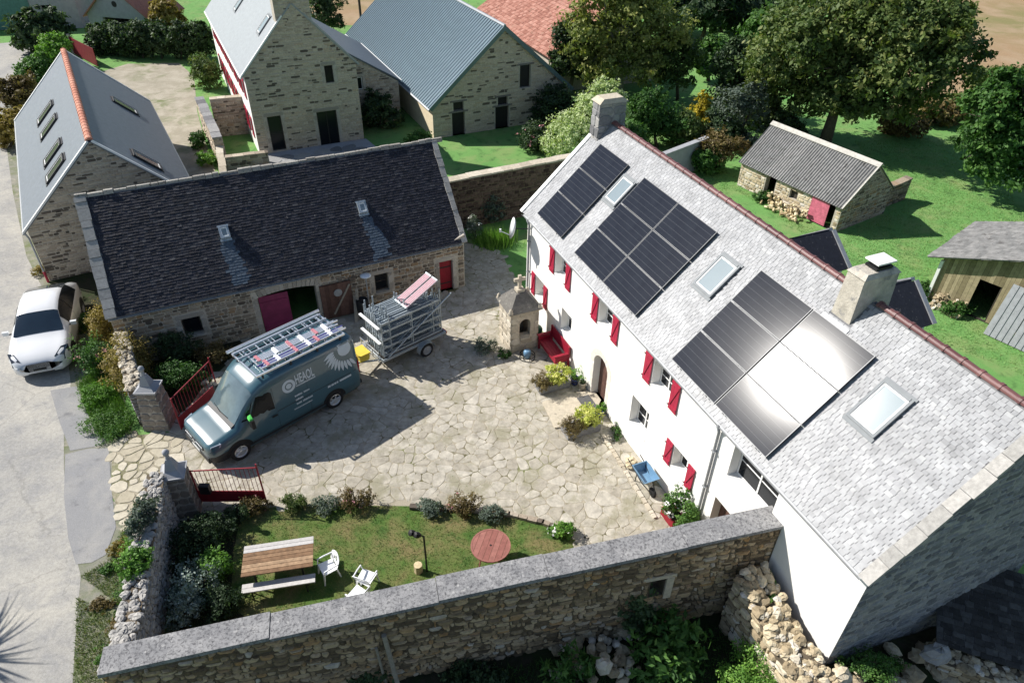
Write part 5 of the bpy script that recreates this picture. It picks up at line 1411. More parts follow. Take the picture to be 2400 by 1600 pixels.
for sg in (0, 1):
    e0, e1 = (-.5, 3.0) if sg == 0 else (6.5, 3.0)
    ZR = Roof(Zf.pt(e0, zb_, 2.16 - .5 * .387 + .01), Zf.W, Zf.pt(e1, zb_, 3.34) - Zf.pt(e0, zb_, 2.16 - .5 * .387 + .01))
    mb = MB(); ZR.box(mb, 0, zdp + .68, 0, ZR.L, .0, .05); zro = mb.build('roof_slope', M['fibro'], zr_)
    pieces(zro, 'slate', slates(Roof(ZR.pt(0, 0, .05), ZR.U, ZR.V * ZR.L), 0, zdp + .72, -.03, ZR.L, .2, .32, .016, None, 12 + sg, jit=.035), M['fibro'], 60 if sg == 0 else 0, 'slates')
mb = MB(); fbox(mb, Zf, -.05, .07, .03, .14, 0, zze - .05); mb.build('corner_post', M['white_trim'], zr_)
# corrugated steel sheets leaning on it
cs0, cs1 = P(2304, 782), P(2470, 858); cl_ = np.linalg.norm(cs1 - cs0); cU = (cs1 - cs0) / cl_; cn = V3(cU[1], -cU[0], 0)
top0 = Zf.pt((cs0 - Zf.O) @ Zf.U, .10, 2.1)
CR = Roof(cs0 + V3(0, 0, .03), cU, (top0 - cs0) - cU * ((top0 - cs0) @ cU))
for i in range(3):
    def fill(mb, i=i):
        for k in range(4):
            x = i * .98 + k * .24
            mb.hexa([CR.pt(x, 0, .004), CR.pt(x + .19, 0, .004), CR.pt(x + .19, CR.L, .004), CR.pt(x, CR.L, .004)], [CR.pt(x, 0, .012), CR.pt(x + .19, 0, .012), CR.pt(x + .19, CR.L, .012), CR.pt(x, CR.L, .012)])
            mb.hexa([CR.pt(x + .19, 0, .004), CR.pt(x + .24, 0, .004), CR.pt(x + .24, CR.L, .004), CR.pt(x + .19, CR.L, .004)], [CR.pt(x + .205, 0, .04), CR.pt(x + .225, 0, .04), CR.pt(x + .225, CR.L, .04), CR.pt(x + .205, CR.L, .04)])
    solid('steel_sheet', M['sheet_blue'] if 'sheet_blue' in M else M['zinc'], 'ribbed blue-grey steel sheet leaning on the plank shed, %s' % ['nearest its doorway', 'middle one of three', 'farthest from its doorway'][i], 'metal sheet', fill, group='steel sheets leaning on the plank shed')

# ================================================================== GARDEN WALLS, PILLARS AND GATES
_a0, _z1 = GW.at(1527, 1358); _a1, _z0 = GW.at(1552, 1392); niche = (_a0, _a1, _z0, _z1)
gwall = rubble_wall('garden_wall', 'tall rubble garden wall with broad lichen-speckled grey coping', GW, GWL, GWZ, .55, 'stone_wall', 'mortar_dark', 'coping', 101, 300, False, (.07, .19), (.10, .42), 0.0, (.015, .06), .05, .10, (2.2, 4.0), .022, ops=[niche])
mb = MB(); fbox(mb, GW, niche[0] - .02, niche[1] + .02, -.40, -.34, niche[2] - .02, niche[3] + .02); mb.build('niche_back', M['mortar_dark'], gwall)
mb = MB(); fbox(mb, GW, niche[0] - .22, niche[1] + .25, -.1, .05, niche[3] + .004, niche[3] + .13); fbox(mb, GW, niche[1] + .004, niche[1] + .2, -.1, .06, niche[2] - .1, niche[3]); mb.build('niche_stones', M['stone_pale'], gwall)['kind'] = 'stuff'
for i in range(11):
    q0, q1 = math.pi * i / 11 + .02, math.pi * (i + 1) / 11 - .02; ac, az = GW.at(1648, 1452)
    pts = [(ac + rr * 1.15 * math.cos(q), az + rr * math.sin(q)) for rr, q in ((.55, q0), (.78, q0), (.78, q1), (.55, q1))]
    mb = MB(); mb.prism([GW.pt(a, .03, z) for a, z in pts], GW.W * .05); mb.build('arch_stone', M['stone_wall'], gwall)
# wall along the lane, ivy-grown
lw0, lw1 = P(452, 1190), GW.pt(.55, -.5)
lwd = (lw1 - lw0) * V3(1, 1, 0); lwl = np.linalg.norm(lwd)
LW = Fr(lw1 + V3(.0, 0, 0), U=-lwd / lwl)
rubble_wall('lane_wall', 'old thick stone wall between the lane and the front lawn', Fr(LW.pt(0, -.35), U=LW.U), lwl, [(0, 2.0), (lwl * .3, 1.62), (lwl * .5, 1.72), (lwl * .8, 1.6), (lwl, 1.7)], .48, 'verge_grey', 'mortar_dark', 'verge_grey', 111, 140, True, (.09, .2), (.12, .34), 0, (.015, .06), rough=True)
bw0, bw1 = P(345, 985), B.pt(.15, .1)
bwd = (bw1 - bw0) * V3(1, 1, 0); bwl = np.linalg.norm(bwd)
rubble_wall('lane_wall', 'overgrown stone wall between the gate pillar and the barn corner', Fr(bw1, U=-bwd / bwl), bwl, [(0, 1.75), (bwl, 1.6)], .5, 'stone_shade', 'mortar_dark', 'stone_pale', 115, 60, True) if False else rubble_wall('lane_wall', 'overgrown stone wall between the gate pillar and the barn corner', Fr(bw0 + V3(.25, 0, 0), U=bwd / bwl), bwl, [(0, 1.5), (bwl, 1.7)], .42, 'stone_shade', 'mortar_dark', 'stone_pale', 115, 60, True, rough=True)

def pillar(label, c, ang, seed, z1=1.55, zc=2.25):
    root = thing('gate_pillar', label, 'gate pillar', c)
    U = V3(math.cos(rad(ang)), math.sin(rad(ang)), 0); W = V3(U[1], -U[0], 0); b, t_ = .45, .31
    q = lambda s, z: [c + U * s * a + W * s * d + V3(0, 0, z) for a, d in ((-1, 1), (1, 1), (1, -1), (-1, -1))]
    mb = MB(); mb.hexa(q(b - .015, 0), q(t_ - .015, z1)); core = mb.build('shaft', M['mortar'], root)
    its = []; r = random.Random(seed)
    for k in range(4):
        Uk = [U, -W, -U, W][k]; O = q(b, 0)[[0, 1, 2, 3][k]]
        fr_ = Fr(O, U=Uk); z = 0
        while z < z1 - .05:
            h = min(r.uniform(.2, .34), z1 - z); kk = (b - t_) * (z + h / 2) / z1; a = kk
            while a < 2 * b - kk - .03:
                l_ = min(r.uniform(.25, .5), 2 * b - kk - a)
                if 2 * b - kk - a - l_ < .12: l_ = 2 * b - kk - a
                its.append(stone_item(fr_, a + .005, a + l_ - .005, z + .005, z + h - .004, -kk - .012, .012, r.random(), r)); a += l_
            z += h
    pieces(core, 'pillar_stone', its, M['pillar'], 40)
    mb = MB(); mb.hexa(q(t_ + .03, z1 + .002), q(t_ + .045, z1 + .08)); mb.hexa(q(t_ + .01, z1 + .081), q(.17, z1 + .22)); mb.hexa(q(.17, z1 + .221), q(.095, zc - .18)); mb.hexa(q(.095, zc - .179), q(.07, zc - .1)); mb.build('cap', M['granite_grey'] if 'granite_grey' in M else M['concrete'], root)
    mb = MB(); mb.lathe(c + V3(0, 0, zc - .10), [(.075, -.02), (.06, .06), (.05, .14), (.085, .18), (.10, .24), (.085, .30), (.04, .34), (.005, .35)], 10); mb.build('finial', M['concrete'], root, True)
PA = (P(334, 1009) + P(403, 1007)) / 2 + V3(0, .38, 0)
PB = P(440, 1205) + V3(-.1, .25, 0)
pillar('grey stone gate pillar with ball finial beside the van bonnet', PA, 2, 3)
pillar('grey stone gate pillar with stubby finial at the end of the lane wall', PB, 14, 5)
def gate(label, p0, p1, z0, z1, up):
    d = (p1 - p0) * V3(1, 1, 0); L = np.linalg.norm(d); fr = Fr(p0, U=d / L)
    root = thing('iron_gate', label, 'gate', fr.pt(L / 2))
    mb = MB()
    mb.tube([fr.pt(0, 0, z0), fr.pt(0, 0, z1 + .02)], .025, 6); mb.tube([fr.pt(L, 0, z0 - .05), fr.pt(L, 0, z1 + up + .15)], .025, 6)
    mb.tube([fr.pt(0, 0, z1), fr.pt(L, 0, z1 + up)], .022, 6); mb.tube([fr.pt(0, 0, .58), fr.pt(L, 0, .58)], .018, 6); mb.tube([fr.pt(0, 0, z0 + .05), fr.pt(L, 0, z0 + .05)], .022, 6)
    mb.build('frame', M['red_dark'], root)
    n_ = int(L / .13)
    for i in range(1, n_):
        a = L * i / n_
        mb = MB(); mb.tube([fr.pt(a, 0, .58), fr.pt(a, 0, z1 + up * a / L + .0)], .009, 5); mb.build('bar', M['red_dark'], root)
    mb = MB(); fbox(mb, fr, .02, L - .02, -.008, .008, z0 + .06, .57); mb.build('bottom_panel', M['red_dark'], root)
    return root
ga = gate('red iron gate leaf swung open beside the lane wall pillar', P(474, 1180), P(626, 1180), .08, 1.45, .15)
mb = MB(); fbox(mb, Fr(P(474, 1180), 0), .16, .46, .01, .16, .62, .95); lb = mb.build('letter_box', M['black'], ga)
gate('red iron gate leaf swung open in shade behind the van', P(400, 935, 1.45), P(490, 846, 1.6), .08, 1.45, .15)
# ================================================================== VEHICLES
def loft(name, secs, mats, parent, mfun=None, smooth=True):
    """secs: list of (x, [(y,z)...]) half sections from bottom centre to top centre; mirrored"""
    mb = MB(); K = len(secs[0][1]); N_ = len(secs)
    ring = lambda s: [V3(s[0], -y, z) for y, z in s[1]] + [V3(s[0], y, z) for y, z in s[1][-2:0:-1]]
    R_ = 2 * K - 2
    vs = [p for s in secs for p in ring(s)]
    fs = []; ms = []
    for i in range(N_ - 1):
        for k in range(R_):
            f = (i * R_ + k, i * R_ + (k + 1) % R_, (i + 1) * R_ + (k + 1) % R_, (i + 1) * R_ + k)
            fs.append(f[::-1]); c = np.mean([vs[q] for q in f], 0); ms.append(mfun(c) if mfun else 0)
    fs.append(tuple(range(R_))); ms.append(mfun(V3(secs[0][0], 0, .5)) if mfun else 0)
    fs.append(tuple(range((N_ - 1) * R_, N_ * R_))[::-1]); ms.append(0)
    mb.v = vs; mb.f = [list(f) for f in fs]; mb.m = ms; mb.t = [.5] * len(fs)
    return mb.build(name, mats, parent, smooth)
def wheel(parent, c, r, wd, out, spokes=5, rim='alu', cap=True):
    """tyre with rim; out = +-1 side of the car it faces (along y)"""
    c = np.asarray(c, float); ax = V3(0, out, 0)
    mb = MB(); mb.lathe(c - ax * wd / 2, [(r * .62, 0), (r * .9, .0), (r, wd * .18), (r, wd * .82), (r * .92, wd), (r * .66, wd), (r * .62, wd * .8)], 22, ax); w_ = mb.build('wheel', M['rubber'], parent, True)
    mb = MB(); mb.lathe(c + ax * (wd * .25), [(r * .66, -.02), (r * .655, .04), (r * .60, .05), (r * .56, .02)], 22, ax)
    mb.lathe(c + ax * (wd * .25), [(r * .17, -.01), (r * .17, .045), (r * .06, .055)], 12, ax)
    for i in range(spokes):
        q = 2 * math.pi * i / spokes; d = V3(math.cos(q), 0, math.sin(q)); e = np.cross(ax, d)
        mb.box(c + ax * (wd * .25 + .025) + d * r * .38, (r * .5, r * .13, .03), d, e)
    mb.build('rim', M[rim], w_)
    mb = MB(); mb.lathe(c + ax * (wd * .22), [(r * .6, 0), (r * .6, .005), (.01, .005)], 18, ax); mb.build('brake_disc', M['steel_dark'], w_)
    return w_

# ------------------------------------------------------------------ the installers' van
va, vb = P(567, 1071), P(785, 950)
vX = (vb - va) / np.linalg.norm(vb - va); vY = V3(-vX[1], vX[0], 0); vO = va - vX * .93 + vY * .92
van = thing('delivery_van', 'teal grey high-roof van with white sun logo and loaded roof rack', 'van', (0, 0, 0))
def vsec(x, zb, zt, wm, tw):
    z4 = zb + (1.12 - zb) * min(1, max(.55, (zt - zb) / 1.0)); z4 = min(z4, zt - .12)
    z3 = zb + (z4 - zb) * .52
    h = zt - z4
    ty = lambda z: wm - tw * max(0, (z - z4) / max(h, .1))
    return (x, [(0, zb), (wm * .82, zb), (wm * .97, zb + .07), (wm + .01, z3), (wm, z4), (ty(z4 + .35 * h), z4 + .35 * h), (ty(z4 + .72 * h), z4 + .72 * h), (ty(z4 + .90 * h) - .02, z4 + .90 * h), (ty(zt) - .09, zt - .015), (ty(zt) * .5, zt + .012), (0, zt + .02)])
VS = [vsec(-.02, .40, .86, .62, .10), vsec(.02, .30, .98, .84, .12), vsec(.12, .24, 1.05, .95, .14), vsec(.32, .22, 1.10, .99, .16), vsec(.65, .22, 1.17, 1.01, .18), vsec(.98, .22, 1.24, 1.02, .20),
      vsec(1.15, .22, 1.45, 1.03, .22), vsec(1.40, .22, 1.78, 1.03, .22), vsec(1.66, .22, 2.10, 1.03, .19), vsec(1.85, .22, 2.28, 1.03, .16), vsec(2.10, .22, 2.42, 1.035, .13), vsec(2.45, .22, 2.50, 1.035, .115),
      vsec(3.2, .22, 2.525, 1.035, .11), vsec(4.4, .22, 2.53, 1.035, .11), vsec(5.35, .24, 2.52, 1.03, .11), vsec(5.58, .28, 2.49, 1.01, .12), vsec(5.66, .34, 2.42, .97, .13)]
def vside(x, z):
    """half width of the body at (x, z)"""
    s0 = max([s for s in VS if s[0] <= x], key=lambda s: s[0]); s1 = min([s for s in VS if s[0] >= x], key=lambda s: s[0])
    def yz(s):
        p = s[1][2:9]
        for (y0, z0), (y1, z1) in zip(p[:-1], p[1:]):
            if z0 <= z <= z1: return y0 + (y1 - y0) * (z - z0) / max(z1 - z0, 1e-6)
        return p[-1][0] if z > p[-1][1] else p[0][0]
    k = 0 if s1[0] == s0[0] else (x - s0[0]) / (s1[0] - s0[0])
    return yz(s0) * (1 - k) + yz(s1) * k
def in_arch(c, xs, r): return any((c[0] - x) ** 2 + (c[2] - .36) ** 2 < r * r for x in xs)
body = loft('body', VS, [M['van_paint'], M['van_dark']], van, lambda c: 1 if (c[2] < .50 and (c[0] < .95 or c[2] < .36)) else 0)
def vpatch(name, pts, mat, off=.008, side=-1, parent=van):
    """flat shape on the flank: pts (x,z)"""
    mb = MB(); n_ = len(pts); c = np.mean(pts, 0)
    rings = [[(c[0] + (x - c[0]) * k, c[1] + (z - c[1]) * k) for x, z in pts] for k in (1.0, .75, .5, .25, .02)]
    vs = [V3(x, side * (vside(x, z) + off), z) for rg_ in rings for x, z in rg_]
    fs = [(j * n_ + i, j * n_ + (i + 1) % n_, (j + 1) * n_ + (i + 1) % n_, (j + 1) * n_ + i) for j in range(4) for i in range(n_)] + [tuple(4 * n_ + i for i in range(n_))]
    mb.add(vs, fs if side < 0 else [f[::-1] for f in fs])
    return mb.build(name, M[mat], parent)
# windscreen: follows the body between bonnet and roof
mb = MB(); grid = []
xs_ = [1.03, 1.15, 1.40, 1.66, 1.80]
for x in xs_:
    s0 = max([s for s in VS if s[0] <= x], key=lambda s: s[0]); s1 = min([s for s in VS if s[0] >= x], key=lambda s: s[0]); k = 0 if s1[0] == s0[0] else (x - s0[0]) / (s1[0] - s0[0])
    pts = [(np.array(s0[1][j]) * (1 - k) + np.array(s1[1][j]) * k) for j in (7, 8, 9, 10)]
    row = [V3(x - .012, -p[0] * .985, p[1] + .010) for p in pts] + [V3(x - .012, p[0] * .985, p[1] + .010) for p in pts[-2::-1]]
    grid += row
nn_ = 7
mb.add(grid, [(i * nn_ + k, i * nn_ + k + 1, (i + 1) * nn_ + k + 1, (i + 1) * nn_ + k) for i in range(len(xs_) - 1) for k in range(nn_ - 1)])
ws = mb.build('windscreen', M['windscreen'], van, True)
mb = MB(); mb.tube([V3(1.06, .55, 1.36), V3(1.0, .1, 1.33), V3(1.02, -.4, 1.34)], .012, 5); mb.build('wiper', M['black'], ws)
mb = MB(); mb.hexa([V3(.90, -.80, 1.215), V3(1.03, -.80, 1.29), V3(1.03, .80, 1.29), V3(.90, .80, 1.215)], [V3(.90, -.80, 1.245), V3(1.03, -.80, 1.315), V3(1.03, .80, 1.315), V3(.90, .80, 1.245)]); mb.build('scuttle', M['van_dark'], van)
for sd in (-1, 1):
    vpatch('side_window', [(1.50, 1.36), (2.36, 1.32), (2.36, 1.95), (2.28, 2.02), (1.86, 2.02)], 'glass_dark', .010, sd)
    vpatch('quarter_window', [(1.22, 1.34), (1.46, 1.36), (1.72, 1.90), (1.62, 1.82)], 'glass_dark', .010, sd)
    for x0, x1, z in ((2.42, 5.5, 1.16),): vpatch('rubbing_strip', [(x0, z - .012), (x1, z - .012), (x1, z + .012), (x0, z + .012)], 'van_dark', .006, sd)
    vpatch('sill_strip', [(1.35, .36), (4.05, .36), (4.05, .46), (1.35, .46)], 'van_dark', .012, sd)
    for x in (2.40, 3.60): vpatch('panel_gap', [(x, .5), (x + .012, .5), (x + .012, 2.1), (x, 2.1)], 'van_dark', .004, sd)
    vpatch('door_handle', [(2.18, 1.02), (2.38, 1.02), (2.38, 1.09), (2.18, 1.09)], 'black', .03, sd)
    vpatch('wheel_arch', [(.93 + .46 * math.cos(q), max(.30, .36 + .46 * math.sin(q))) for q in [math.pi * i / 14 for i in range(15)]], 'black', .006, sd)
    vpatch('wheel_arch', [(4.51 + .46 * math.cos(q), max(.30, .36 + .46 * math.sin(q))) for q in [math.pi * i / 14 for i in range(15)]], 'black', .006, sd)
    wheel(van, (.93, sd * .94, .35), .35, .23, sd); wheel(van, (4.51, sd * .94, .35), .35, .23, sd)
    mb = MB(); c = V3(1.45, sd * 1.20, 1.38); mb.hexa([c + V3(-.05, -.11, -.19), c + V3(.06, -.11, -.19), c + V3(.06, .11, -.19), c + V3(-.05, .11, -.19)], [c + V3(-.06, -.12, .17), c + V3(.05, -.12, .17), c + V3(.05, .12, .17), c + V3(-.06, .12, .17)]); mb.box(c + V3(0, -sd * .12, -.08), (.05, .14, .05)); mo = mb.build('door_mirror', M['black'], van)
    mb = MB(); mb.hexa([V3(.10, sd * .60, .86), V3(.05, sd * .90, .84), V3(.38, sd * 1.012, .92), V3(.30, sd * .85, .95)], [V3(.14, sd * .60, .98), V3(.11, sd * .90, .99), V3(.42, sd * 1.008, 1.03), V3(.34, sd * .80, 1.075)]); mb.build('headlight', M['lamp_clear'], van)
    mb = MB(); mb.box((5.655, sd * .93, 1.2), (.05, .10, .5)); mb.build('tail_light', M['lamp_red'], van)
    mb = MB(); mb.box((5.69, sd * .32, .35), (.08, .5, .1)); 
mb = MB(); mb.box((-.015, 0, .80), (.06, 1.12, .15)); gr_ = mb.build('grille', M['black'], van)
for sd in (-1, 1):
    mb = MB(); mb.box((-.05, sd * .36, .845), (.02, .44, .028)); mb.build('grille_bar', M['alu'], gr_)
mb = MB(); mb.lathe((-.05, 0, .80), [(.10, 0), (.10, .012), (.085, .016)], 4, (-1, 0, 0)); mb.build('badge', M['alu'], gr_)
mb = MB(); mb.box((.03, 0, .42), (.14, 1.60, .22)); mb.build('bumper', M['van_dark'], van)
mb = MB(); mb.box((-.05, 0, .50), (.015, .50, .11)); mb.build('number_plate', M['plate'], van)
mb = MB(); mb.box((5.70, 0, .42), (.10, 1.8, .14)); mb.build('rear_bumper', M['van_dark'], van)
# lettering and emblem on the flank that faces the house
def vtext(s, x, z, h, wdt, shear=0.0):
    cu = bpy.data.curves.new('lettering', 'FONT'); cu.body = s; cu.size = 1.0; cu.offset = .022
    ob = bpy.data.objects.new('tmp', cu); COL.objects.link(ob)
    dg = bpy.context.evaluated_depsgraph_get(); me = bpy.data.meshes.new_from_object(ob.evaluated_get(dg))
    bpy.data.objects.remove(ob)
    v = np.array([q.co[:] for q in me.vertices]); v -= v.min(0); sc = v.max(0)
    f = [list(p.vertices) for p in me.polygons]
    mb = MB(); mb.add([V3(x + q[0] / sc[0] * wdt, -(vside(x + q[0] / sc[0] * wdt, z + q[1] / sc[1] * h) + .009), z + q[1] / sc[1] * h) for q in v], f)
    return mb.build('lettering', M['decal'], van)
vtext('HEAOL', 3.25, 1.78, .37, .70)
def vring(x, z, r0, r1, n_=28, mat='decal', gap=None):
    mb = MB()
    for i in range(n_):
        q0, q1 = 2 * math.pi * i / n_, 2 * math.pi * (i + 1) / n_
        pts = [(x + r * math.cos(q), z + r * math.sin(q)) for r, q in ((r0, q0), (r1, q0), (r1, q1), (r0, q1))]
        mb.add([V3(a, -(vside(a, b) + .009), b) for a, b in pts], [(0, 3, 2, 1)] if r0 > 1e-3 else [(1, 3, 2)])
    return mb.build('emblem', M[mat], van)
vring(2.99, 1.86, .14, .24); vring(2.99, 1.86, 0.0, .10)
for (x0, x1, z, hgt) in ((3.24, 3.98, 1.70, .055), (3.10, 3.40, 1.34, .07), (3.44, 3.66, 1.34, .07), (3.10, 3.40, 1.18, .07), (3.10, 3.30, 1.02, .07), (3.34, 3.72, 1.02, .07), (2.98, 3.68, .86, .045)):
    x = x0; r = random.Random(int(x0 * 100 + z * 10))
    mb = MB()
    while x < x1 - .02:
        l_ = min(r.uniform(.025, .06), x1 - x); zz = hgt * r.uniform(.75, 1.0)
        pts = [(x, z), (x + l_ - .008, z), (x + l_ - .008, z + zz), (x, z + zz)]; mb.add([V3(a, -(vside(a, b) + .009), b) for a, b in pts], [(0, 1, 2, 3)]); x += l_
    mb.build('small_print', M['decal'], van)['kind'] = 'stuff'
for x0, x1 in ((4.32, 4.43), (4.46, 4.56), (4.58, 4.66), (4.68, 4.74), (4.80, 5.28)):
    vpatch('small_print', [(x0, 1.02), (x1, 1.02), (x1, 1.095), (x0, 1.095)], 'decal', .009)
sun_c = (5.22, 2.30)
blob = [(sun_c[0] - .24, 2.42)] + [(sun_c[0] + .26 * math.cos(q), 2.18 + .24 * math.sin(q)) for q in [math.pi * (1 + i / 12) for i in range(13)]] + [(sun_c[0] + .24, 2.42)]
vpatch('sun_emblem', blob, 'decal', .009)
for i in range(10):
    q = rad(186 + i * 10.8); r0, r1 = .42 + .02 * i, .86 + .012 * i
    pts = []
    for k in range(9):
        s = k / 8; rr = r0 + (r1 - r0) * s; ww = .052 * math.sin(math.pi * min(1, .12 + s * .88)) + .006; qq = q + .12 * s
        pts.append((rr, qq, ww))
    poly = [(sun_c[0] + rr * math.cos(qq) - ww * math.sin(qq), sun_c[1] + rr * math.sin(qq) + ww * math.cos(qq)) for rr, qq, ww in pts] + [(sun_c[0] + rr * math.cos(qq) + ww * math.sin(qq), sun_c[1] + rr * math.sin(qq) - ww * math.cos(qq)) for rr, qq, ww in pts[::-1]]
    poly = [(min(a, 5.62), min(b, 2.40)) for a, b in poly][::-1]
    vpatch('sun_ray', poly, 'decal', .009)
# small green patch on top of the door mirror
mb = MB(); mb.hexa([V3(1.36, -1.28, 1.552), V3(1.50, -1.28, 1.552), V3(1.52, -1.08, 1.552), V3(1.38, -1.08, 1.552)], [V3(1.38, -1.25, 1.60), V3(1.48, -1.25, 1.60), V3(1.50, -1.10, 1.66), V3(1.40, -1.10, 1.64)]); mb.build('mirror_patch', M['mirror_green'], van)
# roof rack
mb = MB(); zr0 = 2.66
for y in (-.80, .80): mb.box((3.75, y, zr0), (3.3, .05, .06))
for x in (2.12, 5.38): mb.box((x, 0, zr0), (.05, 1.55, .06))
rk = mb.build('roof_rack', M['alu'], van)
for i in range(7):
    mb = MB(); mb.box((2.45 + i * .46, 0, zr0 - .01), (.05, 1.55, .03)); mb.build('cross_bar', M['alu'], rk)
for x in (2.3, 3.3, 4.3, 5.2):
    for y in (-.82, .82):
        mb = MB(); mb.box((x, y, 2.57), (.06, .04, .13)); mb.build('rack_foot', M['steel_dark'], rk)
mb = MB(); mb.tube([V3(2.0, .92, zr0 + .06), V3(5.5, .92, zr0 + .06)], .055, 8); mb.build('pipe_carrier', M['alu'], rk)
VAN_M = Matrix.Translation(Vector(vO)) @ Matrix.Rotation(math.atan2(vX[1], vX[0]), 4, 'Z')
van.matrix_world = VAN_M
def on_van(o): o.matrix_world = VAN_M
lad = thing('ladder', 'aluminium ladder lying on the van roof rack beside the pipe carrier', 'ladder', (0, 0, 0))
for y in (.30, .66):
    mb = MB(); mb.box((3.75, y, zr0 + .075), (3.3, .035, .08)); mb.build('stile', M['alu'], lad)
for i in range(11):
    mb = MB(); mb.tube([V3(2.3 + i * .29, .32, zr0 + .075), V3(2.3 + i * .29, .64, zr0 + .075)], .016, 6); mb.build('rung', M['alu'], lad)
on_van(lad)
for k, (y, m_, lb) in enumerate(((-.12, 'alu', 'bundle of silver mounting rails on the van roof rack'), (-.50, 'strap_blue', 'bundle of purple and silver tubes along the van rack edge'))):
    bun = thing('rail_bundle', lb, 'rails', (0, 0, 0)); r = random.Random(k)
    for i in range(5):
        mb = MB(); yy = y + (i - 2) * .062; x0, x1 = 2.35 + r.uniform(0, .3), 5.2 + r.uniform(-.25, .5); mb.box(((x0 + x1) / 2, yy, zr0 + .055 + r.uniform(0, .02)), (x1 - x0, .042, .05)); mb.build('rail', M[m_ if (i % 2 or k == 0) else 'alu'], bun)
    for i in range(6):
        mb = MB(); x = 2.6 + i * .5 + r.uniform(-.1, .1); mb.box((x, y, zr0 + .115), (.10, .34, .03)); mb.build('clamp', M['plastic_white' if i % 2 else 'scaf_red'], bun)
    on_van(bun)

# ------------------------------------------------------------------ scaffold trailer
tA = 41.4; tU = V3(math.cos(rad(tA)), math.sin(rad(tA)), 0); tN = V3(-tU[1], tU[0], 0)
tO = P(999, 832) - tU * 1.75 + tN * .78
TM = Matrix.Translation(Vector(tO)) @ Matrix.Rotation(rad(tA), 4, 'Z')
tr = thing('scaffold_trailer', 'galvanised two-wheel trailer carrying stacked scaffold frames', 'trailer', (0, 0, 0))
mb = MB()
for y in (-.66, .66): mb.box((1.35, y, .56), (2.9, .06, .10))
for x in (-.07, .9, 1.8, 2.77): mb.box((x, 0, .56), (.06, 1.26, .10))
mb.build('chassis', M['galv'], tr)
mb = MB(); mb.box((1.35, 0, .625), (2.8, 1.24, .02)); mb.build('deck', M['wood_dark'], tr)
mb = MB(); mb.tube([V3(-.1, -.5, .55), V3(-.95, -.02, .52), V3(-1.25, 0, .52)], .035, 6); mb.tube([V3(-.1, .5, .55), V3(-.95, .02, .52)], .035, 6); mb.build('drawbar', M['galv'], tr)
mb = MB(); mb.tube([V3(-.85, .12, .10), V3(-.85, .12, .75)], .025, 6); mb.lathe((-.85, .05, .09), [(.09, 0), (.09, .05), (.03, .05)], 10, (0, 1, 0)); mb.build('jockey_wheel', M['steel_dark'], tr)
for sd in (-1, 1):
    wheel(tr, (1.75, sd * .80, .29), .29, .18, sd, 4, 'zinc')
    mb = MB()
    for i in range(8):
        q0, q1 = math.pi * i / 8, math.pi * (i + 1) / 8
        mb.hexa([V3(1.75 + .36 * math.cos(q), sd * y, .29 + .36 * math.sin(q)) for q, y in ((q0, .70), (q0, .92), (q1, .92), (q1, .70))], [V3(1.75 + .375 * math.cos(q), sd * y, .29 + .375 * math.sin(q)) for q, y in ((q0, .70), (q0, .92), (q1, .92), (q1, .70))])
    mb.build('mudguard', M['galv'], tr)
    mb = MB(); mb.box((2.86, sd * .5, .50), (.04, .26, .12)); mb.build('tail_light', M['lamp_red'], tr)
mb = MB()
for y in (-.6, -.2, .2, .6): mb.tube([V3(-.22, y, .56), V3(-.22, y, .98)], .02, 6)
for z in (.62, .8, .98): mb.tube([V3(-.22, -.66, z), V3(-.22, .66, z)], .02, 6)
mb.build('front_rail', M['alu'], tr)
tr.matrix_world = TM
yb = thing('yellow_toolbox', 'yellow plastic box strapped on the trailer drawbar', 'box', (0, 0, 0))
mb = MB(); mb.hexa([V3(-.78, -.24, .58), V3(-.40, -.24, .58), V3(-.40, .24, .58), V3(-.78, .24, .58)], [V3(-.80, -.27, .86), V3(-.38, -.27, .86), V3(-.38, .27, .86), V3(-.80, .27, .86)]); mb.build('tub', M['plastic_yellow'], yb)
mb = MB(); mb.box((-.59, 0, .89), (.46, .60, .055)); mb.build('lid', M['plastic_yellow'], yb)
mb = MB(); mb.box((-.81, .05, .72), (.02, .16, .08)); mb.build('latch', M['lamp_red'], yb)
yb.matrix_world = TM
M['deck_pink'] = M_plain('pinkish_deck', (.42, .33, .36), .6, var=.2, scale=20)
r = random.Random(8)
ylist = [-.58, -.49, -.40, -.31, -.22, -.13, -.04, .05, .14, .23, .32, .41, .50, .59]
_o = ['outermost', 'second', 'third', 'fourth', 'fifth', 'sixth', 'seventh']; where = [q + ' from the house side' for q in _o] + [q + ' from the barn side' for q in _o[::-1]]; where[0] = 'outermost on the house side'; where[-1] = 'outermost on the barn side'
for k, y in enumerate(ylist):
    sf = thing('scaffold_section', 'galvanised scaffold section standing on the trailer, %s' % where[k], 'scaffolding', (0, 0, 0), 'scaffold sections on the trailer')
    x0 = .02 + r.uniform(0, .12); x1 = 2.55 + r.uniform(-.15, .12)
    posts = [x0, x0 + .34, (x0 + x1) / 2, x1 - .36, x1]
    for x in posts:
        mb = MB(); mb.tube([V3(x, y, .64), V3(x, y, 2.20 + r.uniform(-.1, .40))], .027, 6); mb.build('upright', M['galv'], sf)
    for z in (.70, 1.04, 1.40, 1.76, 2.10):
        mb = MB(); mb.box(((x0 + x1) / 2, y, z + r.uniform(-.03, .03)), (x1 - x0, .035, .085)); mb.build('ledger', M['galv'], sf)
    mb = MB(); mb.tube([V3(x0, y + .025, .7), V3(x1, y + .025, 2.1)], .012, 5); mb.build('diagonal_brace', M['galv'], sf)
    sf.matrix_world = TM
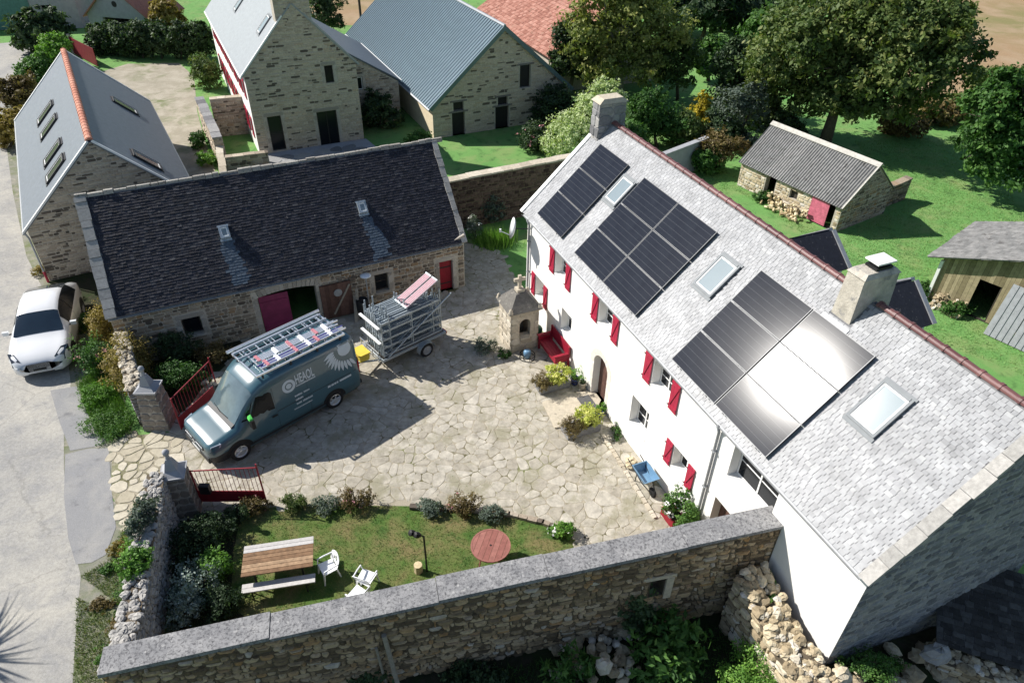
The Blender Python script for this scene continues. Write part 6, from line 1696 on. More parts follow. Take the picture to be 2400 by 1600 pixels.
for i, z in enumerate((1.36, 2.02)):
    tb = solid('toe_board', M['plastic_white'], 'bright white toe board across the front of the scaffold stack, %s' % ('lower one', 'upper one')[i], 'board', lambda mb: mb.box((-.10, .0, 0), (.10, 1.30, .05)), (0, 0, 0)); tb.matrix_world = TM @ Matrix.Translation((0, 0, z))
for i, y in enumerate((-.28, .12)):
    dk = thing('scaffold_deck', 'perforated scaffold deck with red print tilted on top of the frames, %s' % ('nearer the house', 'nearer the barn')[i], 'scaffold deck', (0, 0, 0))
    a0, a1 = V3(1.25, y, 2.24), V3(2.70, y, 2.86); d = (a1 - a0) / np.linalg.norm(a1 - a0); u_ = np.cross(V3(0, 1, 0), d); L = np.linalg.norm(a1 - a0)
    mb = MB(); mb.box((a0 + a1) / 2, (L, .32, .05), d, (0, 1, 0)); mb.build('deck_plate', M['deck_pink'], dk)
    for q in range(3):
        mb = MB(); mb.box((a0 + a1) / 2 + V3(0, (q - 1) * .095, 0) - u_ * -.0 + np.cross(d, V3(0, 1, 0)) * .027, (L * .92, .035, .004), d, (0, 1, 0)); mb.build('printed_stripe', M['scaf_red'], dk)
    for sgn in (0, 1):
        mb = MB(); e = a0 if sgn == 0 else a1; mb.box(e, (.05, .34, .09), d, (0, 1, 0)); mb.build('end_hook', M['galv'], dk)
    dk.matrix_world = TM
lp = solid('scaffold_tube', M['galv'], 'long pale scaffold tube leaning diagonally along the trailer load', 'tube', lambda mb: mb.tube([V3(.15, -.70, .66), V3(3.15, -.66, 2.25)], .028, 8), (0, 0, 0)); lp.matrix_world = TM

# ------------------------------------------------------------------ white electric hatchback on the lane
ca, cb = P(176, 841), P(194, 740)
cX = (cb - ca) / np.linalg.norm(cb - ca); cY = V3(-cX[1], cX[0], 0); cO = ca - cX * .86 + cY * .80
car = thing('parked_car', 'white electric crossover car parked on the lane by the barn', 'car', (0, 0, 0))
def csec(x, zb, zbelt, zt, wm, wt, zs=None):
    z3 = zb + .22; z5 = zbelt; h = zt - z5
    return (x, [(0, zb), (wm * .84, zb), (wm * .97, zb + .08), (wm, z3 + .1), (wm * .985, z5 - .12), (wm * .95, z5), (wm * .95 + (wt - wm * .95) * .55, z5 + .55 * h), (wt, z5 + .88 * h), (wt * .82, zt - .012), (wt * .45, zt + .004), (0, zt + .008)])
CS = [csec(-.03, .38, .50, .54, .34, .26), csec(.0, .28, .58, .63, .58, .46), csec(.06, .23, .65, .71, .72, .58), csec(.18, .20, .73, .79, .83, .66), csec(.36, .19, .80, .86, .905, .72), csec(.58, .19, .855, .92, .94, .76), csec(.85, .19, .90, .97, .957, .79), csec(1.18, .19, .95, 1.03, .96, .80),
      csec(1.42, .19, .98, 1.16, .96, .77), csec(1.72, .19, 1.0, 1.36, .96, .70), csec(2.02, .19, 1.01, 1.53, .96, .65), csec(2.45, .19, 1.02, 1.61, .96, .64), csec(2.95, .19, 1.04, 1.615, .96, .64), csec(3.45, .19, 1.06, 1.55, .96, .63), csec(3.90, .20, 1.08, 1.41, .955, .63),
      csec(4.25, .21, 1.08, 1.24, .945, .66), csec(4.50, .24, 1.02, 1.10, .91, .68), csec(4.68, .30, .86, .92, .84, .66), csec(4.74, .42, .70, .74, .70, .55)]
loft('body', CS, [M['car_paint'], M['black'], M['glass_dark']], car, lambda c: 1 if c[2] < .21 else (2 if (1.70 < c[0] < 3.95 and abs(c[1]) > .62 and c[2] > 1.06) else 0))
def cside(x, z, S=CS):
    s0 = max([s for s in S if s[0] <= x], key=lambda s: s[0]); s1 = min([s for s in S if s[0] >= x], key=lambda s: s[0])
    def yz(s):
        p = s[1][2:9]
        for (y0, z0), (y1, z1) in zip(p[:-1], p[1:]):
            if z0 <= z <= z1: return y0 + (y1 - y0) * (z - z0) / max(z1 - z0, 1e-6)
        return p[-1][0] if z > p[-1][1] else p[0][0]
    k = 0 if s1[0] == s0[0] else (x - s0[0]) / (s1[0] - s0[0])
    return yz(s0) * (1 - k) + yz(s1) * k
def cpatch(name, pts, mat, off=.008, side=-1):
    mb = MB(); n_ = len(pts); c = np.mean(pts, 0)
    rings = [[(c[0] + (x - c[0]) * k, c[1] + (z - c[1]) * k) for x, z in pts] for k in (1.0, .75, .5, .25, .02)]
    vs = [V3(x, side * (cside(x, z) + off), z) for rg_ in rings for x, z in rg_]
    fs = [(j * n_ + i, j * n_ + (i + 1) % n_, (j + 1) * n_ + (i + 1) % n_, (j + 1) * n_ + i) for j in range(4) for i in range(n_)] + [tuple(4 * n_ + i for i in range(n_))]
    mb.add(vs, fs if side < 0 else [f[::-1] for f in fs])
    return mb.build(name, M[mat], car)
def cglass(name, xs_, mat, up=.010, dx=-.006, js=(7, 8, 9, 10), shrink=.985):
    mb = MB(); grid = []
    for x in xs_:
        s0 = max([s for s in CS if s[0] <= x], key=lambda s: s[0]); s1 = min([s for s in CS if s[0] >= x], key=lambda s: s[0]); k = 0 if s1[0] == s0[0] else (x - s0[0]) / (s1[0] - s0[0])
        pts = [(np.array(s0[1][j]) * (1 - k) + np.array(s1[1][j]) * k) for j in js]
        grid += [V3(x + dx, -p[0] * shrink, p[1] + up) for p in pts] + [V3(x + dx, p[0] * shrink, p[1] + up) for p in pts[-2::-1]]
    n_ = 2 * len(js) - 1
    mb.add(grid, [(i * n_ + k, i * n_ + k + 1, (i + 1) * n_ + k + 1, (i + 1) * n_ + k) for i in range(len(xs_) - 1) for k in range(n_ - 1)])
    return mb.build(name, M[mat], car, True)
cglass('windscreen', [1.26, 1.42, 1.72, 1.98], 'car_glass'); cglass('rear_window', [3.45, 3.90, 4.20], 'car_glass', .010, .004)
for sd in (-1, 1):
    cpatch('door_pillar', [(2.58, 1.03), (2.66, 1.03), (2.66, 1.5), (2.58, 1.5)], 'black', .012, sd)
    for x in (.86, 3.75): cpatch('wheel_arch', [(x + .40 * math.cos(q), max(.22, .35 + .40 * math.sin(q))) for q in [math.pi * i / 12 for i in range(13)]], 'black', .004, sd); wheel(car, (x, sd * .84, .345), .345, .24, sd, 5, 'zinc')
    cpatch('door_gap', [(2.52, .4), (2.53, .4), (2.53, 1.0), (2.52, 1.0)], 'black', .003, sd)
    mb = MB(); mb.hexa([V3(.08, sd * .52, .60), V3(.13, sd * .80, .58), V3(.48, sd * .93, .68), V3(.42, sd * .80, .74)], [V3(.13, sd * .52, .775), V3(.20, sd * .795, .775), V3(.58, sd * .925, .885), V3(.47, sd * .72, .905)]); mb.build('headlight', M['car_glass'], car)
    mb = MB(); c = V3(1.62, sd * 1.06, 1.05); mb.hexa([c + V3(-.05, -.09, -.06), c + V3(.05, -.09, -.06), c + V3(.05, .09, -.06), c + V3(-.05, .09, -.06)], [c + V3(-.06, -.10, .08), c + V3(.04, -.10, .08), c + V3(.04, .10, .08), c + V3(-.06, .10, .08)]); mb.box(c + V3(0, -sd * .11, -.05), (.05, .1, .03), m=1); mb.build('door_mirror', [M['car_paint'], M['black']], car)
    mb = MB(); mb.box((.10, sd * .66, .40), (.06, .09, .025)); mb.build('fog_light', M['black'], car)
    mb = MB(); mb.hexa([V3(4.55, sd * .60, .84), V3(4.68, sd * .60, .80), V3(4.50, sd * .88, .82), V3(4.40, sd * .90, .88)], [V3(4.52, sd * .60, .93), V3(4.62, sd * .60, .90), V3(4.46, sd * .86, .92), V3(4.38, sd * .88, .96)]); mb.build('tail_light', M['lamp_red'], car)
mb = MB(); mb.box((.03, 0, .30), (.08, .80, .035)); mb.build('lower_grille', M['black'], car)
mb = MB(); mb.box((-.03, 0, .46), (.02, .40, .075)); mb.build('number_plate', M['black'], car)
cs_ = 1.07; cO = ca - (cX * .86 - cY * .84) * cs_ + cY * -.0
car.matrix_world = Matrix.Translation(Vector(cO)) @ Matrix.Rotation(math.atan2(cX[1], cX[0]), 4, 'Z') @ Matrix.Scale(cs_, 4)

# ================================================================== THINGS IN THE YARD AND GARDEN
# ------------------------------------------------------------------ stone well with cross
def well():
    W_ = Fr(P(1196.4, 829), 23.5); s = 1.16; ze = 1.80
    root = thing('stone_well', 'domed stone well house topped by a carved cross', 'well', W_.pt(s / 2, -s / 2))
    ops = [(.36, .82, .72, 1.50)]
    for k, (fr_, o) in enumerate(((W_, ops), (Fr(W_.pt(s), U=-W_.W), []), (Fr(W_.pt(s, -s), U=-W_.U), []), (Fr(W_.pt(0, -s), U=W_.W), []))):
        mb = MB(); wall_into(mb, fr_, [(0, ze), (s, ze)], o, .25); wl_ = mb.build('wall', M['stone_pale'], root)
        its = []; r = random.Random(k + 2); z = .0
        while z < ze - .02:
            h = min(r.uniform(.24, .36), ze - z); a = 0.0
            while a < s - .02:
                l_ = min(r.uniform(.3, .6), s - a)
                if s - a - l_ < .15: l_ = s - a
                if not any(q[0] - .04 < a + l_ / 2 < q[1] + .04 and q[2] - .05 < z + h / 2 < q[3] + .05 for q in o):
                    a0, a1 = a, a + l_
                    for q in o:
                        if q[2] < z + h * .7 and q[3] > z + h * .3:
                            if a0 < q[0] < a1: a1 = q[0] - .01
                            if a0 < q[1] < a1: a0 = q[1] + .01
                    its.append(stone_item(fr_, a0 + .006, a1 - .006, z + .005, z + h - .005, 0, .02, r.random(), r))
                a += l_
            z += h
        pieces(wl_, 'block', its, M['stone_pale'], 40)
    mb = MB(); arch_fill(mb, W_, .36, .82, 1.26, 1.50, -.22, .006); mb.build('arch', M['stone_pale'], root)
    c = W_.pt(s / 2, -s / 2)
    sq = lambda k, z: [c + W_.U * k * a + W_.W * k * d + V3(0, 0, z) for a, d in ((-1, 1), (1, 1), (1, -1), (-1, -1))]
    mb = MB(); mb.hexa(sq(.62, ze + .002), sq(.70, ze + .09)); mb.build('cornice', M['stone_pale'], root)
    mb = MB(); pr = [(.70, .092), (.62, .18), (.47, .34), (.34, .50), (.25, .62), (.22, .66)]
    for (k0, z0), (k1, z1) in zip(pr[:-1], pr[1:]): mb.hexa(sq(k0, ze + z0 + .001), sq(k1, ze + z1))
    mb.build('dome', M['stone_weather'] if 'stone_weather' in M else M['stone_shade'], root)
    for a, d in ((-1, 1), (1, 1), (1, -1), (-1, -1)):
        mb = MB(); mb.lathe(c + W_.U * .60 * a + W_.W * .60 * d + V3(0, 0, ze + .09), [(.09, 0), (.10, .06), (.06, .12), (.07, .17), (.01, .24)], 8); mb.build('corner_knob', M['stone_pale'], root, True)
    mb = MB(); b = c + V3(0, 0, ze + .66)
    mb.box(b + V3(0, 0, .06), (.30, .30, .12), W_.U, -W_.W); mb.box(b + V3(0, 0, .40), (.12, .10, .56), W_.U, -W_.W); mb.box(b + V3(0, 0, .50), (.46, .09, .12), W_.U, -W_.W)
    mb.build('cross', M['stone_pale'], root)
    mb = MB(); fbox(mb, W_, .40, .78, -.24, .10, .62, .70); mb.build('niche_sill', M['stone_pale'], root)
well()

# ------------------------------------------------------------------ red bench against the house
Bn = Fr(F.pt(2.75, 0), U=F.U); bl_ = 1.55
bn = thing('garden_bench', 'crimson painted wooden bench against the white house wall', 'bench', Bn.pt(bl_ / 2, .35))
for i in range(4):
    mb = MB(); fbox(mb, Bn, .04, bl_ - .04, .16 + i * .125, .16 + i * .125 + .115, .42, .45); mb.build('seat_slat', M['red_bench'], bn)
mb = MB(); fbox(mb, Bn, .04, bl_ - .04, .06, .10, .50, .98); mb.build('backrest', M['red_bench'], bn)
for a in (.0, bl_ - .07):
    mb = MB(); fbox(mb, Bn, a, a + .07, .06, .13, 0, 1.0); mb.build('leg', M['red_bench'], bn)
    mb = MB(); fbox(mb, Bn, a, a + .07, .60, .67, 0, .66); mb.build('leg', M['red_bench'], bn)
    mb = MB(); fbox(mb, Bn, a - .02, a + .09, .132, .72, .662, .70); mb.build('armrest', M['red_bench'], bn)
    mb = MB(); fbox(mb, Bn, a + .01, a + .06, .132, .598, .34, .60); mb.build('side_panel', M['red_bench'], bn)
mb = MB(); fbox(mb, Bn, .072, bl_ - .072, .61, .64, .30, .41); mb.build('apron', M['red_bench'], bn)

# ------------------------------------------------------------------ picnic table, bench, chairs, round table, lamp
tc0, tc1, tc2, tc3 = P(569, 1279, .75), P(735, 1255, .75), P(738, 1325, .75), P(562, 1353, .75)
tu_ = (tc1 - tc0) + (tc2 - tc3); tu_ = tu_ * V3(1, 1, 0) / np.linalg.norm(tu_[:2]); tcn = (tc0 + tc1 + tc2 + tc3) / 4
Tb = Fr(tcn, U=tu_); hl_, hw3 = .93, .50
tb = thing('picnic_table', 'weathered brown slatted picnic table on the front lawn', 'table', Tb.pt(0, 0))
for i in range(8):
    w0_ = -hw3 + i * 2 * hw3 / 8
    mb = MB(); fbox(mb, Tb, -hl_, hl_, w0_ + .006, w0_ + 2 * hw3 / 8 - .006, .715, .75, 0, rnd.random()); mb.build('plank', M['wood_table'] if i > 1 else M['wood_grey'], tb)
for a in (-.62, .62):
    mb = MB(); mb.tube([Tb.pt(a, -.42, 0), Tb.pt(a, -.36, .69)], .028, 6); mb.build('leg', M['steel_dark'], tb)
    mb = MB(); mb.tube([Tb.pt(a, .42, 0), Tb.pt(a, .36, .69)], .028, 6); mb.build('leg', M['steel_dark'], tb)
    mb = MB(); fbox(mb, Tb, a - .04, a + .04, -.45, .45, .67, .712); mb.build('cross_rail', M['wood_dark'], tb)
be0, be1 = P(565, 1372, .45), P(741, 1340, .45); bec = (be0 + be1) / 2
Tn = Fr(bec, U=tu_)
bq = thing('plank_bench', 'silvery grey plank bench beside the picnic table', 'bench', Tn.pt(0, .12))
for i in range(2):
    mb = MB(); fbox(mb, Tn, -.95, .95, .0 + i * .14, .13 + i * .14, .41, .45, 0, rnd.random()); mb.build('plank', M['wood_grey'], bq)
for a in (-.7, .7):
    mb = MB(); fbox(mb, Tn, a - .03, a + .03, .02, .25, .375, .408); mb.build('cross_rail', M['steel_dark'], bq)
    for w0_ in (.03, .23):
        mb = MB(); mb.tube([Tn.pt(a, w0_, 0), Tn.pt(a, w0_, .375)], .02, 6); mb.build('leg', M['steel_dark'], bq)
def plastic_chair(label, c, ang):
    root = thing('garden_chair', label, 'chair', (0, 0, 0), 'white plastic chairs on the lawn')
    mb = MB(); mb.hexa([V3(-.22, -.22, .40), V3(.22, -.24, .42), V3(.22, .24, .42), V3(-.22, .22, .40)], [V3(-.22, -.22, .43), V3(.22, -.24, .45), V3(.22, .24, .45), V3(-.22, .22, .43)]); mb.build('seat', M['plastic_white'], root)
    bk = MB(); N_ = 9
    for i in range(N_ - 1):
        q0, q1 = -1 + 2 * i / (N_ - 1), -1 + 2 * (i + 1) / (N_ - 1)
        def col(q): 
            y = .25 * q; zt = .86 - .10 * q * q; x = -.24 + .05 * q * q
            return V3(x, y, .46), V3(x - .10, y, zt)
        a0, b0 = col(q0); a1, b1 = col(q1); e = V3(-.02, 0, 0)
        if 2 <= i <= 5:   # slotted middle: leave open bands
            k = .62
            bk.hexa([a0 * (1 - k) + b0 * k, a1 * (1 - k) + b1 * k, a1 * (1 - k) + b1 * k + e, a0 * (1 - k) + b0 * k + e], [b0, b1, b1 + e, b0 + e])
            k0 = .22; bk.hexa([a0, a1, a1 + e, a0 + e], [a0 * (1 - k0) + b0 * k0, a1 * (1 - k0) + b1 * k0, a1 * (1 - k0) + b1 * k0 + e, a0 * (1 - k0) + b0 * k0 + e])
        else:
            bk.hexa([a0, a1, a1 + e, a0 + e], [b0, b1, b1 + e, b0 + e])
    for y in (-.02,): bk.box((-.285, 0, .62), (.02, .05, .36))
    bk.build('backrest', M['plastic_white'], root)
    for x, y, tx in ((.20, -.22, .25), (.20, .22, .25), (-.20, -.20, -.27), (-.20, .20, -.27)):
        mb = MB(); mb.tube([V3(x, y, .41), V3(tx, y * 1.15, 0)], [.032, .022], 6); mb.build('leg', M['plastic_white'], root)
    for y in (-.27, .27):
        mb = MB(); mb.tube([V3(-.27, y * .95, .66), V3(.0, y, .65), V3(.18, y, .63), V3(.22, y * .95, .44)], [.022, .026, .026, .018], 6); mb.build('armrest', M['plastic_white'], root)
    root.location = tuple(c); root.rotation_euler = (0, 0, rad(ang)); root.scale = (.92, .92, .92)
    return root
plastic_chair('white plastic garden chair turned towards the picnic table end', P(772, 1352) + V3(0, .05, 0), 215)
plastic_chair('white plastic garden chair with its rounded back to the garden wall', P(862, 1372), 70)
plastic_chair('white plastic garden chair half hidden behind the garden wall coping', P(842, 1412), 150)
rc = P(1150, 1277, .72); rt_ = thing('round_table', 'round brick-red wooden garden table with a parasol hole', 'table', rc * V3(1, 1, 0))
rr_ = .56; its = []
for i in range(7):
    x0, x1 = -rr_ + 2 * rr_ * i / 7 + .004, -rr_ + 2 * rr_ * (i + 1) / 7 - .004
    top_ = []; N_ = 6
    xs_ = [x0 + (x1 - x0) * k / N_ for k in range(N_ + 1)]
    cu = [(x, math.sqrt(max(0, (rr_ - .04) ** 2 - min(abs(x), rr_ - .041) ** 2))) for x in xs_]
    poly = [(x, -y) for x, y in cu] + [(x, y) for x, y in cu[::-1]]
    mb = MB(); mb.prism([rc + V3(x * .97 + y * .26, -x * .26 + y * .97, -.03) for x, y in poly], (0, 0, .03)); its.append((np.array(mb.v), mb.f, rnd.random()))
M['table_red'] = M_tint('brick_red_plank', [(0, (.27, .105, .085)), (1, (.36, .16, .13))], .7, 8, .3, .3)
pieces(rt_, 'plank', its, M['table_red'], 20)
mb = MB(); n_ = 26
for i in range(n_):
    q0, q1 = 2 * math.pi * i / n_, 2 * math.pi * (i + 1) / n_
    pt_ = lambda r, q, z: rc + V3(r * math.cos(q), r * math.sin(q), z)
    mb.hexa([pt_(rr_ - .045, q0, -.035), pt_(rr_, q0, -.035), pt_(rr_, q1, -.035), pt_(rr_ - .045, q1, -.035)], [pt_(rr_ - .045, q0, .006), pt_(rr_, q0, .006), pt_(rr_, q1, .006), pt_(rr_ - .045, q1, .006)])
mb.build('rim', M['table_red'], rt_)
mb = MB(); mb.lathe(rc + V3(0, 0, .002), [(.03, 0), (.03, .006), (.005, .006)], 10); mb.build('parasol_hole', M['black'], rt_)
for q in range(4):
    mb = MB(); d = V3(math.cos(q * 1.57 + .7), math.sin(q * 1.57 + .7), 0); mb.tube([rc * V3(1, 1, 0) + d * .42, rc + d * .30 - V3(0, 0, .03)], .025, 6); mb.build('leg', M['table_red'], rt_)
lb_ = P(1001, 1338); lm = thing('garden_lamp', 'thin black garden lamp post with twin spotlight heads', 'lamp', lb_)
mb = MB(); mb.tube([lb_, lb_ + V3(0, 0, 1.55)], .028, 6); mb.build('post', M['black'], lm)
for dx, dy in ((-.10, -.02), (-.24, .04)):
    mb = MB(); c = lb_ + V3(dx, dy, 1.62); mb.lathe(c, [(.05, -.02), (.085, .05), (.085, .16), (.03, .18)], 8, (-.6, -.3, .5)); mb.build('spotlight', M['black'], lm)
mb = MB(); mb.tube([lb_ + V3(0, 0, 1.55), lb_ + V3(-.26, .04, 1.62)], .018, 5); mb.build('arm', M['black'], lm)
solid('tree_stump', M['log'], 'short pale cut log standing at the foot of the lamp', 'log', lambda mb: mb.lathe(P(981, 1338), [(.13, 0), (.125, .12), (.12, .30), (.06, .303), (.005, .305)], 9))

# ------------------------------------------------------------------ front door things: troughs, pots, mat, barrow
def pot(label, c, r, h, mat, leafmat, leaves, seed, group=None, lr=None):
    root = thing('plant_pot', label, 'plant pot', c, group)
    mb = MB(); mb.lathe(c, [(r * .72, 0), (r * .86, h * .4), (r, h * .86), (r * 1.06, h * .88), (r * 1.06, h), (r * .9, h), (r * .88, h * .9), (.01, h * .9)], 14); mb.build('pot', M[mat], root, True)
    mb = MB(); mb.lathe(c + V3(0, 0, h * .9), [(r * .86, 0), (r * .84, .01), (.01, .012)], 12); mb.build('compost', M['soil'], root)
    if leaves:
        rs = np.random.RandomState(seed); R_ = lr or r * 1.6
        V, T_ = leaf_cloud([(c[0], c[1], c[2] + h + R_ * .6, R_, R_, R_ * .9)], leaves, 6, .05, rs)
        fast_quads('foliage', V, T_, M[leafmat], root)
pot('cobalt blue glazed pot with a small shrub beside the red bench', F.pt(5.25, .30), .17, .30, 'cobalt', 'lf_bright', 40, 3)
pot('cobalt blue glazed pot between the arched door and the lime hydrangea', F.pt(7.12, .36), .17, .28, 'cobalt', 'lf_green', 6, 4, None, .10)
pot('small white planter standing left of the arched door', F.pt(5.62, .18), .13, .34, 'stone_pale', 'lf_dark', 10, 5, None, .12)
solid('doormat', M['mat_grey'], 'dark grey rectangular doormat before the arched door', 'doormat', lambda mb: fbox(mb, F, 6.05, 6.72, .15, .62, .075, .095))
def trough(label, s0, s1, w0, w1, seed):
    root = thing('stone_trough', label, 'planter', F.pt((s0 + s1) / 2, (w0 + w1) / 2))
    mb = MB(); h = .30; t = .07
    for a0, a1, b0, b1 in ((s0, s1, w0, w0 + t), (s0, s1, w1 - t, w1), (s0, s0 + t, w0 + t, w1 - t), (s1 - t, s1, w0 + t, w1 - t)): fbox(mb, F, a0, a1, b0, b1, .03, h)
    mb.build('basin', M['stone_shade'], root)
    mb = MB(); fbox(mb, F, s0 + t + .001, s1 - t - .001, w0 + t + .001, w1 - t - .001, .04, h - .05); mb.build('compost', M['soil'], root)
trough('low grey stone trough with lime hydrangea nearer the red bench', 4.85, 5.35, .55, 1.75, 1)
trough('low grey stone trough with lime hydrangea farther from the red bench', 7.25, 7.80, .60, 1.85, 2)
for s0, nm in ((5.10, 'nearer the red bench'), (7.52, 'farther from the red bench')):
    shrub('hydrangea', 'lime yellow hydrangea in the stone trough %s' % nm, F.pt(s0, .95, .28), .50, .66, 'lf_lime', 80, 12, .065, int(s0 * 10), None, 'shrub', shell=.75, light=(.25, 1))
    shrub('heather', 'brown grey bushy heather beside the lime hydrangea %s' % nm, F.pt(s0 + .1, 1.62, .16), .46, .66, 'lf_brown', 110, 14, .035, int(s0 * 10) + 1, None, 'shrub')
wbF = Fr(F.pt(10.15, .22), U=F.U)
wb_ = thing('wheelbarrow', 'blue tray wheelbarrow parked against the white wall', 'wheelbarrow', wbF.pt(.35, .1))
mb = MB(); bt_ = [wbF.pt(.0, .42, .30), wbF.pt(.5, .42, .30), wbF.pt(.5, .08, .30), wbF.pt(.0, .08, .30)]; tp_ = [wbF.pt(-.12, .52, .60), wbF.pt(.68, .52, .56), wbF.pt(.68, -.02, .56), wbF.pt(-.12, -.02, .60)]
mb.add(bt_ + tp_, [(3, 2, 1, 0), (0, 1, 5, 4), (1, 2, 6, 5), (2, 3, 7, 6), (3, 0, 4, 7)])
e_ = .02; bi = [p + V3(0, 0, .02) for p in bt_]; ti = [tp_[0] * .96 + tp_[2] * .04, tp_[1] * .96 + tp_[3] * .04, tp_[2] * .96 + tp_[0] * .04, tp_[3] * .96 + tp_[1] * .04]
mb.add(bi + ti + tp_, [(0, 1, 2, 3), (4, 5, 1, 0), (5, 6, 2, 1), (6, 7, 3, 2), (7, 4, 0, 3), (8, 9, 5, 4), (9, 10, 6, 5), (10, 11, 7, 6), (11, 8, 4, 7)])
mb.build('tray', M['blue_enamel'], wb_)
mb = MB(); mb.lathe(wbF.pt(.80, .22, .17), [(.06, 0), (.15, .0), (.17, .03), (.17, .06), (.15, .09), (.06, .09)], 16, F.W); mb.build('wheel', M['rubber'], wb_, True)
for w0_ in (.06, .44):
    mb = MB(); mb.tube([wbF.pt(.82, .26 + (w0_ - .26) * .4, .17), wbF.pt(.4, w0_, .28), wbF.pt(-.25, w0_ + (.05 if w0_ > .2 else -.02), .55), wbF.pt(-.42, w0_ + (.05 if w0_ > .2 else -.02), .58)], .018, 6); mb.build('handle', M['steel_dark'], wb_)
    mb = MB(); mb.tube([wbF.pt(.1, w0_, .36), wbF.pt(.06, w0_, 0)], .016, 6); mb.build('leg', M['steel_dark'], wb_)
def rock(name, label, c, r, mat, seed, cat='rock', t=.6, sq=(1, 1, .7), group=None, parent=None):
    def fill(mb):
        rs = random.Random(seed); n_, m_ = 8, 5; vs = []
        for i in range(m_ + 1):
            q = math.pi * i / m_
            for k in range(n_):
                a = 2 * math.pi * k / n_ + .3 * i; j = rs.uniform(.75, 1.12)
                vs.append(np.asarray(c) + V3(r * sq[0] * j * math.sin(q) * math.cos(a), r * sq[1] * j * math.sin(q) * math.sin(a), r * sq[2] * (1 - math.cos(q) * j)))
        mb.add(vs, [(i * n_ + k, i * n_ + (k + 1) % n_, (i + 1) * n_ + (k + 1) % n_, (i + 1) * n_ + k) for i in range(m_) for k in range(n_)], 0, t)
    return solid(name, M[mat], label, cat, fill, np.asarray(c), group)
rock('yellow_rock', 'lumpy yellow field stone at the foot of the white wall', F.pt(9.62, .45), .24, 'stone_ruin', 6, t=.5)
# iron ring planter with blue pot by the well
rg = F.pt(3.15, 1.30)
ip = thing('iron_ring', 'black iron hoop planter holding a blue pot beside the well', 'planter', rg)
mb = MB(); mb.tube([rg + V3(.30 * math.cos(q), .30 * math.sin(q), .16) for q in [2 * math.pi * i / 20 for i in range(21)]], .018, 6); mb.build('hoop', M['black'], ip)
mb = MB(); mb.tube([rg + V3(.30 * math.cos(q), .30 * math.sin(q), .02) for q in [2 * math.pi * i / 20 for i in range(21)]], .014, 6); mb.build('base_hoop', M['black'], ip)
for q in range(5):
    mb = MB(); mb.tube([rg + V3(.30 * math.cos(q * 1.256), .30 * math.sin(q * 1.256), .02), rg + V3(.30 * math.cos(q * 1.256), .30 * math.sin(q * 1.256), .16)], .012, 5); mb.build('stay', M['black'], ip)
mb = MB(); mb.lathe(rg + V3(0, .02, .02), [(.12, 0), (.15, .2), (.14, .3), (.09, .34), (.01, .34)], 12); mb.build('blue_pot', M['blue_enamel'], ip, True)
solid('green_bin', M['plastic_green'], 'dark green plastic garden sack between the well and the house', 'bin', lambda mb: mb.lathe(F.pt(2.05, .42), [(.20, 0), (.24, .2), (.25, .42), (.20, .5), (.05, .55)], 12), smooth=True)
pr = F.pt(11.95, .42)
rp = thing('red_planter', 'red wooden planter box with white flowers by the downpipe', 'planter', pr)
mb = MB(); mb.box(pr + V3(0, 0, .17), (.62, .40, .34), F.U, -F.W); mb.build('box', M['red_dark'], rp)
mb = MB(); mb.box(pr + V3(0, 0, .345), (.54, .32, .01), F.U, -F.W); mb.build('compost', M['soil'], rp)

# ------------------------------------------------------------------ along the barn front
lp0 = B.pt(9.28, .30); lpo = thing('yard_lamp', 'thin white post lamp with flat round head in front of the barn', 'lamp', lp0)
mb = MB(); mb.tube([lp0, lp0 + V3(0, 0, 1.80)], .03, 6); mb.build('post', M['zinc'], lpo)
mb = MB(); mb.lathe(lp0 + V3(0, 0, 1.80), [(.04, 0), (.22, .03), (.23, .07), (.12, .10), (.01, .11)], 14); mb.build('lamp_head', M['plastic_white'], lpo, True)
solid('water_butt', M['black'], 'black water butt standing beside the barn post lamp', 'barrel', lambda mb: mb.lathe(B.pt(8.98, .42), [(.22, 0), (.26, .2), (.27, .5), (.25, .8), (.24, .84), (.22, .84), (.21, .8), (.01, .8)], 14), smooth=True)
for i, (a, w_) in enumerate(((8.62, .62), (8.50, .74))):
    solid('leaning_plank', M['wood_post'], ['grey plank leaning beside the water butt', 'shorter grey plank leaning on the brown barn door'][i], 'plank', lambda mb: mb.hexa([B.pt(a, w_, 0), B.pt(a + .12, w_, 0), B.pt(a + .12, w_ - .03, 0), B.pt(a, w_ - .03, 0)], [B.pt(a + .2, .16, 1.25 - .3 * i), B.pt(a + .32, .16, 1.25 - .3 * i), B.pt(a + .32, .13, 1.25 - .3 * i), B.pt(a + .2, .13, 1.25 - .3 * i)]))

# ------------------------------------------------------------------ log pile and stones by the sheds, far red gate, utility pole
lx0, lx1 = X.at(1812, 470)[0], X.at(1892, 520)[0]; r = random.Random(3); pf = thing('log_pile', 'tumbled pile of pale split logs in front of the shed', 'log pile', X.pt((lx0 + lx1) / 2, .5)); its = []
for i in range(90):
    a = r.uniform(lx0 - .3, lx1); w_ = r.uniform(.1, .95); zz = max(.06, (.95 - w_) * .75 * r.random())
    d = X.U * r.uniform(-1, 1) + X.W * r.uniform(-1, 1) + V3(0, 0, r.uniform(-.35, .35)); d /= np.linalg.norm(d); l_ = r.uniform(.15, .28)
    c = X.pt(a, w_, zz + .06); rr2 = r.uniform(.045, .08); mb = MB(); mb.tube([c - d * l_ / 2, c + d * l_ / 2], rr2, 5); its.append((np.array(mb.v), mb.f, r.random()))
pieces(pf, 'log', its, M['log'], 100)
sx0, sx1 = Zf.at(2195, 680)[0], Zf.at(2270, 715)[0]; pf = thing('stone_heap', 'heap of pale rubble stones at the foot of the plank shed', 'stone heap', Zf.pt((sx0 + sx1) / 2, .4)); its = []
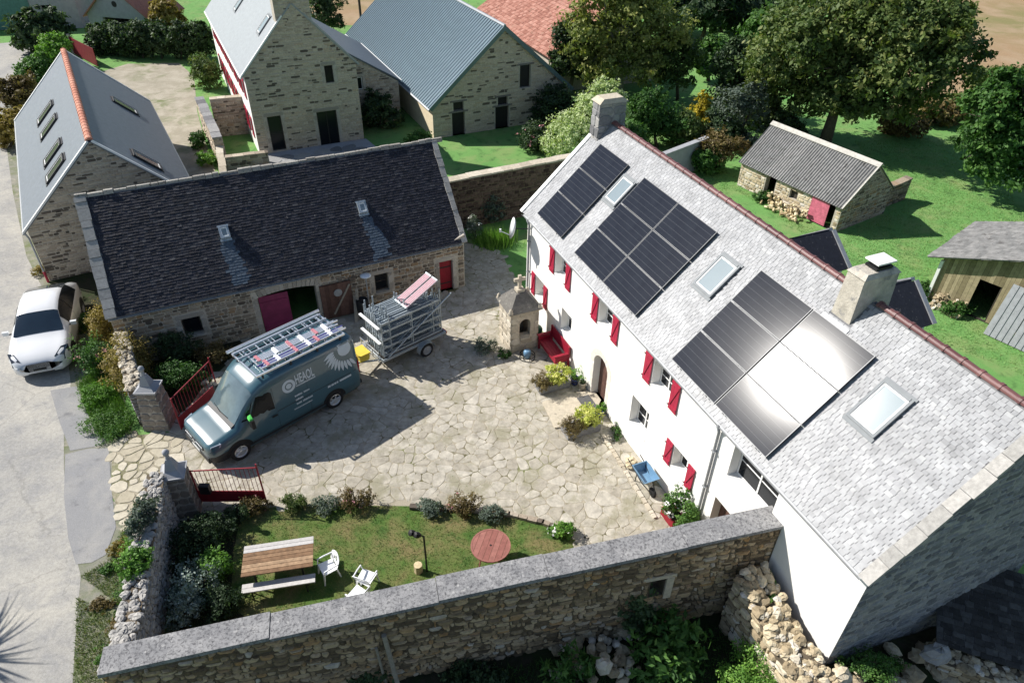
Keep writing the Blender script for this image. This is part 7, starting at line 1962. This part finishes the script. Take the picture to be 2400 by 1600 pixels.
for i in range(80):
    a = r.uniform(sx0, sx1); w_ = r.uniform(.05, .7); zz = max(.03, (.8 - w_) * .9 * r.random()); c = Zf.pt(a, w_, zz); s3 = r.uniform(.07, .15)
    mb = MB(); an = r.uniform(0, 3); mb.box(c, (s3, s3 * .8, s3 * .7), (math.cos(an), math.sin(an), .2), (-math.sin(an), math.cos(an), 0)); its.append((np.array(mb.v), mb.f, r.random()))
pieces(pf, 'rubble', its, M['stone_ruin'], 90)
fg0, fg1 = P(176, 128), P(232, 158); fgd = (fg1 - fg0); fgl = np.linalg.norm(fgd); FG = Fr(fg0, U=fgd / fgl)
fg = thing('wooden_gate', 'solid red plank gate behind the slate roofed house', 'gate', FG.pt(fgl / 2)); fz = Zat(fg1, 114)
boards(FG, fg, 0, fgl, .06, fz, 0, .04, 9, 'red_tint' if 'red_tint' in M else 'wood_door', 'plank', 3)
M['gate_red_shaded'] = M_plain('shade_darkened_gate_red', (.16, .006, .012), .7, var=.2)  # red darkened so the gate's shade is in its colour
for o in fg.children: o.data.materials[0] = M['gate_red_shaded']
for a in (-.15,):
    mb = MB(); mb.box(FG.pt(a, 0, fz * .55), (.22, .22, fz * 1.1), FG.U, -FG.W); mb.build('gate_post', M['stone_pale'], fg)
up = P(852, 100); upo = solid('utility_pole', M['wood_dark'], 'slender dark utility pole standing beyond the tall stone house', 'pole', lambda mb: mb.tube([up, up + V3(0, 0, 8.5)], [.12, .09], 7))
# leaning poles outside the garden wall, white tub
for i, (u0, v0, u1, v1, lab) in enumerate(((935, 1610, 900, 1490, 'thick grey timber pole leaning on the outside of the garden wall'), (905, 1600, 882, 1520, 'thin grey timber pole leaning on the outside of the garden wall'))):
    aa, zz = GW.at(u1, v1, .12); b0 = P(u0, v0, .1) * V3(1, 1, 0); solid('timber_pole', M['wood_post'], lab, 'pole', lambda mb: mb.tube([b0, GW.pt(aa, .10, zz)], .06 - .025 * i, 8))
solid('white_tub', M['plastic_white'], 'small white plastic tub at the foot of the garden wall', 'tub', lambda mb: mb.lathe(P(785, 1590, .0) + V3(0, .12, 0), [(.14, 0), (.17, .15), (.18, .24), (.165, .24), (.15, .05), (.01, .05)], 14), smooth=True)
# ================================================================== TREES AND PLANTS
def crown(base, ells, dz=.9, back=0.0):
    """crown lobes from outline ellipses (px): each stands at the depth of the trunk's own foot"""
    b = np.asarray(base, float); h = V3(b[0], b[1], 0); L = np.linalg.norm(h); h /= L
    out = []; r = random.Random(int(ells[0][0] * 7 + ells[0][1]))
    for i, (cx, cy, rx, ry) in enumerate(ells):
        off = L + ((i * 7919) % 5 - 2) * .12 * rx * L / FPX * dz
        c = PL(h, off, cx, cy); d = proj(c)[2]; s = d / FPX
        R_, Z_ = rx * s, ry * s
        out.append((c[0], c[1], max(c[2], Z_ * .5), R_ * .95, R_ * dz * .95, Z_ * .95))
        for k in range(5):
            q = r.uniform(0, 6.28); e = r.uniform(-.5, 1.1); m_ = r.uniform(.34, .56)
            out.append((c[0] + R_ * .74 * math.cos(q) * math.cos(e), c[1] + R_ * .74 * dz * math.sin(q) * math.cos(e), max(c[2] + Z_ * .7 * math.sin(e), Z_ * .35), R_ * m_, R_ * m_ * dz, Z_ * m_ * 1.05))
    return out
def T_(name, label, foot, ells, mat, n, per, leaf, r0, seed, group=None, **kw):
    b = P(*foot)
    return tree(name, label, b, crown(b, ells), mat, n, per, leaf, r0, seed, group, **kw)
T_('oak_tree', 'broad dark oak tree spreading over the lawn behind the corrugated shed', (1932, 338), [(1850, 110, 100, 95), (1950, 60, 110, 85), (2060, 70, 110, 90), (2180, 70, 100, 70), (2230, 150, 85, 75), (2120, 170, 110, 80), (1990, 170, 120, 85), (1850, 215, 80, 60), (1960, 225, 90, 45), (2080, 235, 85, 45), (1800, 150, 50, 60), (2040, 0, 120, 60)], 'lf_oak', 1900, 16, .23, .34, 11, lump=.28)
T_('birch_tree', 'tall yellow green tree with pale trunk behind the far chimney', (1455, 232), [(1400, 60, 75, 75), (1480, 40, 85, 80), (1550, 70, 65, 70), (1440, 140, 80, 60), (1390, 150, 55, 45), (1520, 150, 60, 50), (1460, -40, 80, 60), (1350, 110, 40, 50)], 'lf_birch', 900, 14, .22, .22, 12, None, bark='bark_pale', lump=.3)
T_('dark_tree', 'dark bushy tree leaning over the red tile roof', (1330, 222), [(1325, 100, 34, 48), (1352, 150, 36, 38), (1312, 150, 28, 36), (1368, 70, 26, 30)], 'lf_dark', 320, 14, .20, .16, 13)
T_('apple_tree', 'small round dark apple tree on the sunlit rear lawn', (1588, 236), [(1560, 145, 40, 42), (1610, 140, 42, 42), (1585, 110, 45, 35), (1585, 180, 50, 32)], 'lf_oak', 330, 14, .17, .12, 14, light=(0, .6))
T_('evergreen_tree', 'dense blackish evergreen between the apple tree and the oak', (1718, 262), [(1715, 150, 45, 48), (1725, 210, 48, 45), (1700, 190, 35, 45), (1740, 120, 32, 38)], 'lf_dark', 420, 14, .18, .16, 15)
T_('grey_shrub_tree', 'loose grey green shrub left of the corrugated shed roof', (1730, 330), [(1715, 250, 48, 45), (1755, 265, 40, 45), (1700, 290, 38, 30), (1770, 230, 34, 36)], 'lf_grey', 320, 13, .14, .09, 16, light=(0, .6))
T_('golden_conifer', 'upright golden yellow conifer among the green shrubs', (1648, 322), [(1645, 292, 26, 26), (1646, 262, 24, 26), (1650, 236, 15, 22), (1640, 275, 24, 22)], 'lf_yellow', 240, 14, .12, .08, 17, light=(.1, .9))
T_('variegated_bush', 'tall conical cream variegated bush beside the far chimney', (1372, 378), [(1330, 320, 52, 42), (1375, 290, 48, 45), (1405, 245, 42, 45), (1420, 215, 28, 28), (1440, 255, 30, 45), (1300, 345, 30, 24), (1390, 330, 55, 40)], 'lf_varieg', 950, 14, .12, .12, 18, light=(.2, 1), shell=.7)
T_('laurel_bush', 'rounded mid green laurel right of the far chimney', (1540, 345), [(1510, 265, 45, 45), (1555, 280, 48, 45), (1530, 240, 40, 32), (1590, 300, 34, 32), (1500, 305, 40, 34)], 'lf_green', 460, 14, .14, .10, 19, light=(0, .65))
T_('bronze_bush', 'low bronze brown bush beside the grey rendered wall', (1690, 400), [(1680, 340, 45, 32), (1720, 350, 34, 28), (1650, 350, 28, 24)], 'lf_brown', 260, 13, .12, .07, 20)
T_('walnut_tree', 'bright green tree overhanging the lawn above the plank shed', (2418, 492), [(2330, 260, 70, 60), (2390, 220, 75, 65), (2300, 320, 55, 55), (2370, 330, 70, 60), (2330, 390, 55, 45), (2400, 410, 60, 50), (2440, 300, 80, 80), (2290, 230, 30, 26)], 'lf_green', 800, 15, .19, .22, 21, light=(0, .75), lump=.3)
T_('pine_tree', 'dark pine rising between the tall stone house and the steel roof', (768, 108), [(755, 40, 32, 26), (775, 10, 30, 26), (745, 5, 24, 22), (790, 55, 22, 18)], 'lf_dark', 240, 14, .18, .14, 22)
T_('golden_bush', 'dome shaped golden bush behind the clipped dark hedge', (392, 100), [(385, 30, 32, 30), (400, 50, 30, 28), (375, 55, 24, 20)], 'lf_ochre', 240, 14, .22, .10, 23, light=(.1, .9))
T_('holm_oak', 'spreading dark shrub tree beyond the lane by the garage', (112, 122), [(80, 70, 45, 30), (120, 60, 42, 32), (100, 92, 55, 28), (85, 40, 25, 22)], 'lf_dark', 330, 14, .28, .14, 24, light=(.2, 1))
T_('background_tree', 'dark wood edge tree above the rear lawn, left one', (1640, 105), [(1640, 30, 60, 45), (1600, 10, 50, 40), (1670, 0, 55, 45)], 'lf_dark', 330, 13, .32, .22, 25)
T_('background_tree', 'dark wood edge tree above the rear lawn, right one', (1745, 100), [(1740, 20, 55, 50), (1790, 40, 40, 40), (1720, -10, 55, 40)], 'lf_dark', 330, 13, .32, .22, 26)
for i, (u, v, el, m_, lab) in enumerate(((1560, 75, [(1560, 20, 60, 45), (1530, -5, 50, 40)], 'lf_oak', 'olive wood edge tree behind the tall yellow green tree'), (1690, 75, [(1690, 10, 50, 45), (1710, 40, 40, 30)], 'lf_green', 'green wood edge tree above the apple tree'), (1790, 130, [(1785, 70, 45, 50), (1770, 110, 40, 40)], 'lf_green', 'fresh green tree touching the oak crown'), (1660, 190, [(1655, 150, 30, 30), (1670, 120, 28, 28)], 'lf_green', 'small bright tree right of the apple tree'), (2330, 215, [(2330, 190, 60, 26), (2380, 185, 50, 26)], 'lf_oak', 'olive bush line below the stubble field'))):
    T_('background_tree', lab, (u, v), el, m_, 300, 13, .26, .14, 240 + i, light=(.1, .9))
T_('background_tree', 'far dark tree whose crown shows behind the oak top', (1880, 60), [(1860, -20, 70, 50), (1930, -30, 70, 50)], 'lf_dark', 260, 13, .35, .22, 27)
T_('hedgerow_tree', 'bronze green bush closing the lawn below the stubble field, left one', (2190, 288), [(2180, 260, 42, 26), (2220, 262, 40, 26)], 'lf_brown', 240, 13, .22, .09, 28)
T_('hedgerow_tree', 'bronze green bush closing the lawn below the stubble field, right one', (2262, 290), [(2255, 250, 38, 34), (2290, 262, 32, 26)], 'lf_oak', 240, 13, .22, .09, 29)
for i, (u, v, rx, ry, m_, lab) in enumerate(((1600, 300, 46, 40, 'lf_oak', 'olive bush filling the gap left of the golden conifer'), (1480, 330, 44, 38, 'lf_green', 'green bush tucked behind the far chimney'), (1655, 372, 40, 28, 'lf_green', 'green bush over the grey rendered wall'), (1690, 300, 44, 40, 'lf_dark', 'dark bush behind the golden conifer'), (1400, 250, 50, 40, 'lf_dark', 'dark bush under the tall yellow green tree'), (1300, 250, 44, 46, 'lf_dark', 'dark bush between steel roof barn and variegated bush'), (1780, 250, 46, 50, 'lf_oak', 'olive bush left of the oak trunk'), (2120, 290, 46, 30, 'lf_brown', 'bronze bush under the oak on the field side'), (1840, 300, 40, 32, 'lf_dark', 'dark bush behind the corrugated shed ridge'))):
    T_('garden_bush', lab, (u, v + ry), [(u, v, rx, ry), (u - rx * .5, v + ry * .4, rx * .7, ry * .6), (u + rx * .5, v + ry * .4, rx * .7, ry * .6)], m_, 320, 13, .15, .07, 200 + i, light=(0, .8))
# clipped dark hedge beyond the gravel yard
hg = [(245, 128), (290, 132), (335, 136), (380, 138), (425, 140), (468, 140)]
for i, (u, v) in enumerate(hg):
    T_('hedge_bush', 'dark glossy hedge bush behind the gravel yard, %s' % ['next to the red gate', 'second from the red gate', 'third from the red gate', 'third from the red shutters', 'second from the red shutters', 'next to the red shutters'][i], (u, v), [(u, 88, 32, 34), (u - 14, 108, 28, 26), (u + 14, 106, 28, 26)], 'lf_dark', 260, 12, .20, .07, 40 + i, 'dark hedge behind the gravel yard', light=(.1, 1))
# hedge between lane and slate house
for i, (u, v, m_, lab) in enumerate(((120, 165, 'lf_bright', 'fresh green hedge bush beside the slate roof ridge'), (75, 215, 'lf_green', 'mid green hedge bush between lane and slate house'), (38, 262, 'lf_brown', 'reddish brown hedge bush between lane and slate house'), (22, 345, 'lf_ochre', 'straggly yellowing bush at the slate house eave corner'))):
    T_('lane_hedge', lab, (u, v), [(u, v - 45, 34, 32), (u + 18, v - 62, 28, 26), (u - 12, v - 25, 26, 24)], m_, 300, 13, .17, .07, 50 + i)
T_('dark_rhododendron', 'dark rhododendron in the gap between the stone house and steel roof barn', (898, 300), [(880, 250, 34, 34), (905, 270, 32, 28), (865, 275, 26, 24)], 'lf_dark', 280, 13, .15, .07, 60)
S_ = lambda name, lab, px, r, h, mat, n=60, per=10, leaf=.06, seed=1, **kw: shrub(name, lab, P(*px), r, h, mat, n, per, leaf, seed, **kw)
S_('mixed_shrub', 'loose green shrub against the red shuttered wall', (492, 208), (1.1, 1.0), 2.4, 'lf_oak', 200, 12, .14, 61, light=(.1, .8))
S_('terrace_shrub', 'dark green shrub at the foot of the terrace wall', (470, 345), (.7, .7), 1.0, 'lf_green', 90, 12, .10, 62, light=(0, .6))
S_('terrace_shrub', 'bright ferny plant below the stepped terrace wall', (492, 385), (.7, .6), .8, 'lf_bright', 80, 12, .10, 63)
S_('flowering_shrub', 'dark hydrangea dotted with pale flowers before the steel roof barn', (1258, 352), (1.3, 1.0), 1.7, 'lf_dark', 200, 12, .12, 64, flowers=('petal_pink', 22, .09))
S_('flowering_shrub', 'thin leafy bush by the steel roof barn corner', (985, 345), (.9, .7), 1.1, 'lf_green', 90, 11, .11, 65)
S_('white_leaf_shrub', 'white speckled shrub in the shaded corner beside the barn gable', (1112, 560), (.45, .45), 1.2, 'lf_grey', 70, 10, .07, 66, flowers=('petal_white', 12, .05))
S_('grey_shrub', 'grey green buddleia below the dark brown yard wall', (1150, 520), (.8, .6), 1.7, 'lf_grey', 120, 11, .09, 67, light=(0, .6))
S_('lavender', 'grey lavender cushion left of the stone well', (1135, 822), (.55, .5), .5, 'lf_grey', 90, 12, .045, 68)
S_('lavender', 'smaller grey green cushion at the front corner of the well', (1182, 838), (.30, .28), .34, 'lf_green', 45, 10, .045, 69, light=(0, .6))
# lane side of the pillars
S_('climbing_rose', 'red tinged rose bush on the verge beside the parked car', (238, 870), (.75, .6), 1.5, 'lf_green', 130, 11, .075, 70, flowers=('petal_pink', 14, .06), light=(0, .8))
S_('verge_shrub', 'lush green weeds on the verge beside the gate pillar', (262, 1000), (.95, .9), .42, 'lf_green', 260, 12, .045, 71, light=(.2, 1))
S_('verge_shrub', 'bright green weeds between the car and the gate pillar', (232, 935), (.65, .75), .5, 'lf_bright', 200, 12, .045, 72, light=(0, .7))
blades('verge_tufts', 'tall sunlit grass on the verge beside the gate pillar', 'grass', np.vstack([scatter(PX([(185, 900), (250, 850), (300, 960), (310, 1020), (240, 1030), (205, 970)]), 4200, np.random.RandomState(3), .01)]), .28, .012, np.random.RandomState(4), 'lf_green', .45, tl=(.2, 1))
S_('creeper', 'ochre creeper spilling over the overgrown lane wall', (318, 900), (.75, 1.2), 2.15, 'lf_ochre', 330, 12, .06, 73)
S_('creeper', 'dry yellow creeper on the barn corner', (252, 800), (.55, .7), 1.6, 'lf_ochre', 170, 12, .06, 74, light=(.1, .9))
S_('weed_clump', 'dark weeds at the barn corner behind the car', (212, 770), (.6, .5), .7, 'lf_green', 80, 10, .06, 75, light=(0, .5))
S_('shade_shrub', 'dark leafy shrub in shade between barn and gate', (430, 905), (.9, .7), 1.1, 'lf_green', 150, 11, .075, 76, light=(0, .55))
S_('shade_shrub', 'blackish shrub under the barn window', (420, 840), (1.0, .6), 1.3, 'lf_dark', 150, 11, .075, 77)
S_('shade_shrub', 'brown green shrub behind the open gate near the van', (505, 850), (.8, .6), .9, 'lf_brown', 110, 11, .06, 78, flowers=('petal_white', 5, .05))
# wall foot along the lane
for i, (u, v, rr2, hh, m_, lab) in enumerate(((335, 1300, (.5, .75), .95, 'lf_bright', 'bright yellow green weeds against the lane wall'), (318, 1390, (.4, .7), .65, 'lf_green', 'fresh green weeds lower along the lane wall'), (300, 1470, (.4, .5), .5, 'lf_brown', 'dry grassy weeds at the bottom of the lane wall'), (408, 1185, (.35, .5), .55, 'lf_dark', 'dark ivy clump on the lane wall side of the pillar'))):
    S_('wall_weed', lab, (u, v), rr2, hh, m_, 130, 12, .05, 80 + i, light=(.1, .9))
for i, (u, v, rr2, hh, m_, lab) in enumerate(((262, 1335, (.3, .25), .18, 'lf_green', 'small weed tuft on the verge below the grey tarmac patch'), (285, 1290, (.35, .4), .35, 'lf_ochre', 'yellowing weeds at the edge of the entrance stones'), (240, 1420, (.35, .3), .16, 'lf_brown', 'low dry weeds on the verge beside the lane'), (260, 1540, (.4, .4), .22, 'lf_green', 'low green weeds by the end of the garden wall'), (172, 700, (.35, .3), .4, 'lf_brown', 'dry weeds behind the parked car'), (95, 640, (.25, .5), .35, 'lf_ochre', 'dry yellow weeds along the slate house wall'))):
    S_('verge_weed', lab, (u, v), rr2, hh, m_, 60, 11, .045, 220 + i, light=(.1, .9))
# ivy on the lane wall top
iv = Fr(LW.pt(0, -.35), U=LW.U)
shrub('ivy', 'blue green ivy mounded on top of the lane wall', iv.pt(lwl * .72, -.3, 1.70), (.35, .75), .5, 'lf_grey', 140, 11, .06, 86, light=(0, .6))
shrub('ivy', 'green creeper mounded on the middle of the lane wall', iv.pt(lwl * .48, -.25, 1.60), (.4, .6), .5, 'lf_bright', 110, 11, .06, 87, light=(0, .6))
# border between paving and lawn
border = [(600, 1195, .5, .55, 'lf_brown', 'dry brown tuft beside the open iron gate'), (690, 1190, .45, .5, 'lf_oak', 'olive tuft second along the paving border'), (765, 1192, .48, .42, 'lf_grey', 'blue grey cushion in the paving border'), (835, 1186, .55, .7, 'lf_brown', 'reddish tall grass tuft in the paving border'), (1010, 1200, .45, .42, 'lf_grey', 'blue grey cushion by the stone edging'), (1085, 1198, .55, .62, 'lf_brown', 'bronze tuft by the stone edging'), (1155, 1214, .42, .42, 'lf_grey', 'blue grey cushion nearest the round table'), (560, 1215, .45, .5, 'lf_dark', 'dark green tuft under the iron gate')]
for i, (u, v, rr2, hh, m_, lab) in enumerate(border):
    S_('border_plant', lab, (u, v), (rr2, rr2 * .8), hh, m_, 110, 12, .045, 90 + i, light=(.1, .9), flowers=('petal_pink', 6, .03) if m_ == 'lf_brown' else None)
S_('lime_plant', 'lime leaved plant with white and red blooms at the end of the edging', (1318, 1252), (.38, .32), .42, 'lf_bright', 80, 11, .06, 99, flowers=('petal_white', 4, .08))
# dark bed behind the lane wall
bed = [(455, 1300, .8, 1.1, 'lf_dark', 'dark shrub in the shaded bed, beside the pillar'), (500, 1260, .7, .9, 'lf_dark', 'blackish shrub in the shaded bed, beside the iron gate'), (470, 1385, .7, 1.0, 'lf_silver', 'silver leaved shrub in the shaded bed'), (510, 1350, .5, .9, 'lf_bright', 'yellow green shrub in the shaded bed beside the table'), (440, 1440, .6, .9, 'lf_silver', 'silver leaved shrub in the corner by the garden wall'), (525, 1430, .6, .7, 'lf_dark', 'dark low shrub beside the plank bench')]
for i, (u, v, rr2, hh, m_, lab) in enumerate(bed):
    S_('bed_shrub', lab, (u, v), rr2, hh, m_, 130, 11, .06, 110 + i, light=(0, .7 if m_ != 'lf_silver' else .9))
shrub('potted_shrub', 'leafy shrub with white flowers in the red planter', F.pt(11.95, .42, .33), (.42, .36), .95, 'lf_green', 110, 11, .06, 120, flowers=('petal_white', 16, .06))
shrub('rose_bush', 'green climbing rose at the foot of the downpipe', F.pt(12.55, .35, 0), (.38, .3), 1.3, 'lf_green', 110, 11, .06, 121, light=(.2, 1))
shrub('wall_fern', 'small green fern right of the arched door', F.pt(7.02, .12, .07), (.26, .14), .35, 'lf_bright', 40, 10, .05, 122)
shrub('wall_weed', 'low green weeds along the house foot past the arched door', F.pt(8.1, .14, 0), (.16, .55), .26, 'lf_green', 50, 10, .045, 123)
# plants outside the garden wall
S_('fig_bush', 'large leaved dark shrub in the lower garden', (1560, 1545), (1.15, .9), 1.25, 'lf_green', 110, 8, .17, 130, light=(.1, .9), slim=.42)
S_('fig_bush', 'big leaved sucker against the garden wall', (1480, 1475), (.6, .5), 1.7, 'lf_dark', 110, 9, .10, 131, light=(.2, 1))
S_('bright_bush', 'bright feathery green bush in the lower garden corner', (1770, 1600), (.95, .7), .95, 'lf_bright', 320, 12, .05, 132)
S_('wall_shrub', 'dark shrub growing from the wall by the ruined corner', (1752, 1385), (.4, .35), 1.6, 'lf_dark', 90, 10, .08, 133)
S_('fern', 'green fern clump by the rubble pile', (1335, 1600), (.7, .6), .9, 'lf_green', 60, 7, .18, 134, slim=.28, light=(.1, .9))
S_('nettle_patch', 'dark nettles at the garden wall foot beside the poles', (870, 1600), (.6, .5), .7, 'lf_dark', 80, 10, .09, 135, light=(.2, 1))
S_('nettle_patch', 'low dark nettles spreading below the garden wall', (1120, 1600), (.9, .6), .45, 'lf_dark', 110, 10, .07, 136)
S_('shed_weed', 'leafy weeds before the plank shed doorway', (2235, 735), (.8, .45), .5, 'lf_green', 100, 11, .08, 137, light=(0, .6))
S_('shed_weed', 'dark weeds and red flowers by the plank shed corner', (2160, 695), (.55, .45), .7, 'lf_green', 80, 11, .08, 138, flowers=('petal_red', 8, .08), light=(0, .6))
S_('shed_weed', 'green weeds at the corrugated shed foot', (1790, 470), (.8, .4), .5, 'lf_green', 90, 11, .09, 139, light=(0, .7))
S_('lawn_bush', 'round grey green bush left of the corrugated shed', (1752, 345), (.9, .8), 1.0, 'lf_grey', 110, 12, .10, 140)
rs = np.random.RandomState(77)
# tall lit grass beside the white house and lawn tufts
c = P(1160, 572); pts = np.column_stack([c[0] + rs.normal(0, .42, 900), c[1] + rs.normal(0, .30, 900), np.zeros(900)])
o = blades('tall_grass', 'clump of tall bright green grass below the satellite dish', 'grass', pts, .75, .018, rs, 'lf_bright', .22, None)
blades('lawn_grass', 'short dry grass of the front lawn', 'grass', scatter(garden_poly, 26000, rs, .012), .055, .008, rs, 'grass', .7, tl=(.1, 1))
blades('verge_grass', 'short grass and weeds of the gravel verge', 'grass', np.vstack([scatter(PX([(190, 1350), (345, 1470), (350, 1240), (290, 1235), (255, 1310)]), 7000, rs, .006), scatter(PX([(180, 1400), (340, 1470), (250, 1640), (170, 1640)]), 6000, rs, .006), scatter(PX([(150, 760), (225, 720), (290, 900), (300, 1015), (250, 1030), (215, 985), (180, 905)]), 5000, rs, .006)]), .07, .008, rs, 'grass', .7, tl=(.2, 1))
blades('rear_grass', 'mown grass of the rear lawn', 'grass', scatter([P(1500, 440), P(1730, 450), P(1900, 560), P(2150, 780), P(2400, 880), P(2430, 560), P(2300, 330), P(2000, 330), P(2120, 480), P(1960, 560), P(1700, 400)], 30000, rs, 0), .07, .014, rs, 'lawn_blade', .8, tl=(.1, 1))
blades('garden_grass', 'rough grass of the lower garden', 'grass', scatter([GW.pt(8, .3), GW.pt(GWL - .4, .3), F.pt(17.0, 1.8), V3(7.0, 6.5, 0), V3(2, 6.5, 0)], 9000, rs, .008), .12, .010, rs, 'lf_green', .6, tl=(0, .7))
jp = scatter(yard_poly, 9000, rs, .012)
uv = np.array([proj(p)[:2] for p in jp]); n1 = np.sin(jp[:, 0] * 1.3 + 1) * np.sin(jp[:, 1] * 1.1) + rs.normal(0, .5, len(jp))
blades('joint_weeds', 'tiny weeds growing in the paving joints', 'weeds', jp[n1 > .75], .035, .010, rs, 'grass', .9, tl=(.1, .8))

# ================================================================== RUIN AND RUBBLE AT THE NEAR GABLE
def heap(name, label, cat, poly_fr, mat, seed, keep=60, pname='rubble'):
    root = thing(name, label, cat, poly_fr[0]); r = random.Random(seed)
    pieces(root, pname, [blob_item(c, s3, sq, r) for c, s3, sq in poly_fr[1]], M[mat], keep)
    return root
# broken wall running along the house foot
RW = Fr(F.pt(15.35, 1.15), U=F.U)
rubble_wall('ruined_wall', 'broken golden stone wall hugging the white house outside the garden wall', RW, 3.2, [(0, 2.15), (.8, 1.75), (1.6, 1.55), (2.5, 1.45), (3.2, 1.25)], .85, 'stone_ruin', 'mortar_dark', 'stone_ruin', 151, 120, False, (.10, .22), (.14, .42), 0, (.02, .08), rough=True)
r = random.Random(14); bl2 = []
for i in range(120):
    a = r.uniform(15.5, 18.8); w_ = r.uniform(.3, 1.1); bl2.append((F.pt(a, w_, topz([(15.35, 2.15), (16.9, 1.5), (18.8, 1.15)], a) + r.uniform(.02, .12)), r.uniform(.08, .2), (1.1, .9, .6)))
heap('rubble_top', 'loose pale rubble lying on the broken wall', 'rubble', (F.pt(16.8, .7, 1.3), bl2), 'stone_ruin', 15, 100)
# bank of rubble at the gable corner
mb_pts = []
for i in range(150):
    a = r.uniform(17.9, 20.4); w_ = r.uniform(-3.6, 1.2); hgt = max(.05, 1.45 - .22 * abs(w_ - .6) - .55 * max(0, a - 18.5)) * r.uniform(.6, 1)
    mb_pts.append((F.pt(a, w_, hgt), r.uniform(.12, .30), (1.1, .9, .75)))
def fill(mb):
    n1, n2 = 9, 9; vs = []
    for i in range(n1):
        for k in range(n2):
            a = 17.66 + 3.2 * i / (n1 - 1); w_ = 1.6 - 6.4 * k / (n2 - 1)
            z = max(0, (1.5 - .24 * abs(w_ - .6) - .5 * max(0, a - 18.6)) * (.92 + .1 * math.sin(i * 2.1 + k * 1.7)) - .12)
            if i == n1 - 1 or k in (0, n2 - 1): z = -.05
            vs.append(F.pt(a, w_, z))
    mb.add(vs, [(i * n2 + k, i * n2 + k + 1, (i + 1) * n2 + k + 1, (i + 1) * n2 + k) for i in range(n1 - 1) for k in range(n2 - 1)])
bk_ = MB(); fill(bk_); bo = bk_.build('earth_bank', M['soil']); bo['kind'] = 'structure'
heap('rubble_bank', 'bank of golden rubble at the corner of the shaded gable', 'rubble', (F.pt(19, -1, 0), mb_pts), 'stone_ruin', 16, 120)
rock('boulder', 'large smooth grey boulder in front of the shaded gable', P(2185, 1548, 1.0), .34, 'stone_shade', 9, 'boulder', .8, (1.1, .75, .95))
S_2 = lambda lab, p, rr2, hh, m_, n, seed: shrub('bank_weed', lab, p, rr2, hh, m_, n, 11, .05, seed, light=(.1, .9))
S_2('grassy weeds on the rubble bank below the shaded gable', P(2040, 1570, 1.1), (.75, .5), .4, 'lf_green', 150, 161)
S_2('thin weeds on top of the broken wall by the garden wall', F.pt(15.7, .45, 1.75), (.25, .5), .3, 'lf_green', 60, 162)
# lean-to ruin at the bottom right: dark slate lid and pale wall
lr0, lr1 = P(2215, 1512, 1.0), P(2430, 1580, 1.0); lrd = (lr1 - lr0) * V3(1, 1, 0); lrl = np.linalg.norm(lrd); LR = Fr(lr0, U=lrd / lrl)
rubble_wall('outer_wall', 'sunlit pale stone wall at the foot of the shaded gable', Fr(LR.pt(-.1, .45), U=LR.U), lrl + 2, [(0, .92), (lrl + 2, .9)], .45, 'stone_ruin', 'mortar_dark', 'stone_ruin', 171, 60, False, rough=True)
mb = MB()
lean = thing('lean_to_roof', 'dark mossy slate lean-to roof below the shaded gable', 'roof', LR.pt(1, -.5, .95))
q_ = [LR.pt(-.2, .0, 1.0), LR.pt(lrl + 2, .0, 1.0), LR.pt(lrl + 2, -2.4, 1.6), LR.pt(-.2, -2.4, 1.6)]
mb.hexa(q_, [p + V3(0, 0, .05) for p in q_]); lo = mb.build('roof_deck', M['slate_bed'], lean)
LRF = Roof(LR.pt(-.2, .0, 1.05), LR.U, LR.pt(-.2, -2.4, 1.65) - LR.pt(-.2, .0, 1.05))
pieces(lean, 'slate', slates(LRF, 0, lrl + 2.2, -.05, LRF.L, .15, .24, .012, None, 21, jit=.02), M['lean_slate'], 120, 'slates')
# rubble pile outside the garden wall
pl = []
for i in range(80):
    u, v = r.uniform(1290, 1500), r.uniform(1480, 1605); q = P(u, v, .0); hgt = max(.05, .55 - .5 * abs((u - 1400) / 110)) * r.random()
    pl.append((q + V3(0, 0, hgt + .06), r.uniform(.08, .20), (1.15, .9, .7)))
heap('rubble_pile', 'scattered heap of broken pale stones below the garden wall', 'rubble', (P(1395, 1550), pl), 'stone_ruin', 18, 80)
rock('block_stone', 'large squared pale stone block in the rubble below the garden wall', P(1412, 1575, .35), .24, 'stone_pale', 22, 'stone', .9, (.9, .7, 1.2))
# tree beside the lane, out of view, whose spiky shadow reaches the lane
pb = P(-75, 1545) - 1.17 * 3.3 * V3(.948, -.317, 0)
pt = thing('palm_tree', 'spiky leaved palm tree standing across the lane', 'tree', pb)
mb = MB(); mb.tube([pb, pb + V3(.1, 0, 1.6), pb + V3(.05, .05, 3.3)], [.20, .16, .14], 8); mb.build('trunk', M['bark'], pt)
Vq = []; Tq = []
for i in range(90):
    q = rs.uniform(0, 6.28); el = rs.uniform(-.5, 1.2); d = V3(math.cos(q) * math.cos(el), math.sin(q) * math.cos(el), math.sin(el)); L_ = rs.uniform(1.2, 2.1); s3 = np.cross(d, V3(0, 0, 1)); s3 /= np.linalg.norm(s3) + 1e-6
    o_ = pb + V3(.05, .05, 3.3)
    for k in range(5):
        f0, f1 = k / 5, (k + 1) / 5; w0_, w1_ = .055 * (1 - f0), .055 * (1 - f1); dr = lambda f: V3(0, 0, -.5 * f * f)
        Vq.append([o_ + d * L_ * f0 + dr(f0) - s3 * w0_, o_ + d * L_ * f1 + dr(f1) - s3 * w1_, o_ + d * L_ * f1 + dr(f1) + s3 * w1_, o_ + d * L_ * f0 + dr(f0) + s3 * w0_]); Tq.append(rs.uniform())
fast_quads('crown', np.array(Vq), np.array(Tq), M['lf_green'], pt)
